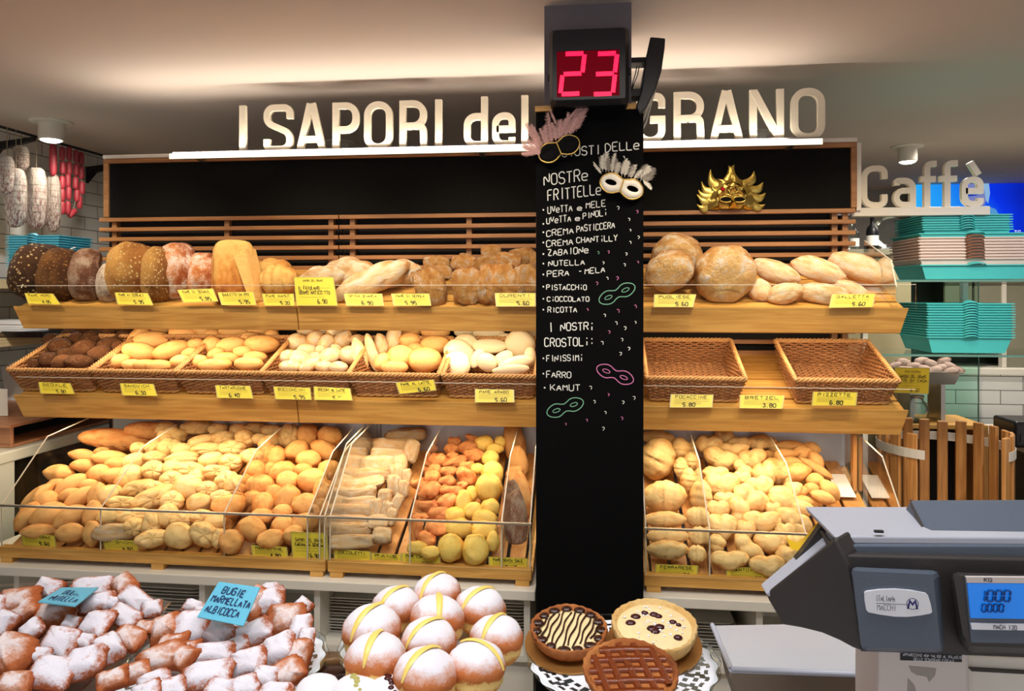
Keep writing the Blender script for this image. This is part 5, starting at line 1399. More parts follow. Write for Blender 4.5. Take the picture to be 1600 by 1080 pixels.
for items, wh, gr, zz in ((B1, 'hazelnut fritters heap', 'hazelnut cream fritters in the left heap', (1.2, -0.572, 0.02)), (B2, 'apricot fritters heap', 'apricot jam fritters on the lace doily', (1.2, -0.580, 0.02))):
    order = rows(items, 20)
    for i, (px, py, a, b, ang) in enumerate(items):
        p = at_slope(px, py, *zz); s = px2m(p)
        k, j, n = order[i]
        # a pillow lying on the heap, tilted towards the viewer so that its outline shows a x b pixels
        g = math.radians(ang+rf.uniform(-6, 6))
        th = rf.uniform(0.55, 0.8)
        tl = math.radians(rf.uniform(26, 46)); tr_ = math.radians(rf.uniform(-16, 16))
        zv = Vector((math.sin(tr_), -math.sin(tl), math.cos(tl))).normalized()
        xv = (Vector((math.cos(g), math.sin(g)*0.8, math.sin(g)*0.6))); xv = (xv-zv*zv.dot(xv)).normalized(); yv = zv.cross(xv)
        o = link('filled_fritter', UNIT['bare_fritter' if (i*7) % 10 < 3 else 'filled_fritter'][i % 3])
        o.matrix_world = Matrix.Translation(p) @ Matrix((xv, yv, zv)).transposed().to_4x4() @ Matrix.Diagonal((a*s*rf.uniform(0.96, 1.10), max(b, a*0.55)*s*rf.uniform(0.98, 1.16), min(a, b)*s*th*rf.uniform(1.1, 1.6), 1))
        tag(o, 'sugar dusted fritter, %s, %s' % (pos_words(k, j, n), wh), 'pastry', gr)
# clear tray under the left heap
q = thing('clear_tray', 'clear plastic tray under the left heap of fritters, its rim by the gap', 'tray', at_z(90, 1040, -0.64))
pts = [at_z(x, y, -0.635) for x, y in [(-120, 1180), (110, 1115), (262, 960), (150, 925), (-60, 935)]]
pc = sum(pts, Vector())/5
o = MB().loft([[pc+(p-pc)*0.92+Vector((0, 0, -0.03)) for p in pts], [p+Vector((0, 0, 0.02)) for p in pts], [pc+(p-pc)*1.04+Vector((0, 0, 0.022)) for p in pts]], caps=False).obj('tray', 'glass_dish', q); o.matrix_parent_inverse = Matrix.Translation(-q.location)
o = MB().prism([pc+(p-pc)*0.92+Vector((0, 0, -0.03)) for p in pts], (0, 0, -0.002)).obj('heap_shade_floor', 'heap_shade_brown', q); o.matrix_parent_inverse = Matrix.Translation(-q.location)  # dark brown sheet put in as shade between the fritters
o = MB().box((pc.x-0.2, pc.y-0.1, EYE+ZC), (pc.x-0.1, pc.y+0.05, EYE-0.668)).obj('foot', 'glass_dish', q); o.matrix_parent_inverse = Matrix.Translation(-q.location)

# blue cards
def bcard(cs, zs, lines, lb):
    P = [at_z(x, y, z) for (x, y), z in zip(cs, zs)]
    tl, tr, br, bl = P; c = sum(P, Vector())/4
    r = thing('name_card', lb, 'card', c, 'pale blue name cards'); inv = Matrix.Translation(-c)
    n = (br-bl).cross(tl-bl).normalized()
    if n.z < 0: n = -n
    o = MB().prism([bl, br, tr, tl], -n*0.002).obj('card', 'blue_tag', r); o.matrix_parent_inverse = inv
    ex, ey = br-bl, tl-bl; w, h = ex.length, ey.length; ex /= w; ey /= h
    b = MB()
    for t, fx, fy, fh, fw in lines: write(b, t, bl+n*0.0008+ex*(w*fx)+ey*(h*fy), ex, ey, h*fh, 0.0022, width=w*fw, wob=0.3)
    o = b.obj('writing', 'blue_ink', r, label='dark blue handwriting'); o.matrix_parent_inverse = inv
bcard([(96, 918), (154, 918), (118, 947), (60, 940)], [-0.545, -0.545, -0.53, -0.53], [('BUGIE', 0.28, 0.56, 0.30, 0.5), ('NUTELLA', 0.16, 0.16, 0.30, 0.72)], 'pale blue card lying on the left fritter heap, written BUGIE NUTELLA')
bcard([(342, 909), (406, 918), (380, 978), (308, 964)], [-0.50, -0.50, -0.535, -0.535], [('BUGIE', 0.20, 0.70, 0.19, 0.5), ('MARMELLATA', 0.08, 0.44, 0.18, 0.84), ('ALBICOCCA', 0.08, 0.16, 0.18, 0.74)], 'bright pale blue card leaning on the right fritter heap, written BUGIE MARMELLATA ALBICOCCA')

# tarts
def tart(px, py, r_px, mat, lb, kind, zt=KZ+0.012, lift=0.0, hh=0.022, tilt=11):
    p = at_z(px, py, zt+0.022+lift); r = r_px*px2m(p)
    q = thing('tart', lb, 'tart', (p.x, p.y, EYE+zt+lift), 'tarts on the glass stand')
    q.rotation_euler = (math.radians(tilt), 0, 0); q.location.z += 0.004+r*math.sin(math.radians(tilt))
    MB().lathe([(0.0, 0.0), (r*0.86, 0.0), (r*0.97, hh*0.55), (r*1.0, hh), (r*0.97, hh*1.1), (r*0.90, hh*0.98), (r*0.86, hh*0.8), (0, hh*0.78)], n=72, wob=lambda t, k: 1+(0.018*math.cos(26*t)+0.015*math.sin(5*t+r*90) if 1 < k < 6 else 0)).obj('crust', mat, q)
    return q, r, hh
def board(px, py, z, r_px, lb):
    p = at_z(px, py, z); r = r_px*px2m(p)
    o = MB().lathe([(0.0, 0.0), (r, 0.0), (r, 0.003), (0.0, 0.003)], n=56, smooth=False).obj('cake_board', 'gold_disc', None, p)
    o.rotation_euler = (math.radians(11), 0, 0); o.location.z += r*math.sin(math.radians(11))
    tag(o, lb, 'cake board', 'gold cake boards')
board(889, 1020, KZ+0.006, 69, 'round gold brown board under the chocolate striped tart')
board(1022, 1020, KZ+0.006, 73, 'round gold brown board under the pale fruit tart')
q, r, h = tart(889, 994, 60, 'tart_brown', 'round tart with dark chocolate stripes over pale cream', 'choc')
b = MB(); b.lathe([(0.0, h*0.95), (r*0.5, h*0.98), (r*0.80, h*0.85), (r*0.86, h*0.7)], n=48); b.obj('cream_layer', 'tart_cream', q, label='pale cream layer')
b = MB()
for k in range(11):
    x = r*(-0.72+0.145*k); yl = math.sqrt(max(1e-6, 0.86**2*r*r-x*x))
    pts = [(x+0.0016*math.sin(5*t+2.3*k)+0.16*r*t, yl*t*(0.95 if k % 2 else 0.8), h*(1.04-0.12*t*t)) for t in [u/6-1 for u in range(13)]]
    b.tube(pts, 0.0017, 5)
for k in range(15):
    t = 2*PI*k/15; b.ball((r*0.84*math.cos(t), r*0.84*math.sin(t), h*0.95), (0.010+0.003*math.sin(k*3.1), 0.008, 0.003), 10, 6)
b.obj('chocolate_stripes', 'choc', q, label='glossy chocolate stripes')
q, r, h = tart(1022, 994, 66, 'tart_pale', 'round pale shortcrust tart with dark jam patches and icing sugar', 'fruit', hh=0.027)
b = MB(); b.lathe([(0.0, h*1.0), (r*0.55, h*1.02), (r*0.80, h*0.92), (r*0.88, h*0.8)], n=48); b.obj('filling', 'tart_cream', q)
b = MB(); rr = random.Random(5)
for (fx, fy, fr) in [(-0.42, 0.25, 0.13), (-0.2, 0.40, 0.10), (0.02, 0.36, 0.12), (0.12, 0.30, 0.10), (-0.55, 0.0, 0.13), (-0.05, -0.18, 0.15), (0.12, -0.10, 0.13), (0.0, -0.28, 0.12), (0.44, 0.10, 0.10), (0.50, -0.45, 0.11), (0.56, 0.0, 0.07)]:
    b.ball((fx*r, fy*r, h*1.0), (fr*r, fr*r*0.8, 0.004), 10, 6)
b.obj('jam_patches', 'jam', q, label='dark jam patches')
b = MB()
for k in range(60):
    t = rr.uniform(0, 2*PI); f = rr.uniform(0, 0.72); b.ball((f*r*math.cos(t), f*r*math.sin(t), h*1.035), (rr.uniform(0.001, 0.003),)*2+(0.001,), 6, 4)
o = b.obj('icing_sugar', 'sugar', q); o['kind'] = 'stuff'
q, r, h = tart(985, 1062, 74, 'tart_brown', 'brown lattice jam tart at the front of the stand', 'lattice', KZ+0.008, 0.022)
b = MB(); b.lathe([(0.0, h*0.92), (r*0.6, h*0.92), (r*0.88, h*0.82)], n=48); b.obj('crumb_top', 'tart_brown', q)
b = MB()
for dr in (0.12, -1.30):
    cx, sx = math.cos(dr), math.sin(dr)
    for k in (-2, -1, 0, 1, 2):
        off = k*0.32*r; yl = math.sqrt(max(1e-6, (0.86*r)**2-off*off))
        pts = [(off*-sx+t*yl*cx, off*cx+t*yl*sx, h*(1.06-0.08*abs(t))) for t in [u/5-1 for u in range(11)]]
        vs_ = []
        for (x_, y_, z_) in pts:
            for dx_, dz_ in ((-0.0052, -0.002), (-0.004, 0.0018), (0.004, 0.0018), (0.0052, -0.002)): vs_.append((x_-sx*dx_, y_+cx*dx_, z_+dz_))
        b.add(vs_, [(4*i+k_, 4*i+4+k_, 4*i+5+k_, 4*i+1+k_) for i in range(10) for k_ in range(3)], True)
b.obj('lattice', 'apricot', q, label='glossy darker lattice')

# paper trays stacked in the cubbies of the back counter
def tray_stack(pxa, pxb, Y, z0, n, gap, d, lb, gname, col='tray_card'):
    xa, xb = X(pxa, Y), X(pxb, Y)
    me = MB()
    w = xb-xa
    o0 = rrect(-w/2, -d/2, w/2, d/2, 0.03, 0)
    ring = lambda s, z: [(p[0]*s, p[2]*s, z) for p in o0]
    me.loft([ring(0.94, 0.0), ring(1.0, 0.006), ring(1.0, 0.0075), ring(0.985, 0.0075), ring(0.93, 0.0015)], caps=False)
    me.add(ring(0.93, 0.0015), [tuple(range(len(o0)))]); me.add(ring(0.94, 0.0), [tuple(range(len(o0)))[::-1]])
    m = me.mesh('paper_tray', col)
    for i in range(n):
        o = link('paper_tray', m, None, ((xa+xb)/2+R.uniform(-0.003, 0.003), Y+d/2+0.01+R.uniform(-0.004, 0.002), EYE+z0+gap*i))
        o.rotation_euler = (0, 0, R.uniform(-0.02, 0.02))
        k = 'lowest' if i == 0 else 'topmost' if i == n-1 else ORD[i]+' from the bottom'
        tag(o, 'flat white cardboard tray, %s %s' % (k, lb), 'tray', gname)
ZF = CT-0.0315-0.20
tray_stack(503, 595, 2.42, CT-0.22+0.0, 12, 0.0105, 0.28, 'of the stack behind the doughnuts', 'cardboard trays behind the doughnuts')
tray_stack(745, 826, 2.44, CT-0.22+0.0, 12, 0.0105, 0.28, 'of the stack right of the doughnuts', 'cardboard trays beside the pillar')
tray_stack(200, 312, 2.42, CT-0.22+0.0, 11, 0.012, 0.28, 'of the stack behind the left fritters', 'cardboard trays behind the left fritters')
tray_stack(30, 190, 2.44, CT-0.22+0.0, 13, 0.0105, 0.28, 'of the wide stack at far left', 'wide cardboard trays at far left')
tray_stack(1030, 1150, 2.44, CT-0.22+0.0, 9, 0.0105, 0.28, 'of the stack right of the pillar', 'cardboard trays right of the pillar')

# ------------------------------------------------------------------ scale
YA = 0.90
sc_c = at(1440, 1020, YA)
sc = thing('shop_scale', 'grey shop scale on a white post with label plate and blue display', 'scale', (sc_c.x, YA, EYE+ZC))
inv = Matrix.Translation(-sc.location)
M['sc_grey'] = plain('scale_grey', (84, 94, 108), 0.5, bump=0.08, bscale=400)
M['sc_dark'] = plain('scale_dark', (56, 51, 48), 0.5, bump=0.08, bscale=400)
M['sc_light'] = plain('scale_light', (176, 178, 188), 0.4)
M['sc_post'] = plain('scale_post', (206, 196, 190), 0.45)
M['lcd'] = plain('lcd_blue', (10, 110, 190), 0.2, emit=(0, 110, 215), estr=0.55)
M['lcd_seg'] = plain('lcd_segment', (14, 70, 140), 0.4)
M['plate_white'] = plain('label_plate', (226, 228, 234), 0.35)
M['plate_ink'] = plain('label_ink', (50, 50, 66), 0.6)
M['plate_logo'] = plain('label_logo', (40, 38, 110), 0.6)
def so_(mb, n, m, l=None, p=None, bw=0.0):
    o = mb.obj(n, m, p or sc, label=l); o.matrix_parent_inverse = inv if p is None else Matrix.Identity(4)
    if bw: bevel(o, bw, 2)
    return o
def poly(pts, Y): return [at(x, y, Y) for x, y in pts]
# hull: a slanting cheek at the left and the front body
def on_plane(pts, a, n):
    o = []
    for x, y in pts:
        d = ray(x, y); e = Vector((0, 0, EYE)); o.append(e+d*((a-e).dot(n)/d.dot(n)))
    return o
ca, cb_, cc_ = at(1310, 851, 0.872), at(1204, 934, 0.955), at(1344, 1017, 0.872)
cn = (cb_-ca).cross(cc_-ca).normalized()
if cn.y > 0: cn = -cn
ck = on_plane([(1304, 842), (1196, 927), (1200, 938), (1214, 962), (1222, 977), (1252, 982), (1284, 990), (1312, 1002), (1332, 1013), (1345, 1018), (1341, 985), (1334, 930), (1325, 885), (1318, 868)], ca, cn)
so_(MB().prism(ck, -cn*0.03), 'side_cheek', 'sc_dark', 'dark slanting cheek', None, 0.003)
fb_ = poly([(1316, 868), (1680, 876), (1680, 1032), (1345, 1018), (1341, 985), (1334, 930), (1325, 885)], 0.873)
so_(MB().prism(fb_[::-1], (0, 0.09, 0)), 'hull', 'sc_dark', None, None, 0.002)
cs_ = poly([(1295, 805), (1307, 842), (1202, 930), (1222, 904), (1263, 850)], 0.972)
so_(MB().prism(cs_[::-1], (0, 0.012, 0)), 'cover_side', 'sc_dark', 'dark side of the cover')
top = poly([(1303, 838), (1640, 840), (1640, 853), (1309, 850)], 0.89)
so_(MB().prism(top, (0, 0.12, 0)), 'top_band', 'sc_light', 'pale band around the top', None, 0.002)
side = poly([(1303, 838), (1309, 851), (1203, 934), (1196, 928)], 0.955)
so_(MB().prism(side, (0, 0.03, 0)), 'side_band', 'sc_light', None, None, 0.002)
strip = poly([(1309, 852), (1640, 853), (1640, 874), (1318, 869)], 0.885)
so_(MB().prism(strip, (0, 0.05, 0)), 'front_strip', 'sc_grey', None, None, 0.002)
cov = [poly([(1303, 836), (1441, 836), (1441, 836.5), (1303, 836.5)], 0.90)[0:2], poly([(1438, 806), (1300, 806)], 0.97)]
c1, c2, c3, c4 = at(1302, 837, 0.895), at(1452, 837, 0.895), at(1424, 806, 0.98), at(1296, 806, 0.98)
M['sc_cover'] = plain('scale_cover', (64, 76, 90), 0.5, bump=0.06, bscale=400)
so_(MB().prism([c1, c2, c3, c4], (0, 0.004, -0.012)), 'top_cover', 'sc_cover', None, None, 0.002)
t1, t2 = at(1366, 832, 0.892), at(1380, 829, 0.892)
so_(MB().box((t1.x, 0.890, t1.z), (t2.x, 0.894, t2.z)), 'cover_slot', 'navy')
d1, d2, d3, d4 = at(1452, 838, 0.90), at(1700, 838, 0.90), at(1700, 779, 0.99), at(1421, 780, 0.99)
so_(MB().prism([d1, d2, d3, d4], (0, 0.03, -0.03)), 'printer_lid', 'sc_grey', 'raised grey lid', None, 0.006)
dl = [at(1446, 838, 0.905), at(1421, 781, 0.992), at(1424, 808, 0.99), at(1430, 838, 0.95)]
so_(MB().prism(dl, (0.003, 0.0, 0)), 'lid_side', 'sc_dark')
# label pod
pod_b = poly([(1328, 884), (1470, 890), (1478, 1022), (1345, 1018)], 0.885)
pod_f = poly([(1332, 892), (1458, 898), (1470, 1014), (1346, 1012)], 0.835)
so_(MB().loft([pod_b, pod_f]), 'label_pod', 'sc_grey', None, None, 0.006)
lp = [Vector(q_) for q_ in [(1353, 924.5), (1375, 921.5), (1400, 920.8), (1425, 923), (1447, 927.5), (1450, 930), (1454, 943), (1456.5, 956), (1454, 959), (1438, 962), (1418, 964.2), (1398, 963.8), (1374, 960.5), (1357, 957), (1354, 954), (1351.5, 940), (1351, 927)]]
pl_ = so_(MB().prism(poly([(p[0], p[1]) for p in lp], 0.833)[::-1], (0, 0.004, 0)), 'label_plate', 'plate_white', 'white maker plate')
b = MB(); o0 = at(1369, 939.5, 0.8325); s = px2m(o0)
write(b, 'ITALIANA', o0, (1, 0, 0), (0, 0, 1), 9*s, 0.00042, width=29*s, wob=0.0)
o0 = at(1371, 953.5, 0.8325); write(b, 'MACCHI', o0, (1, 0, 0), (0, 0, 1), 9*s, 0.00042, width=28*s, wob=0.0)
o0 = at(1369, 943, 0.8325); b.ribbon([(0, 0), (48*s, 0)], 0.0005, o0, (1, 0, 0), (0, 0, 1))
so_(b, 'writing', 'plate_ink', 'maker name', pl_)
b = MB(); o0 = at(1426, 944, 0.8325)
b.ribbon([(8.5*s*math.cos(2*PI*i/24), 8.5*s*math.sin(2*PI*i/24)) for i in range(24)], 0.0006, o0, (1, 0, 0), (0, 0, 1), closed=True)
b.ribbon([(-7*s, -8*s), (-4*s, 4.5*s), (0, -1*s), (4*s, 4.5*s), (7*s, -8*s)], 0.0019, o0, (1, 0, 0), (0, 0, 1))
so_(b, 'emblem', 'plate_logo', 'round emblem with letter M', pl_)
# display pod
dp_b = poly([(1484, 892), (1700, 900), (1700, 1030), (1508, 1024), (1494, 1000)], 0.885)
dp_f = poly([(1490, 900), (1700, 906), (1700, 1016), (1516, 1010), (1504, 990)], 0.840)
so_(MB().loft([dp_b, dp_f]), 'display_pod', 'sc_dark', None, None, 0.006)
so_(MB().prism(poly([(1508, 902), (1660, 906), (1660, 1008), (1518, 1005)], 0.838)[::-1], (0, 0.004, 0)), 'display_frame', 'sc_grey', None, None, 0.001)
so_(MB().prism(poly([(1510, 902), (1640, 903), (1640, 912), (1511, 911)], 0.8365)[::-1], (0, 0.004, 0)), 'unit_strip', 'sc_post')
so_(MB().prism(poly([(1512, 912), (1640, 913), (1640, 968), (1517, 966)], 0.8365)[::-1], (0, 0.003, 0)), 'lcd_screen', 'lcd', 'blue screen')
so_(MB().prism(poly([(1517, 974), (1640, 976), (1640, 986), (1519, 984)], 0.8365)[::-1], (0, 0.003, 0)), 'model_strip', 'plate_white')
b = MB(); o0 = at(1538, 909, 0.836); write(b, 'KG', o0, (1, 0, 0), (0, 0, 1), 6*s, 0.0008, width=11*s, wob=0.0); so_(b, 'unit_print', 'plate_ink'); b = MB()
o0 = at(1553, 983, 0.836); write(b, 'MACH 120', o0, (1, 0, 0), (0, 0, 1), 6.5*s, 0.0006, width=33*s, wob=0.0)
so_(b, 'display_print', 'plate_ink')
b = MB()
for i in range(4):
    o0 = at(1534+13*i, 931, 0.8363); seg7(b, o0.x, o0.z, 0.0058, 0.0115, 'abcdef' if i else 'bc', 0.8363, 0.1, 0.0013)
for i in range(4):
    o0 = at(1537+9*i, 950, 0.8363); seg7(b, o0.x, o0.z, 0.004, 0.008, 'abcdef', 0.8363, 0.1, 0.0008)
so_(b, 'lcd_digits', 'lcd_seg', 'faint darker digits')
# post and sticker
a, c = at(1372, 1016, 0.90), at(1515, 1016, 0.90)
so_(MB().box((a.x, 0.90, EYE+ZC), (c.x, 0.98, a.z+0.012)), 'post', 'sc_post', 'pale post', None, 0.004)
a_, c_ = at(1372, 1016, 0.90), at(1389, 1016, 0.90)
st = so_(MB().prism(poly([(1407, 1021), (1503, 1017), (1503, 1035), (1407, 1032)], 0.899)[::-1], (0, 0.0015, 0)), 'sticker', 'navy', 'torn dark sticker')
b = MB(); o0 = at(1411, 1025, 0.8982); s = px2m(o0)
write(b, 'APPARECCHIO NON VALIDO AL RILASCIO', o0, (1, 0, 0), (0, 0, 1), 4.2*s, 0.00034, width=88*s, wob=0.0)
o0 = at(1428, 1032.5, 0.8982); write(b, 'DELLO SCONTRINO FISCALE', o0, (1, 0, 0), (0, 0, 1), 4.6*s, 0.00034, width=60*s, wob=0.0)
so_(b, 'sticker_print', 'plate_white', None, st)
b = MB()
for P in ([(1420, 1041), (1463, 1045), (1461, 1056), (1452, 1066), (1448, 1058), (1432, 1055), (1424, 1050)], [(1419, 1060), (1428, 1070), (1432, 1082), (1418, 1082)]):
    b.prism(poly(P, 0.8994)[::-1], (0, 0.001, 0))
so_(b, 'glue_residue', plain('glue_residue', (156, 148, 140), 0.8), 'grey sticker residue')
# weighing pan behind the head
Zp = -0.55
P = [at_z(1142, 1046, Zp), at_z(1420, 1056, Zp), at_z(1400, 972, Zp), at_z(1113, 977, Zp)]
pc = sum(P, Vector())/4
q = [pc+(p-pc)*1.0 for p in P]
b = MB().prism(q, (0, 0, -0.006))
so_(b, 'weighing_pan', 'pan_top_lit', 'stainless pan', None, 0.002)
b = MB()
for i, j in ((0, 1), (3, 0)):
    b.tube([q[i], q[j]], 0.004, 8)
so_(b, 'pan_rim', 'sc_light')
b = MB().prism([q[0]+Vector((0, 0.004, -0.006)), q[1]+Vector((0, 0.004, -0.006)), q[1]+Vector((0, 0.03, -0.09)), q[0]+Vector((0.02, 0.03, -0.09))], (0, 0.14, 0))
so_(b, 'pan_body', 'pan_side_shaded')
so_(MB().box((pc.x-0.08, pc.y-0.03, EYE+ZC), (pc.x+0.14, pc.y+0.06, EYE+Zp-0.08)), 'base', 'sc_dark')
a = at(1512, 1024, 1.02); c = at(1720, 1024, 1.02)
so_(MB().box((a.x, 1.02, EYE+ZC), (c.x, 1.22, a.z)), 'printer_body', 'white', 'white body behind the post', None, 0.006)
a = at(1515, 1045, 1.017)
so_(MB().box((a.x, 1.012, a.z-0.001), (c.x, 1.02, a.z+0.001)), 'body_groove', 'sc_dark')
# yellow sheet tucked behind the scale
b = MB(); top_, bot = [], []
for (x, y), (x2, y2) in zip([(1229, 842), (1236, 845), (1246, 848), (1258, 840), (1275, 820), (1295, 806), (1330, 803), (1365, 803), (1392, 798)], [(1236, 858), (1244, 860), (1256, 862), (1268, 858), (1288, 845), (1305, 838), (1335, 832), (1368, 826), (1390, 812)]):
    yy = 1.0+0.01*math.sin(x*0.05)
    top_.append(at(x, y, yy)); bot.append(at(x2, y2, yy-0.01))
n = len(top_)
o = MB().add(top_+bot+[p+Vector((0, 0.0015, 0)) for p in top_+bot], [(i, i+1, n+i+1, n+i) for i in range(n-1)]+[(2*n+i, 3*n+i, 3*n+i+1, 2*n+i+1) for i in range(n-1)], True).obj('yellow_sheet', plain('yellow_sheet', (226, 178, 20), 0.5))
tag(o, 'curled bright yellow paper sheet tucked behind the grey scale', 'paper')
# ------------------------------------------------------------------ left deli corner
def at_x(px, py, x):
    d = ray(px, py); t = x/d.x
    return Vector((x, d.y*t, EYE+d.z*t))
def tg(mb, name, mat, label, cat, group=None, loc=None):
    return tag(mb.obj(name, mat, None, loc), label, cat, group)
XRAIL = -2.90
zr = EYE+0.82
q = thing('hanging_rail', 'thin black rail near the ceiling on the left tiled wall, hung with salami', 'rail', (XL, 3.6, zr))
inv = Matrix.Translation(-q.location)
o = MB().tube([(XRAIL, 2.5, zr), (XRAIL, 4.32, zr)], 0.007, 8).obj('bar', 'iron', q); o.matrix_parent_inverse = inv
for y in (3.52, 4.25):
    o = MB().prism([(XL, y-0.012, zr-0.13), (XL, y-0.012, zr-0.03), (XRAIL, y-0.012, zr-0.004), (XRAIL, y-0.012, zr-0.022), (XL+0.06, y-0.012, zr-0.065)], (0, 0.024, 0)).obj('bracket', 'iron', q); o.matrix_parent_inverse = inv
M['salami'] = bread('salami_skin', (116, 72, 72), (160, 128, 118), (192, 176, 164), nscale=4.5, flour=0.36, flour_col=(204, 196, 180), floured_top=False, bump=0.5, fine=9)
M['salami_red'] = plain('sausage_red', (160, 48, 58), 0.5, var=0.25, bscale=30)
M['twine'] = plain('twine', (150, 132, 110), 0.9)
sal = shape(lambda v: sup(v, 1.0, 0.62), 24, 20, 0.05, 1.4, 4.0).mesh('salami', M['salami'])
for i, (px, y0, y1, w, dx, lb) in enumerate([(11, 244, 305, 21, 0.02, 'short white mould salami at the far left end of the rail'), (33, 228, 266, 22, 0.0, 'small salami hanging high, behind the long second one'), (25, 263, 356, 30, 0.03, 'long thick white salami second from left'), (57, 262, 360, 29, 0.0, 'long thick white salami in the middle of the rail'), (83, 273, 363, 21, -0.02, 'slim pinkish salami left of the red sausages')]):
    xx = XRAIL+dx
    a, b_ = at_x(px, y0, xx), at_x(px, y1, xx); L = (a.z-b_.z)/2; c = (a+b_)/2; r = w/2*px2m(c)
    t = thing('salami', lb, 'salami', (c.x, c.y, c.z), 'salami on the rail')
    o = link('sausage_body', sal, t); o.scale = (r, r, L)
    b = MB()
    for k in range(9):
        z = -L*0.85+L*1.7*k/8; rr = r*(1-abs(z/L)**4)**0.5*1.02
        b.tube([(rr*math.cos(2*PI*u/18), rr*math.sin(2*PI*u/18), z) for u in range(18)], 0.0012, 4, closed=True)
    for k in range(4):
        b.tube([(r*1.03*(1-abs(z)**5)**0.5*math.cos(k*PI/2+0.4), r*1.03*(1-abs(z)**5)**0.5*math.sin(k*PI/2+0.4), z*L) for z in [u/8-1 for u in range(17)]], 0.0011, 4)
    b.tube([(0, 0, L*0.95), (0.0, 0, zr-c.z)], 0.002, 4)
    b.obj('netting', 'twine', t)
c = at_x(83, 250, XRAIL); t = thing('salami', 'thin dark red salami hanging above the slim pinkish one', 'salami', c, 'salami on the rail')
o = link('sausage_body', shape(lambda v: sup(v, 1.0, 0.6), 16, 14, 0.06, 2.0, 1.0).mesh('sausage_body', 'salami_red'), t); o.scale = (0.019, 0.019, 0.085)
MB().tube([(0, 0, 0.08), (0, 0, zr-c.z)], 0.002, 4).obj('string', 'twine', t)
lk = shape(lambda v: sup(v, 1.0, 0.62), 14, 12, 0.05, 1.4, 9.0).mesh('sausage_link', 'salami_red')
for i, (pts, lb) in enumerate([([(97, 240), (98, 262), (97, 285), (97, 305), (97, 325)], 'string of short red sausages, leftmost of the four strings'), ([(108, 240), (108, 263), (106, 282), (107, 302), (106, 325)], 'string of short red sausages, second of the four strings'),
        ([(119, 244), (119, 265), (118, 286), (120, 306), (119, 334)], 'string of short red sausages whose end swings left, third of the four'), ([(127, 248), (127, 270), (128, 294), (124, 316)], 'string of short red sausages, rightmost and shortest of the four')]):
    c = at_x(pts[0][0], 233, XRAIL); c.z = zr-0.012
    t = thing('sausage_string', lb, 'sausages', c, 'red sausage strings on the rail')
    prev = Vector((0, 0, 0))
    P = [at_x(px, py, XRAIL)-c for px, py in pts]
    if i == 2: P[-1] = P[-1]+Vector((0, -0.03, 0))
    for k, p in enumerate(P):
        nx = P[k+1] if k+1 < len(P) else p+(p-P[k-1])
        L = abs(P[1].z-P[0].z)/2*0.98
        d = Vector((0, 0, 1)) if not (i == 2 and k == 4) else Vector((0, 0.75, 0.66)).normalized()
        o = link('sausage_link', lk, t); o.matrix_local = Matrix.Translation(p) @ d.to_track_quat('Z', 'Y').to_matrix().to_4x4() @ Matrix.Diagonal((0.0155, 0.0155, L*0.97, 1))
    MB().tube([(0, 0, 0.02)]+P, 0.002, 4).obj('string', 'twine', t)
# two wooden wall shelves
for zs, lb in ((0.068, 'upper pale wooden wall shelf on the left wall, under the turquoise boxes'), (-0.20, 'lower pale wooden wall shelf on the left wall, under papers and black tray')):
    q = thing('wall_shelf', lb, 'shelf', (XL, 3.3, EYE+zs)); inv = Matrix.Translation(-q.location)
    o = bevel(MB().box((XL+0.0, 2.3, EYE+zs-0.042), (-2.70, 4.2, EYE+zs)).obj('board', wood('pale_wood_%d' % (zs > 0), (206, 178, 128), (228, 204, 156), 1), q), 0.003); o.matrix_parent_inverse = inv
    for y in (2.6, 3.9):
        o = MB().prism([(XL, y, EYE+zs-0.042), (-2.85, y, EYE+zs-0.042), (XL, y, EYE+zs-0.16)], (0, 0.02, 0)).obj('bracket', 'iron', q); o.matrix_parent_inverse = inv
def nest_box(w, d, h, fl=0.02):
    """card pastry tray: flared walls, rounded tab in the middle of the front rim"""
    out = MB()
    b0 = [(-w/2+fl, -d/2+fl*0.6, 0), (w/2-fl, -d/2+fl*0.6, 0), (w/2-fl, d/2-fl*0.6, 0), (-w/2+fl, d/2-fl*0.6, 0)]
    t0 = [(-w/2, -d/2, h), (w/2, -d/2, h), (w/2, d/2, h), (-w/2, d/2, h)]
    i0 = [(x*0.985, y*0.98, z+0.002) for x, y, z in b0]; i1 = [(x*0.985, y*0.98, h) for x, y, z in t0]
    out.loft([i1[::-1], i0[::-1]], caps=False); out.loft([b0, t0], caps=False)
    out.add(b0, [(3, 2, 1, 0)]); out.add(i0, [(0, 1, 2, 3)])
    out.add(t0+i1, [(i, (i+1) % 4, 4+(i+1) % 4, 4+i) for i in range(4)])
    e = 0.007
    l1 = [(x+math.copysign(e, x), y+math.copysign(e, y), h) for x, y, z in t0]; l0 = [(x, y, h-0.004) for x, y, z in l1]; t_ = [(x*0.999, y*0.999, h-0.004) for x, y, z in t0]
    out.loft([t_, l0, l1, [(x*0.999, y*0.999, h) for x, y, z in t0]], caps=False)
    return out
def nest_tab(w, d, h, tw):
    b = MB(); n = 14; o_, i_ = [], []
    for i in range(n+1):
        t = PI*i/n; x = tw/2*math.cos(t); a = math.sin(t)
        o_.append((x, -d/2-0.006-0.016*a, h-0.003+0.010*a)); i_.append((x*0.98, -d/2+0.004, h-0.002+0.014*a))
    m = n+1
    vs = o_+i_+[(x, y, z-0.0035) for x, y, z in o_]+[(x, y, z-0.0035) for x, y, z in i_]
    b.add(vs, [f for i in range(n) for f in ((i, i+1, m+i+1, m+i), (2*m+i+1, 2*m+i, 3*m+i, 3*m+i+1), (i+1, i, 2*m+i, 2*m+i+1))])
    return b
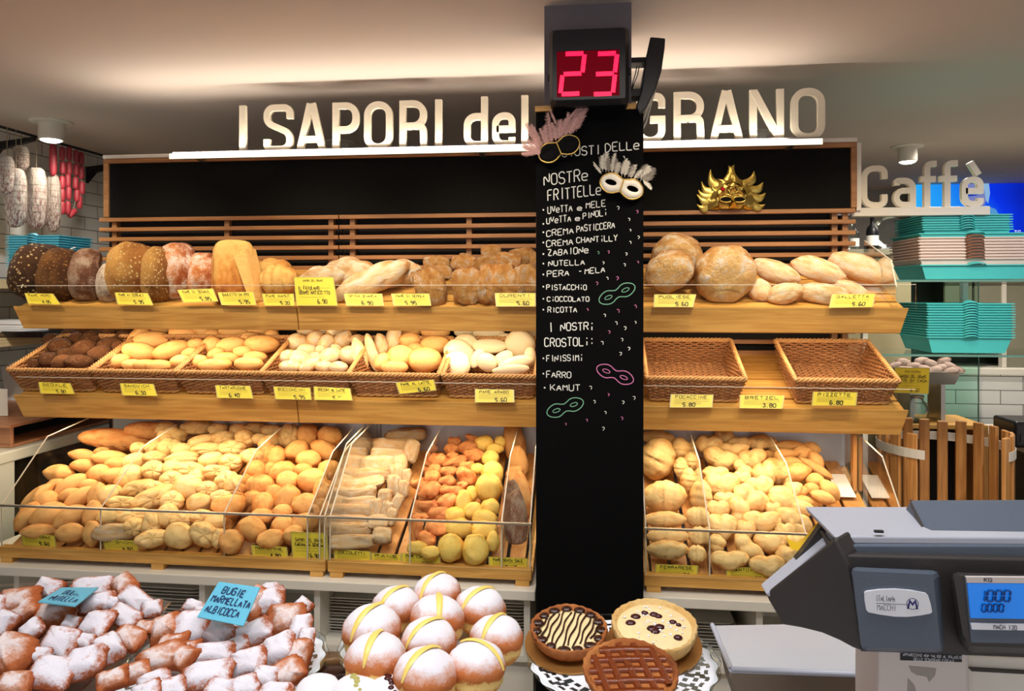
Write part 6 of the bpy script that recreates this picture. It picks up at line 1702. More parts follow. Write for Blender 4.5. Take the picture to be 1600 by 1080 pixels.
def box_stack(c, w, d, h, n, gap, mat, lb, group, rotz=0.0, tabmat=None, first_full=True):
    m = nest_box(w, d, h).mesh('walls', mat); tm = nest_tab(w, d, h, w*0.17).mesh('tab', tabmat or mat)
    for i in range(n):
        k = 'lowest' if i == 0 else 'topmost' if i == n-1 else ORD[i]+' from the bottom'
        q = thing('pastry_box', '%s, %s' % (lb, k), 'box', (c[0]+R.uniform(-0.002, 0.002), c[1]+R.uniform(-0.002, 0.002), c[2]+gap*i), group, (0, 0, rotz))
        link('walls', m, q); link('tab', tm, q)
def stack_px(px0, px1, Y, ybase, ytop, d, n, h, mat, lb, group, tabmat=None):
    x0, x1 = X(px0, Y), X(px1, Y)
    z0 = at((px0+px1)/2, ybase, Y).z; z1 = at((px0+px1)/2, ytop, Y).z
    gap = (z1-z0-h)/max(1, n-1)
    box_stack(((x0+x1)/2, Y+d/2, z0), x1-x0, d, h, n, gap, mat, lb, group, 0, tabmat)
    return z0, z1, (x0+x1)/2
M['teal_l'] = plain('turquoise_card', (92, 190, 206), 0.55)
stack_px(12, 92, 3.20, 432, 368, 0.22, 13, 0.05, 'teal_l', 'turquoise card tray in the stack on the left wall shelf', 'turquoise trays on the left wall shelf')
o = MB().box((-0.1, 0, 0), (0.1, 0.16, 0.012)).box((-0.1, 0, 0.013), (0.098, 0.16, 0.022)).box((-0.097, 0.003, 0.023), (0.1, 0.16, 0.036)).box((-0.1, 0, 0.037), (0.1, 0.158, 0.055)).obj('paper_stack', 'paper', None, at(4, 521, 3.1)+Vector((0, 0, 0.004)))
tag(o, 'stack of white papers at the left edge on the lower wall shelf', 'papers')
q = at(52, 520, 3.15)
o = MB().loft([[(q.x-0.09, 3.1, EYE-0.198), (q.x+0.08, 3.1, EYE-0.198), (q.x+0.08, 3.26, EYE-0.198), (q.x-0.09, 3.26, EYE-0.198)], [(q.x-0.11, 3.08, EYE-0.170), (q.x+0.10, 3.08, EYE-0.170), (q.x+0.10, 3.28, EYE-0.170), (q.x-0.11, 3.28, EYE-0.170)]]).obj('black_tray', 'navy')
tag(bevel(o, 0.006), 'flat black plastic tray on the lower wall shelf behind the dark rolls', 'tray')
# red printed bag lying behind the dark loaves
o = shape(lambda v: sup(v, 0.6, 0.7), 20, 12, 0.25, 1.8, 2.0).obj('packet', 'red_gem'); p = at(108, 379, 3.3); o.location = (p.x, p.y, EYE+0.12); o.scale = (0.05, 0.05, 0.05)
o.location.z = EYE+0.068+0.16
tag(o, 'red packet on the upper wall shelf behind the dark loaves', 'packet')
o.location = (-2.78, 3.62, EYE+0.068+0.045); 
# left display counter
XC = -2.305; ZL = -0.62
q = thing('deli_counter', 'white framed counter with dark glass front along the left wall', 'counter', ((XL+XC)/2, 3.0, 0)); inv = Matrix.Translation(-q.location)
def dc_(mb, n, m, l=None):
    o = mb.obj(n, m, q, label=l); o.matrix_parent_inverse = inv; return o
bevel(dc_(MB().box((XL, 1.75, EYE+ZL-0.045), (XC, 4.3, EYE+ZL)), 'worktop', 'frame_grey'), 0.006)
b = MB()
for y in (1.80, 2.62, 3.55): b.box((XC-0.05, y, 0), (XC-0.004, y+0.075, EYE+ZL-0.045))
b.box((XC-0.05, 1.8, 0), (XC-0.004, 4.25, 0.30))
dc_(b, 'frame', 'frame_grey')
dc_(MB().box((XC-0.04, 1.8, 0.28), (XC-0.03, 4.25, EYE+ZL-0.045)), 'dark_glass', 'dark_glass', 'dark glass front')
dc_(MB().box((XL, 1.82, 0.0), (XC-0.06, 4.2, EYE+ZL-0.05)), 'body', 'navy')
q = thing('wooden_box', 'shallow open wooden box on the left counter, its dark opening facing the bins', 'box', (-2.6, 3.0, EYE+ZL)); inv = Matrix.Translation(-q.location)
wz0, wz1 = EYE+ZL+0.001, EYE+ZL+0.095
for nm, a, b_, m in [('bottom', (-3.0, 2.72, wz0), (-2.345, 3.38, wz0+0.012), 'board'), ('lid', (-3.0, 2.70, wz1-0.012), (-2.335, 3.40, wz1), 'board'), ('front', (-3.0, 2.72, wz0+0.012), (-2.345, 2.735, wz1-0.012), 'board'), ('rear', (-3.0, 3.365, wz0+0.012), (-2.345, 3.38, wz1-0.012), 'board'), ('opening_shade', (-2.50, 2.735, wz0+0.012), (-2.49, 3.365, wz1-0.012), 'dark_gap')]:  # the dark sheet inside stands for the shade in the opening
    o = bevel(MB().box(a, b_).obj(nm, m, q), 0.002, 1); o.matrix_parent_inverse = inv
o = MB().prism([at(-30, 650, 2.9), at(12, 650, 2.9), at(11, 608, 2.98), at(-30, 606, 2.98)], (0, 0.002, 0)).obj('paper_sheet', 'paper'); tag(o, 'white paper sheet standing at the left edge behind the wooden box', 'paper')
o = MB().prism([at(12, 648, 3.32), at(38, 650, 3.30), at(34, 560, 3.40), at(2, 575, 3.42)], (0, 0.002, 0)).obj('paper_sheet', 'paper'); tag(o, 'white paper bag leaning left of the leftmost basket', 'paper')

# ------------------------------------------------------------------ lamps in the ceiling
def downlight(px, py, r, lb):
    p = at_z(px, py, 0.885)
    q = thing('ceiling_lamp', lb, 'lamp', (p.x, p.y, CEIL), 'round ceiling lamps')
    MB().lathe([(0.0, 0.0), (r, 0.0), (r, -0.006), (r*0.93, -0.010), (r*0.55, -0.010), (0, -0.010)], n=40, smooth=False).obj('flange', 'white_paint', q)
    MB().lathe([(r*0.60, -0.010), (r*0.60, -0.085), (r*0.56, -0.095), (r*0.50, -0.095), (r*0.50, -0.085), (0.0, -0.085)], n=36, smooth=False).obj('body', 'white_paint', q)
    MB().lathe([(0.0, -0.0865), (r*0.49, -0.0865), (r*0.49, -0.099), (r*0.3, -0.106), (0.0, -0.108)], n=30, smooth=False).obj('lens', 'lamp_glow', q, label='glowing lens')
downlight(80, 190, 0.098, 'round white ceiling lamp above the salami rail at the left')
downlight(1418, 228, 0.088, 'round white ceiling lamp above the word Caffe')
downlight(530, 222, 0.085, 'round ceiling lamp peeking between the letters A and P')
downlight(1182, 207, 0.085, 'round ceiling lamp peeking below the letter N')

# ------------------------------------------------------------------ coffee corner at the right
YV = 3.05
q = thing('raised_lettering', 'raised pale letters reading Caffe on a narrow white bar', 'sign', at(1430, 330, YV)); inv = Matrix.Translation(-q.location)
zb_ = at(1430, 325, YV).z
p0, p1 = X(1327, YV), X(1541, YV)
o = bevel(MB().box((p0, YV-0.03, zb_-0.033), (p1, YV+0.01, zb_)).obj('bar', 'white_paint', q), 0.002); o.matrix_parent_inverse = inv
b = MB()
for i in range(14): b.box((X(1482+3.8*i, YV), YV-0.0305, zb_-0.020), (X(1484.2+3.8*i, YV), YV-0.0302, zb_-0.010))
letters([('C', 1343, 1384), ('a', 1393, 1428), ('f', 1435, 1460), ('f', 1465, 1493), ('\u00e8', 1499, 1533)], YV, zb_, 0.166, q, inv)
for x in (1340, 1530):
    xx = X(x, YV); o = MB().box((xx-0.004, YV+0.0, zb_), (xx+0.004, YV+0.006, CEIL)).obj('hanger', 'alu', q) if False else None
o = MB().box((p0-0.06, YV-0.02, zb_-0.028), (p0, YV+0.005, zb_-0.005)).obj('bar_end', 'alu', q); o.matrix_parent_inverse = inv
# television
YTV = 6.3
tv0, tv1 = at(1428, 368, YTV), at(1720, 258, YTV)
q = thing('television', 'large wall television showing a blue news broadcast with a seated presenter', 'television', ((tv0.x+tv1.x)/2, YTV, (tv0.z+tv1.z)/2)); inv = Matrix.Translation(-q.location)
def tvo(mb, n, m, l=None):
    o = mb.obj(n, m, q, label=l); o.matrix_parent_inverse = inv; return o
tvo(MB().box((tv0.x-0.03, YTV, tv0.z-0.03), (tv1.x+0.03, YTV+0.06, tv1.z+0.04)), 'housing', 'navy')
tvo(MB().box(((tv0.x+tv1.x)/2-0.2, YTV+0.06, tv0.z+0.2), ((tv0.x+tv1.x)/2+0.2, YB, tv0.z+0.45)), 'wall_mount', 'iron')
def screen_mat():
    m, nt, p = _nt('tv_picture'); L = nt.links.new
    p.inputs['Base Color'].default_value = (0.005, 0.01, 0.03, 1); p.inputs['Roughness'].default_value = 0.15
    tc = nt.nodes.new('ShaderNodeTexCoord'); n = nt.nodes.new('ShaderNodeTexNoise'); n.inputs['Scale'].default_value = 1.3; n.inputs['Detail'].default_value = 2
    L(tc.outputs['Object'], n.inputs['Vector'])
    sep = nt.nodes.new('ShaderNodeSeparateXYZ'); L(tc.outputs['Object'], sep.inputs[0])
    mr = nt.nodes.new('ShaderNodeMapRange'); mr.inputs[1].default_value = -0.8; mr.inputs[2].default_value = 0.1; mr.inputs[3].default_value = 0.75; mr.inputs[4].default_value = 0.0; L(sep.outputs[0], mr.inputs[0])
    a = nt.nodes.new('ShaderNodeMath'); a.operation = 'MULTIPLY_ADD'; a.inputs[1].default_value = 0.6; L(n.outputs['Fac'], a.inputs[0]); L(mr.outputs[0], a.inputs[2])
    r = nt.nodes.new('ShaderNodeValToRGB'); e = r.color_ramp.elements
    e[0].position = 0.18; e[0].color = srgb(0, 20, 150); e[1].position = 0.95; e[1].color = srgb(40, 180, 255); k = e.new(0.45); k.color = srgb(0, 50, 235)
    L(a.outputs[0], r.inputs[0]); L(r.outputs[0], p.inputs['Emission Color']); p.inputs['Emission Strength'].default_value = 0.95
    return m
o = MB().box((tv0.x-q.location.x, -0.004, tv0.z-q.location.z), (tv1.x-q.location.x, 0.0, tv1.z-q.location.z)).obj('screen', screen_mat(), q, label='blue picture')
ys = YTV-0.006
def scr(P, nm, rgb, st=0.8, dy=0.0):
    tvo(MB().add([at(x, y, ys-dy) for x, y in P], [tuple(range(len(P)))]), nm, plain('tv_'+nm, tuple(int(c*0.1) for c in rgb), 0.3, emit=rgb, estr=st))
scr([(1498, 395), (1500, 362), (1504, 342), (1516, 328), (1540, 321), (1556, 327), (1563, 340), (1566, 372), (1566, 395)], 'presenter_jacket', (96, 170, 232), 0.75, 0.001)
scr([(1526, 326), (1532, 352), (1538, 354), (1544, 322)], 'presenter_shirt', (190, 215, 245), 0.75, 0.002)
scr([(1531, 330), (1535, 352), (1538, 352), (1539, 328)], 'presenter_tie', (16, 50, 150), 0.75, 0.003)
scr([(1511, 302), (1515, 286), (1528, 280), (1539, 290), (1542, 312), (1536, 324), (1524, 327), (1514, 316)], 'presenter_face', (130, 140, 205), 0.8, 0.0025)
scr([(1516, 284), (1526, 275), (1537, 275), (1545, 284), (1547, 302), (1544, 318), (1540, 312), (1538, 296), (1528, 287)], 'presenter_hair', (150, 196, 240), 0.8, 0.0035)
scr([(1509, 300), (1522, 294), (1536, 296), (1536, 302), (1523, 306), (1511, 307)], 'presenter_glasses', (20, 60, 190), 0.8, 0.004)
b = MB(); o0 = at(1585, 366, ys-0.004); s = px2m(o0); write(b, 'TG 5', o0, (1, 0, 0), (0, 0, 1), 5.5*s, 0.006, width=20*s, wob=0)
tvo(b, 'caption', plain('tv_caption', (40, 40, 60), 0.3, emit=(210, 225, 255), estr=0.9))
# glass shelves with pastry boxes
YG = 2.98
for y_, lb in ((437, 'upper glass shelf carrying turquoise and white pastry boxes'), (553, 'lower glass shelf carrying the single turquoise stack')):
    z = at(1500, y_, YG).z
    q = thing('glass_shelf', lb, 'shelf', (X(1510, YG), YG+0.15, z)); inv = Matrix.Translation(-q.location)
    o = MB().box((X(1330, YG)+0.08, YG-0.03, z-0.009), (1.93, YG+0.34, z-0.001)).obj('pane', 'glass_dish', q); o.matrix_parent_inverse = inv
    o = MB().box((X(1330, YG)+0.08, YG-0.032, z-0.009), (1.93, YG-0.03, z-0.001)).obj('front_edge', plain('glass_edge_green', (96, 140, 128), 0.2), q); o.matrix_parent_inverse = inv
    for x in ((X(1566, YG), X(1392, YG)) if y_ < 500 else (X(1392, YG), 1.90)):
        o = MB().box((x, YG+0.30, 0.0 if y_ > 500 else z-0.285), (x+0.02, YG+0.33, z-0.009)).obj('post', 'white_paint', q); o.matrix_parent_inverse = inv
stack_px(1450, 1582, YG, 552, 474, 0.27, 14, 0.062, 'teal', 'turquoise pastry tray in the lower stack', 'turquoise trays on the lower glass shelf')
stack_px(1440, 1612, YG, 436, 414, 0.27, 1, 0.055, 'teal', 'wide turquoise tray, bottom of the upper stack', 'wide turquoise trays on the upper glass shelf')
z_ = at(1520, 431, YG).z
x0, x1 = X(1438, YG), X(1610, YG)
box_stack(((x0+x1)/2, YG+0.14, z_+0.012), x1-x0, 0.27, 0.055, 8, 0.0115, 'cream_card', 'cream white pastry tray with brown tab, upper stack', 'cream trays on the upper glass shelf', 0, 'brown_card')
box_stack(((x0+x1)/2, YG+0.14, z_+0.012+8*0.0115+0.004), x1-x0, 0.27, 0.055, 1, 0.01, 'teal', 'turquoise tray lying on the cream ones', 'turquoise tray on the cream ones', 0, 'teal')
x0, x1 = X(1445, YG+0.05), X(1582, YG+0.05)
box_stack(((x0+x1)/2, YG+0.19, z_+0.012+9*0.0115+0.012), x1-x0, 0.25, 0.055, 7, 0.0095, 'teal', 'smaller turquoise tray on top of the upper stack', 'small turquoise trays on top of the upper stack', 0, 'teal')
# tiled bar wall with ledge, dark cupboard and shelf
YTI = 4.4
zt_ = at(1560, 585, YTI).z
q0, q1 = X(1330, YTI), 3.4
struct(MB().box((q0, YTI, 0), (q1, YTI+0.12, zt_)).obj('trim_2', 'tile_x'))
struct(bevel(MB().box((q0, YTI-0.03, zt_), (q1, YTI+0.30, zt_+0.035)).obj('trim_3', 'white'), 0.003))
q = thing('bar_cupboard', 'dark open cupboard above the tiled bar wall, behind the turquoise boxes', 'cupboard', ((q0+q1)/2, YTI+0.4, zt_+0.035)); inv = Matrix.Translation(-q.location)
def bcu(mb, n, m, l=None):
    o = mb.obj(n, m, q, label=l); o.matrix_parent_inverse = inv; return o
bz0, bz1 = zt_+0.036, at(1500, 440, YTI).z
M['cup_dark'] = plain('cupboard_dark', (52, 58, 48), 0.3); M['cup_panel'] = plain('cupboard_panel', (136, 134, 114), 0.4)
bcu(MB().box((q0, YTI+0.28, bz0), (q1, YTI+0.31, bz1)), 'back', 'cup_dark')
bcu(MB().box((q0, YTI+0.02, bz1), (q1, YTI+0.31, bz1+0.03)), 'top', 'cup_panel')
for x0, x1 in ((1483, 1526), (1530, 1572), (1579, 1660)):
    bcu(MB().box((X(x0, YTI), YTI+0.05, bz0+(0.12 if x0 < 1570 else 0)), (X(x1, YTI), YTI+0.07, bz1)), 'panel', 'cup_panel', 'grey green panel')
bcu(MB().box((X(1572, YTI), YTI+0.04, bz0), (X(1579, YTI), YTI+0.08, bz1)), 'post', 'white_paint')
bcu(MB().box((q0, YTI+0.03, bz0+0.10), (X(1545, YTI), YTI+0.28, bz0+0.112)), 'shelf', 'cup_panel')
bcu(MB().box((q0, YTI+0.03, bz0), (q0+0.02, YTI+0.28, bz1)), 'side', 'cup_panel')
q = thing('bar_sideboard', 'pale sideboard behind the shelving, carrying bottles and a round glass', 'cabinet', (X(1370, 4.0), 4.1, 0)); inv = Matrix.Translation(-q.location)
zs_ = at(1370, 389, 4.1).z
o = MB().box((X(1310, 4.1), 4.1, zs_-0.03), (X(1428, 4.1), 4.36, zs_)).obj('top', 'cup_panel', q); o.matrix_parent_inverse = inv
o = MB().box((X(1312, 4.1), 4.12, 0.0), (X(1426, 4.1), 4.35, zs_-0.03)).obj('body', plain('sideboard', (176, 166, 128), 0.6), q); o.matrix_parent_inverse = inv
def bottle(px, yb, yt, w, Y, m, lb, lab=True):
    p = at(px, yb, Y); hgt = at(px, yt, Y).z-p.z; r = w/2*px2m(p)
    p.z = zs_+0.0005
    q = thing('bottle', lb, 'bottle', p, 'bottles on the sideboard')
    MB().lathe([(0, 0), (r, 0), (r, hgt*0.55), (r*0.85, hgt*0.66), (r*0.36, hgt*0.76), (r*0.34, hgt*0.97), (r*0.4, hgt*0.975), (r*0.4, hgt), (0, hgt)], n=24).obj('glass', m, q)
    if lab: MB().lathe([(r*1.01, hgt*0.12), (r*1.01, hgt*0.42)], n=24).obj('label', 'paper', q)
bottle(1363, 387, 335, 18, 4.18, 'navy', 'dark wine bottle with white label behind the slatted unit')
bottle(1334, 387, 345, 16, 4.18, 'glass_dish', 'clear bottle with white label left of the dark wine bottle')
p = at(1392, 362, 4.18)
q = thing('round_glass_dish', 'large round glass dish standing upright beside the dark bottle', 'dish', (p.x, p.y, zs_))
r = 26*px2m(p)
MB().lathe([(0, 0.0), (r*0.6, 0.004), (r, 0.02), (r*0.98, 0.024), (r*0.6, 0.010), (0, 0.006)], n=40, mtx=Matrix.Translation((0, 0.03, r)) @ Matrix.Rotation(PI/2-0.12, 4, 'X')).obj('dish', 'glass_dish', q)
MB().box((-0.05, 0.0, 0), (0.05, 0.09, 0.012)).obj('stand', 'steel', q)
# tray of chocolate pastries and its yellow sign, glass jar
YP = 3.78; ZKT = at(1480, 664, 3.75).z+0.001
p = at(1452, 585, YP)
q = thing('pastry_tray', 'grey metal tray of chocolate pastries by the glass shelves', 'tray', p); inv = Matrix.Translation(-q.location)
x0, x1 = X(1412, YP), X(1502, YP); zt2 = at(1450, 582, YP).z
o = MB().loft([[(x0+0.03, YP+0.02, zt2-0.06), (x1-0.02, YP+0.02, zt2-0.06), (x1-0.02, YP+0.26, zt2-0.06), (x0+0.03, YP+0.26, zt2-0.06)], [(x0, YP, zt2), (x1, YP, zt2), (x1, YP+0.28, zt2), (x0, YP+0.28, zt2)], [(x0-0.01, YP-0.01, zt2+0.002), (x1+0.02, YP-0.01, zt2+0.002), (x1+0.02, YP+0.29, zt2+0.002), (x0-0.01, YP+0.29, zt2+0.002)]]).obj('tray', 'alu', q); o.matrix_parent_inverse = inv
for xl in (x0+0.05, x1-0.07):
    o = MB().box((xl, YP+0.05, ZKT), (xl+0.02, YP+0.2, zt2-0.06)).obj('leg', 'alu', q); o.matrix_parent_inverse = inv
M['choc_pastry'] = zramp('choc_pastry', [(0.2, (60, 30, 20)), (0.5, (120, 70, 50)), (0.8, (216, 190, 176))], 0.8, 2.0)
unit('choc_pastry', f_oval, 3, M['choc_pastry'], nu=18, nv=12, disp=0.12)
ch = [(1398, 572), (1412, 566), (1428, 572), (1440, 564), (1455, 568), (1470, 575), (1484, 572), (1496, 578), (1462, 578), (1420, 579), (1446, 577), (1475, 564), (1408, 578), (1487, 580)]
order = rows(ch, 7)
for i, (px, py) in enumerate(ch):
    p = at_slope(px, py, YP+0.05, zt2+0.012-EYE, 0.15); k, j, n = order[i]
    put_roll('chocolate_pastry', 'choc_pastry', in_view(None, px, py, 11, 6, R.uniform(-25, 25), p, '', 0.9), 'chocolate pastry, %s, grey tray by the glass shelves' % pos_words(k, j, n), 'pastry', 'chocolate pastries on the grey tray', i)
card([(1398, 574), (1453, 575), (1451, 616), (1396, 614)], 3.745, [('PASTICCERIA', 0.3, 0.80, 0.08, 0.45, 0.0012), ('I SAPORI DEL GRANO', 0.06, 0.60, 0.12, 0.85, 0.0016), ('FATTE DI CASA', 0.04, 0.44, 0.12, 0.9, 0.0020), ('6,50', 0.48, 0.06, 0.12, 0.25, 0.0022)], 'large bright yellow sign standing in front of the chocolate pastry tray', group=None, mat=None or 'tag_y', name='sign_card') if M.setdefault('tag_y', plain('bright_yellow_card', (238, 200, 36), 0.5)) else None
# wooden frame cabinet behind the barrel, glass jar on it
YK = 3.75
q = thing('wooden_cabinet', 'low wooden cabinet with dark opening behind the slatted barrel', 'cabinet', (X(1480, YK), YK+0.15, 0)); inv = Matrix.Translation(-q.location)
x0, x1 = X(1416, YK), X(1545, YK); zk = at(1480, 664, YK).z
def kco(mb, n, m, l=None):
    o = mb.obj(n, m, q, label=l); o.matrix_parent_inverse = inv; return bevel(o, 0.002, 1)
kco(MB().box((x0, YK, zk-0.022), (x1, YK+0.32, zk)), 'top', 'oak')
kco(MB().box((x0, YK, 0), (x0+0.022, YK+0.32, zk-0.022)), 'side', 'oak_z'); kco(MB().box((x1-0.022, YK, 0), (x1, YK+0.32, zk-0.022)), 'side', 'oak_z')
kco(MB().box((x0+0.022, YK+0.29, 0), (x1-0.022, YK+0.31, zk-0.022)), 'back', 'dark_gap')
p = at(1432, 660, 3.83); r = 17*px2m(p)
q = thing('glass_jar', 'glass jar with rounded shoulders on the wooden cabinet by the shelf end', 'jar', (p.x, p.y, zk))
MB().lathe([(0, 0.0), (r, 0.0), (r*1.02, 0.06), (r*0.95, 0.085), (r*0.6, 0.105), (r*0.55, 0.118), (r*0.5, 0.118), (r*0.55, 0.10), (r*0.9, 0.08), (r*0.95, 0.06), (r*0.94, 0.004), (0, 0.004)], n=32).obj('glass', 'glass_dish', q)
MB().lathe([(0, 0.118), (r*0.62, 0.118), (r*0.62, 0.130), (0, 0.130)], n=28).obj('lid', 'alu', q)
# C-shaped slatted barrel
YBR = 3.2
xc0, xc1 = X(1383, YBR), X(1584, YBR); rB = (xc1-xc0)/2; cxB = (xc0+xc1)/2; cyB = YBR+0.05
zb1 = at(1480, 680, YBR).z
q = thing('slatted_barrel', 'open fronted round barrel of upright wooden slats with a white band', 'barrel', (cxB, cyB, 0)); inv = Matrix.Translation(-q.location)
b = MB()
for a in range(-52, 300, 17):
    if -128 < a-360 < -52 or -128 < a < -52: continue
    if 232 <= a <= 308: continue
    t = math.radians(a); c, s_ = math.cos(t), math.sin(t)
    far = s_ > 0.2
    zz = zb1+0.02+R.uniform(-0.006, 0.006)
    P = []
    for rr, dt in ((rB, -0.085), (rB, 0.085), (rB-0.016, 0.085), (rB-0.016, -0.085)):
        P.append((cxB+rr*math.cos(t+dt), cyB+rr*math.sin(t+dt), 0.02))
    o = MB().prism(P, (0, 0, zz-0.02)).obj('slat', 'oak_z', q); o.matrix_parent_inverse = inv; bevel(o, 0.003, 1)
for zc_, nm in ((zb1-0.055, 'band'), (0.30, 'band')):
    n = 48; vs = []; fs = []
    for i in range(n+1):
        t = math.radians(-52+284*i/n)
        for rr, z in ((rB+0.001, zc_-0.018), (rB+0.001, zc_+0.018), (rB+0.004, zc_+0.018), (rB+0.004, zc_-0.018)):
            vs.append((cxB+rr*math.cos(t), cyB+rr*math.sin(t), z))
    for i in range(n):
        for k in range(4): fs.append((i*4+k, i*4+(k+1) % 4, (i+1)*4+(k+1) % 4, (i+1)*4+k))
    fs += [(3, 2, 1, 0), (4*n, 4*n+1, 4*n+2, 4*n+3)]
    o = MB().add(vs, fs).obj(nm, 'white_paint', q, label='white plastic band'); o.matrix_parent_inverse = inv
o = MB().lathe([(0, 0.0), (rB-0.02, 0.0), (rB-0.02, 0.02), (0, 0.02)], c=(cxB, cyB, 0), n=32).obj('base', 'oak', q); o.matrix_parent_inverse = inv
# white side counter with black printer at the right edge
p = at(1548, 672, 3.3)
q = thing('side_counter', 'white counter with dark shelves below at the right edge', 'counter', (2.35, 3.55, 0)); inv = Matrix.Translation(-q.location)
z = EYE-0.70
o = bevel(MB().box((1.95, 2.9, z-0.03), (2.75, 4.25, z)).obj('worktop', 'white', q), 0.003); o.matrix_parent_inverse = inv
o = MB().box((1.98, 2.95, 0), (2.72, 4.2, z-0.03)).obj('body', plain('side_counter_dark', (52, 52, 48), 0.4), q); o.matrix_parent_inverse = inv
p = at(1606, 680, 3.0); 
q = thing('receipt_printer', 'small black printer on the white counter at the right edge', 'printer', (X(1600, 3.7), 3.7, z)); inv = Matrix.Translation(-q.location)
o = bevel(MB().box((X(1587, 3.6), 3.6, z), (X(1587, 3.6)+0.16, 3.8, z+0.12)).obj('housing', 'navy', q), 0.012, 3); o.matrix_parent_inverse = inv
o = MB().box((X(1587, 3.6)+0.02, 3.595, z+0.03), (X(1587, 3.6)+0.14, 3.6, z+0.06)).obj('front_panel', 'navy_bezel', q); o.matrix_parent_inverse = inv
# glass screen beside the bar
q = thing('glass_screen', 'upright glass pane standing beside the tiled bar wall', 'glass pane', (X(1470, 4.3), 4.3, 0)); inv = Matrix.Translation(-q.location)
x0, x1 = X(1440, 4.3), X(1529, 4.3)
o = MB().box((x0, 4.30, 0.0), (x1, 4.306, at(1500, 436, 4.3).z)).obj('pane', acrylic('green_glass', (0.82, 0.95, 0.91), 0.12), q); o.matrix_parent_inverse = inv
o = MB().box((x1, 4.299, 0.0), (x1+0.003, 4.307, at(1500, 436, 4.3).z)).obj('pane_edge', plain('dark_edge', (70, 96, 92), 0.3), q); o.matrix_parent_inverse = inv

# ------------------------------------------------------------------ carnival masks
def feather(mb, base, tip, w, nrm, curl=0.0, n=10):
    """curved quill vane with a notched outline and some thickness of curl"""
    base, tip, nrm = Vector(base), Vector(tip), Vector(nrm)
    d = tip-base; L = d.length; d /= L; s = d.cross(nrm).normalized(); lf, rt, md = [], [], []
    for i in range(n+1):
        t = i/n; c = base+d*(L*t)+s*(curl*L*t*t)+nrm*(0.10*L*t*t)
        ww = w*math.sin(PI*min(1, 0.12+0.86*t))**0.7*(1-0.25*(i % 2))
        lf.append(c+s*ww-nrm*0.002); rt.append(c-s*ww-nrm*0.002); md.append(c)
    mb.tube(md, 0.0007, 4, taper=[1-0.8*i/n for i in range(n+1)])
    nb = 34
    for k in range(nb):
        t = 0.10+0.88*k/nb; c = base+d*(L*t)+s*(curl*L*t*t)+nrm*(0.10*L*t*t)
        for sg in (-1, 1):
            ww = w*1.25*math.sin(PI*min(1, 0.15+0.83*t))**0.6*R.uniform(0.7, 1.15)
            e = c+s*(sg*ww)+d*(ww*R.uniform(0.7, 1.3))+nrm*R.uniform(-0.004, 0.004)
            q1 = c+d*0.0016; mdp = (c+e)/2+d*0.001*sg
            mb.add([c, q1, mdp+d*0.0012, e, mdp-d*0.0004], [(0, 1, 2, 4), (4, 2, 3)], False)
def eye_mask(name, label, px, py, half_w, ang, base_mat, fpts, fmat, tilt_y=-0.016, eye_holes=True):
    c = at(px, py, PY-0.022); s = px2m(c); W = half_w*s
    q = thing(name, label, 'mask', c, 'carnival masks'); g = math.radians(ang)
    ex, ey = Vector((math.cos(g), 0, math.sin(g))), Vector((-math.sin(g), 0, math.cos(g)))
    out = []
    for i in range(56):
        t = 2*PI*i/56; r = 0.50*(1-0.42*math.exp(-(math.cos(t)/0.34)**2))+(0.04*math.sin(t) if math.sin(t) < 0 else 0)
        out.append(Vector((math.cos(t), math.sin(t)*r*1.05-0.02, 0)))
    def w3(p, d=0.0): return ex*(p.x*W)+ey*(p.y*W)+Vector((0, -d-0.016*(1-p.x*p.x*0.6), 0))
    eyes = [[Vector((sx*0.50+0.26*math.cos(2*PI*i/24), 0.02+0.125*math.sin(2*PI*i/24)+0.03*sx*0, 0)) for i in range(24)] for sx in (-1, 1)]
    # domed half faces: each side lofted from its eye hole to the outline
    b = MB()
    for k, sx in enumerate((-1, 1)):
        ring_o = []
        for i in range(24):
            t = 2*PI*i/24; d = Vector((math.cos(t), math.sin(t), 0)); o_ = Vector((sx*0.50, 0.02, 0)); best = None
            for f in [u/60 for u in range(6, 70)]:
                p = o_+d*f
                tt = math.atan2(p.y/1.05, p.x); 
                a_ = abs(p.x)
                yl = 0.50*(1-0.42*math.exp(-(p.x/0.34)**2))*math.sqrt(max(0, 1-p.x*p.x))*1.08
                if p.x*sx < 0 or abs(p.y) > yl+0.002 or a_ > 1: break
                best = p
            ring_o.append(best or o_+d*0.27)
        mid_ = [(a*0.5+b_*0.5) for a, b_ in zip(eyes[k], ring_o)]
        A, Bm, C = [w3(p, 0.004) for p in eyes[k]], [w3(p, 0.010) for p in mid_], [w3(p, 0.0) for p in ring_o]
        D = [p+Vector((0, 0.004, 0)) for p in C]
        n = 24
        b.add(A+Bm+C+D, [f for i in range(n) for f in ((i, (i+1) % n, n+(i+1) % n, n+i), (n+i, n+(i+1) % n, 2*n+(i+1) % n, 2*n+i), (2*n+i, 2*n+(i+1) % n, 3*n+(i+1) % n, 3*n+i))], True)
        if not eye_holes: b.add([w3(p, 0.003) for p in eyes[k]], [tuple(range(24))])
        tr = MB().tube([p+Vector((0, -0.001, 0)) for p in C], 0.0030, 5, closed=True)
        tr.obj('gold_trim', 'gold_trim', q, label='gold braid edge')
    o = b.obj('face', base_mat, q)
    fb = [MB(), MB()]
    for i, (bx, by, tx, ty, w) in enumerate(fpts):
        B0, T0 = at(bx, by, PY-0.030-0.0008*i)-c, at(tx, ty, PY-0.046-0.002*(i % 5))-c
        m = MB(); feather(m, B0, T0, w, (0, -1, 0), R.uniform(-0.2, 0.2)); m.obj('feather', fmat[i % len(fmat)], q)
    return q
rm = random.Random(21)
fp = []
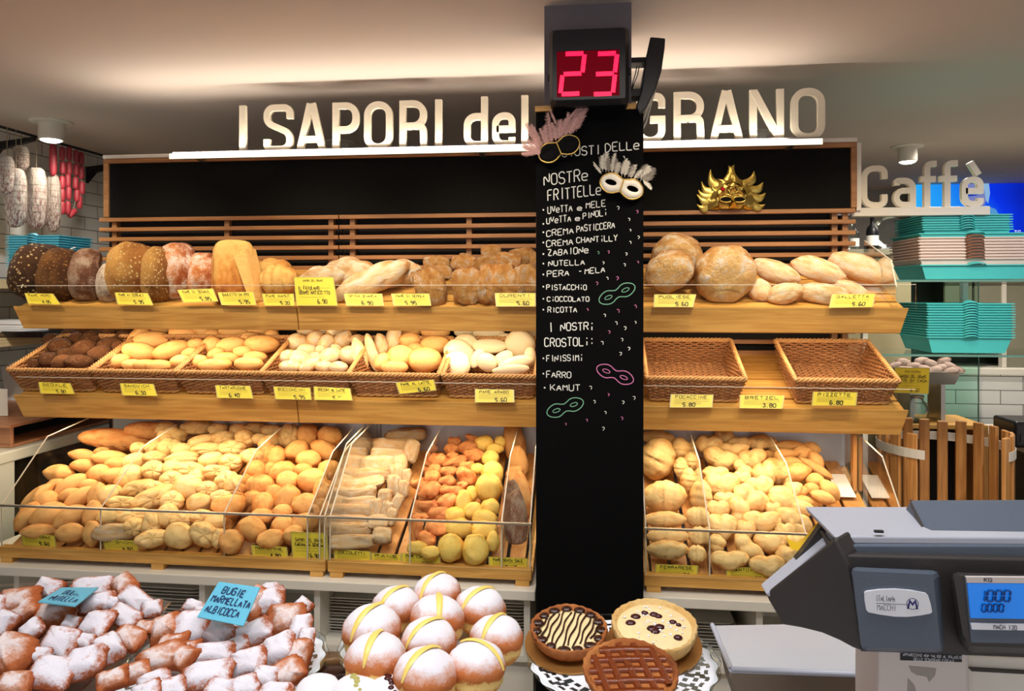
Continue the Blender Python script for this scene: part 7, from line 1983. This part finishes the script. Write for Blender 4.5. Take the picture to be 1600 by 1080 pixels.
for i in range(16):
    t = i/15; bx = 842+58*t; by = 236-30*t
    a = math.radians(118-55*t+rm.uniform(-14, 14)); L = rm.uniform(30, 54)
    fp.append((bx, by, bx+L*math.cos(a), by-L*math.sin(a), rm.uniform(0.006, 0.011)))
for i in range(5):
    a = math.radians(190-22*i); fp.append((843, 238+2*i, 843+28*math.cos(a), 236-24*math.sin(a), 0.008))
fp += [(838, 224, 826, 190, 0.003), (870, 196, 858, 170, 0.004), (884, 192, 903, 168, 0.004)]
eye_mask('feather_mask', 'black carnival mask with gold edge and pink feathers at the top left of the chalkboard', 874, 234, 34, 22, 'mask_black', fp, ['feather_pink'], eye_holes=False)
fp = []
for i in range(15):
    t = i/14; bx = 942+68*t; by = 268+18*t
    a = math.radians(105-62*t+rm.uniform(-16, 16)); L = rm.uniform(18, 32)
    fp.append((bx, by, bx+L*math.cos(a), by-L*math.sin(a), rm.uniform(0.006, 0.010)))
fp += [(938, 268, 926, 254, 0.003), (1004, 282, 1020, 294, 0.006), (1000, 280, 1018, 272, 0.006), (940, 272, 930, 256, 0.004)]
eye_mask('feather_mask', 'white carnival mask with gold edge and white feathers right of the chalk heading', 971, 292, 35, -18, 'mask_white', fp, ['feather_white', 'feather_white', 'feather_grey'])
# gold sun mask standing on the slat ledge
YM = YW-0.004
c = at(1143, 325, YM)
q = thing('sun_mask', 'gold sun shaped carnival mask with curling rays and a red gem', 'mask', c, 'carnival masks')
s = px2m(c)
def mp(x, y, d=0.0): return Vector((X(x, YM)-c.x, -d, at(x, y, YM).z-c.z))
rays = [((1096, 322), (1089, 320)), ((1100, 312), (1089, 304)), ((1103, 302), (1091, 297)), ((1106, 296), (1096, 284)), ((1116, 284), (1110, 265)), ((1131, 275), (1138, 259)), ((1152, 275), (1147, 258)), ((1165, 280), (1178, 268)), ((1176, 290), (1192, 285)), ((1182, 302), (1196, 302)), ((1184, 316), (1195, 320))]
cc = mp(1143, 318)
for i, ((bx, by), (tx, ty)) in enumerate(rays):
    B0 = mp(bx, by); T0 = mp(tx, ty); d = B0-cc; d.y = 0; d.normalize(); sd_ = Vector((-d.z, 0, d.x))
    base = B0-d*0.022; rl = T0-base; curl = 0.016*(1 if i < 5 or i == 6 else -1)
    L_, R_, C_ = [], [], []
    for k in range(9):
        t = k/8; p = base+rl*t+sd_*(curl*math.sin(PI*t)); w = 0.024*(1-t)**0.8+0.0012
        L_.append(p+sd_*w+Vector((0, -0.004, 0))); R_.append(p-sd_*w+Vector((0, -0.004, 0))); C_.append(p+Vector((0, -0.014*(1-0.5*t), 0)))
    MB().add(L_+C_+R_, [f for k in range(8) for f in ((k, k+1, 10+k, 9+k), (9+k, 10+k, 19+k, 18+k))], True).obj('ray', 'gold', q)
for i in range(13):
    a = math.radians(-12+204*i/12); d = Vector((math.cos(a), 0, math.sin(a))); sd_ = Vector((-d.z, 0, d.x))
    c0_ = mp(1142, 312); base = c0_+d*0.050; rl = d*(0.045+0.008*math.sin(i*2.4)); curl = 0.014*(1 if i % 2 else -1)
    L_, R_, C_ = [], [], []
    for k in range(9):
        t = k/8; p = base+rl*t+sd_*(curl*math.sin(PI*t)); w = 0.015*(1-t)**0.8+0.001
        L_.append(p+sd_*w+Vector((0, -0.010, 0))); R_.append(p-sd_*w+Vector((0, -0.010, 0))); C_.append(p+Vector((0, -0.022*(1-0.4*t), 0)))
    MB().add(L_+C_+R_, [f for k in range(8) for f in ((k, k+1, 10+k, 9+k), (9+k, 10+k, 19+k, 18+k))], True).obj('flame', 'gold', q)
# face disc with brow, nose and eye holes
b = MB(); n = 40
ro = [mp(1143+40*math.cos(2*PI*i/n), 316-38*math.sin(2*PI*i/n) if math.sin(2*PI*i/n) > -0.3 else 328, 0.004) for i in range(n)]
ri = [mp(1142+23*math.cos(2*PI*i/n), 310-24*math.sin(2*PI*i/n) if math.sin(2*PI*i/n) > -0.7 else 327, 0.022) for i in range(n)]
b.loft([ro, ri], caps=False, smooth=True)
b.obj('rim', 'gold', q)
rj = [mp(1142+22*math.cos(2*PI*i/n), 310-23*math.sin(2*PI*i/n) if math.sin(2*PI*i/n) > -0.7 else 326.5, 0.012) for i in range(n)]
MB().add(rj, [tuple(range(n))]).obj('forehead', plain('old_gold', (150, 110, 46), 0.35, 0.9, bump=0.3, bscale=40), q)
b = MB()
for sx, e in ((-1, 1133), (1, 1153)):
    P = [mp(e-9*sx*0+10*math.cos(2*PI*i/20), 313-4.5*math.sin(2*PI*i/20), 0.0265) for i in range(20)]
    b.tube(P, 0.0035, 6, closed=True)
b.tube([mp(1127, 308, 0.024), mp(1134, 305, 0.028), mp(1142, 309, 0.03), mp(1150, 305, 0.028), mp(1158, 308, 0.024)], 0.004, 6)
b.loft([[mp(1140, 311, 0.024), mp(1146, 311, 0.024), mp(1143, 309, 0.020)], [mp(1136, 327, 0.030), mp(1151, 327, 0.030), mp(1143, 318, 0.060)]])
for i in range(9):
    t = 2*PI*i/9; b.tube([mp(1145+4*i*0+(7+2*math.sin(3*t))*math.cos(t+u*0.5), 298-(6+2*math.cos(2*t))*math.sin(t+u*0.5), 0.022+0.004*math.sin(u)) for u in range(4)], 0.0022, 5)
b.obj('brow_and_nose', 'gold', q)
b = MB()
for e in (1133, 1153): b.add([mp(e+9*math.cos(2*PI*i/20), 313-4*math.sin(2*PI*i/20), 0.0255) for i in range(20)], [tuple(range(20))])
b.obj('eye_opening', 'mask_black', q, label='dark eye openings')
MB().ball(tuple(mp(1128, 297, 0.020)), 0.0085, 12, 8).obj('gem', 'red_gem', q, label='red gem')
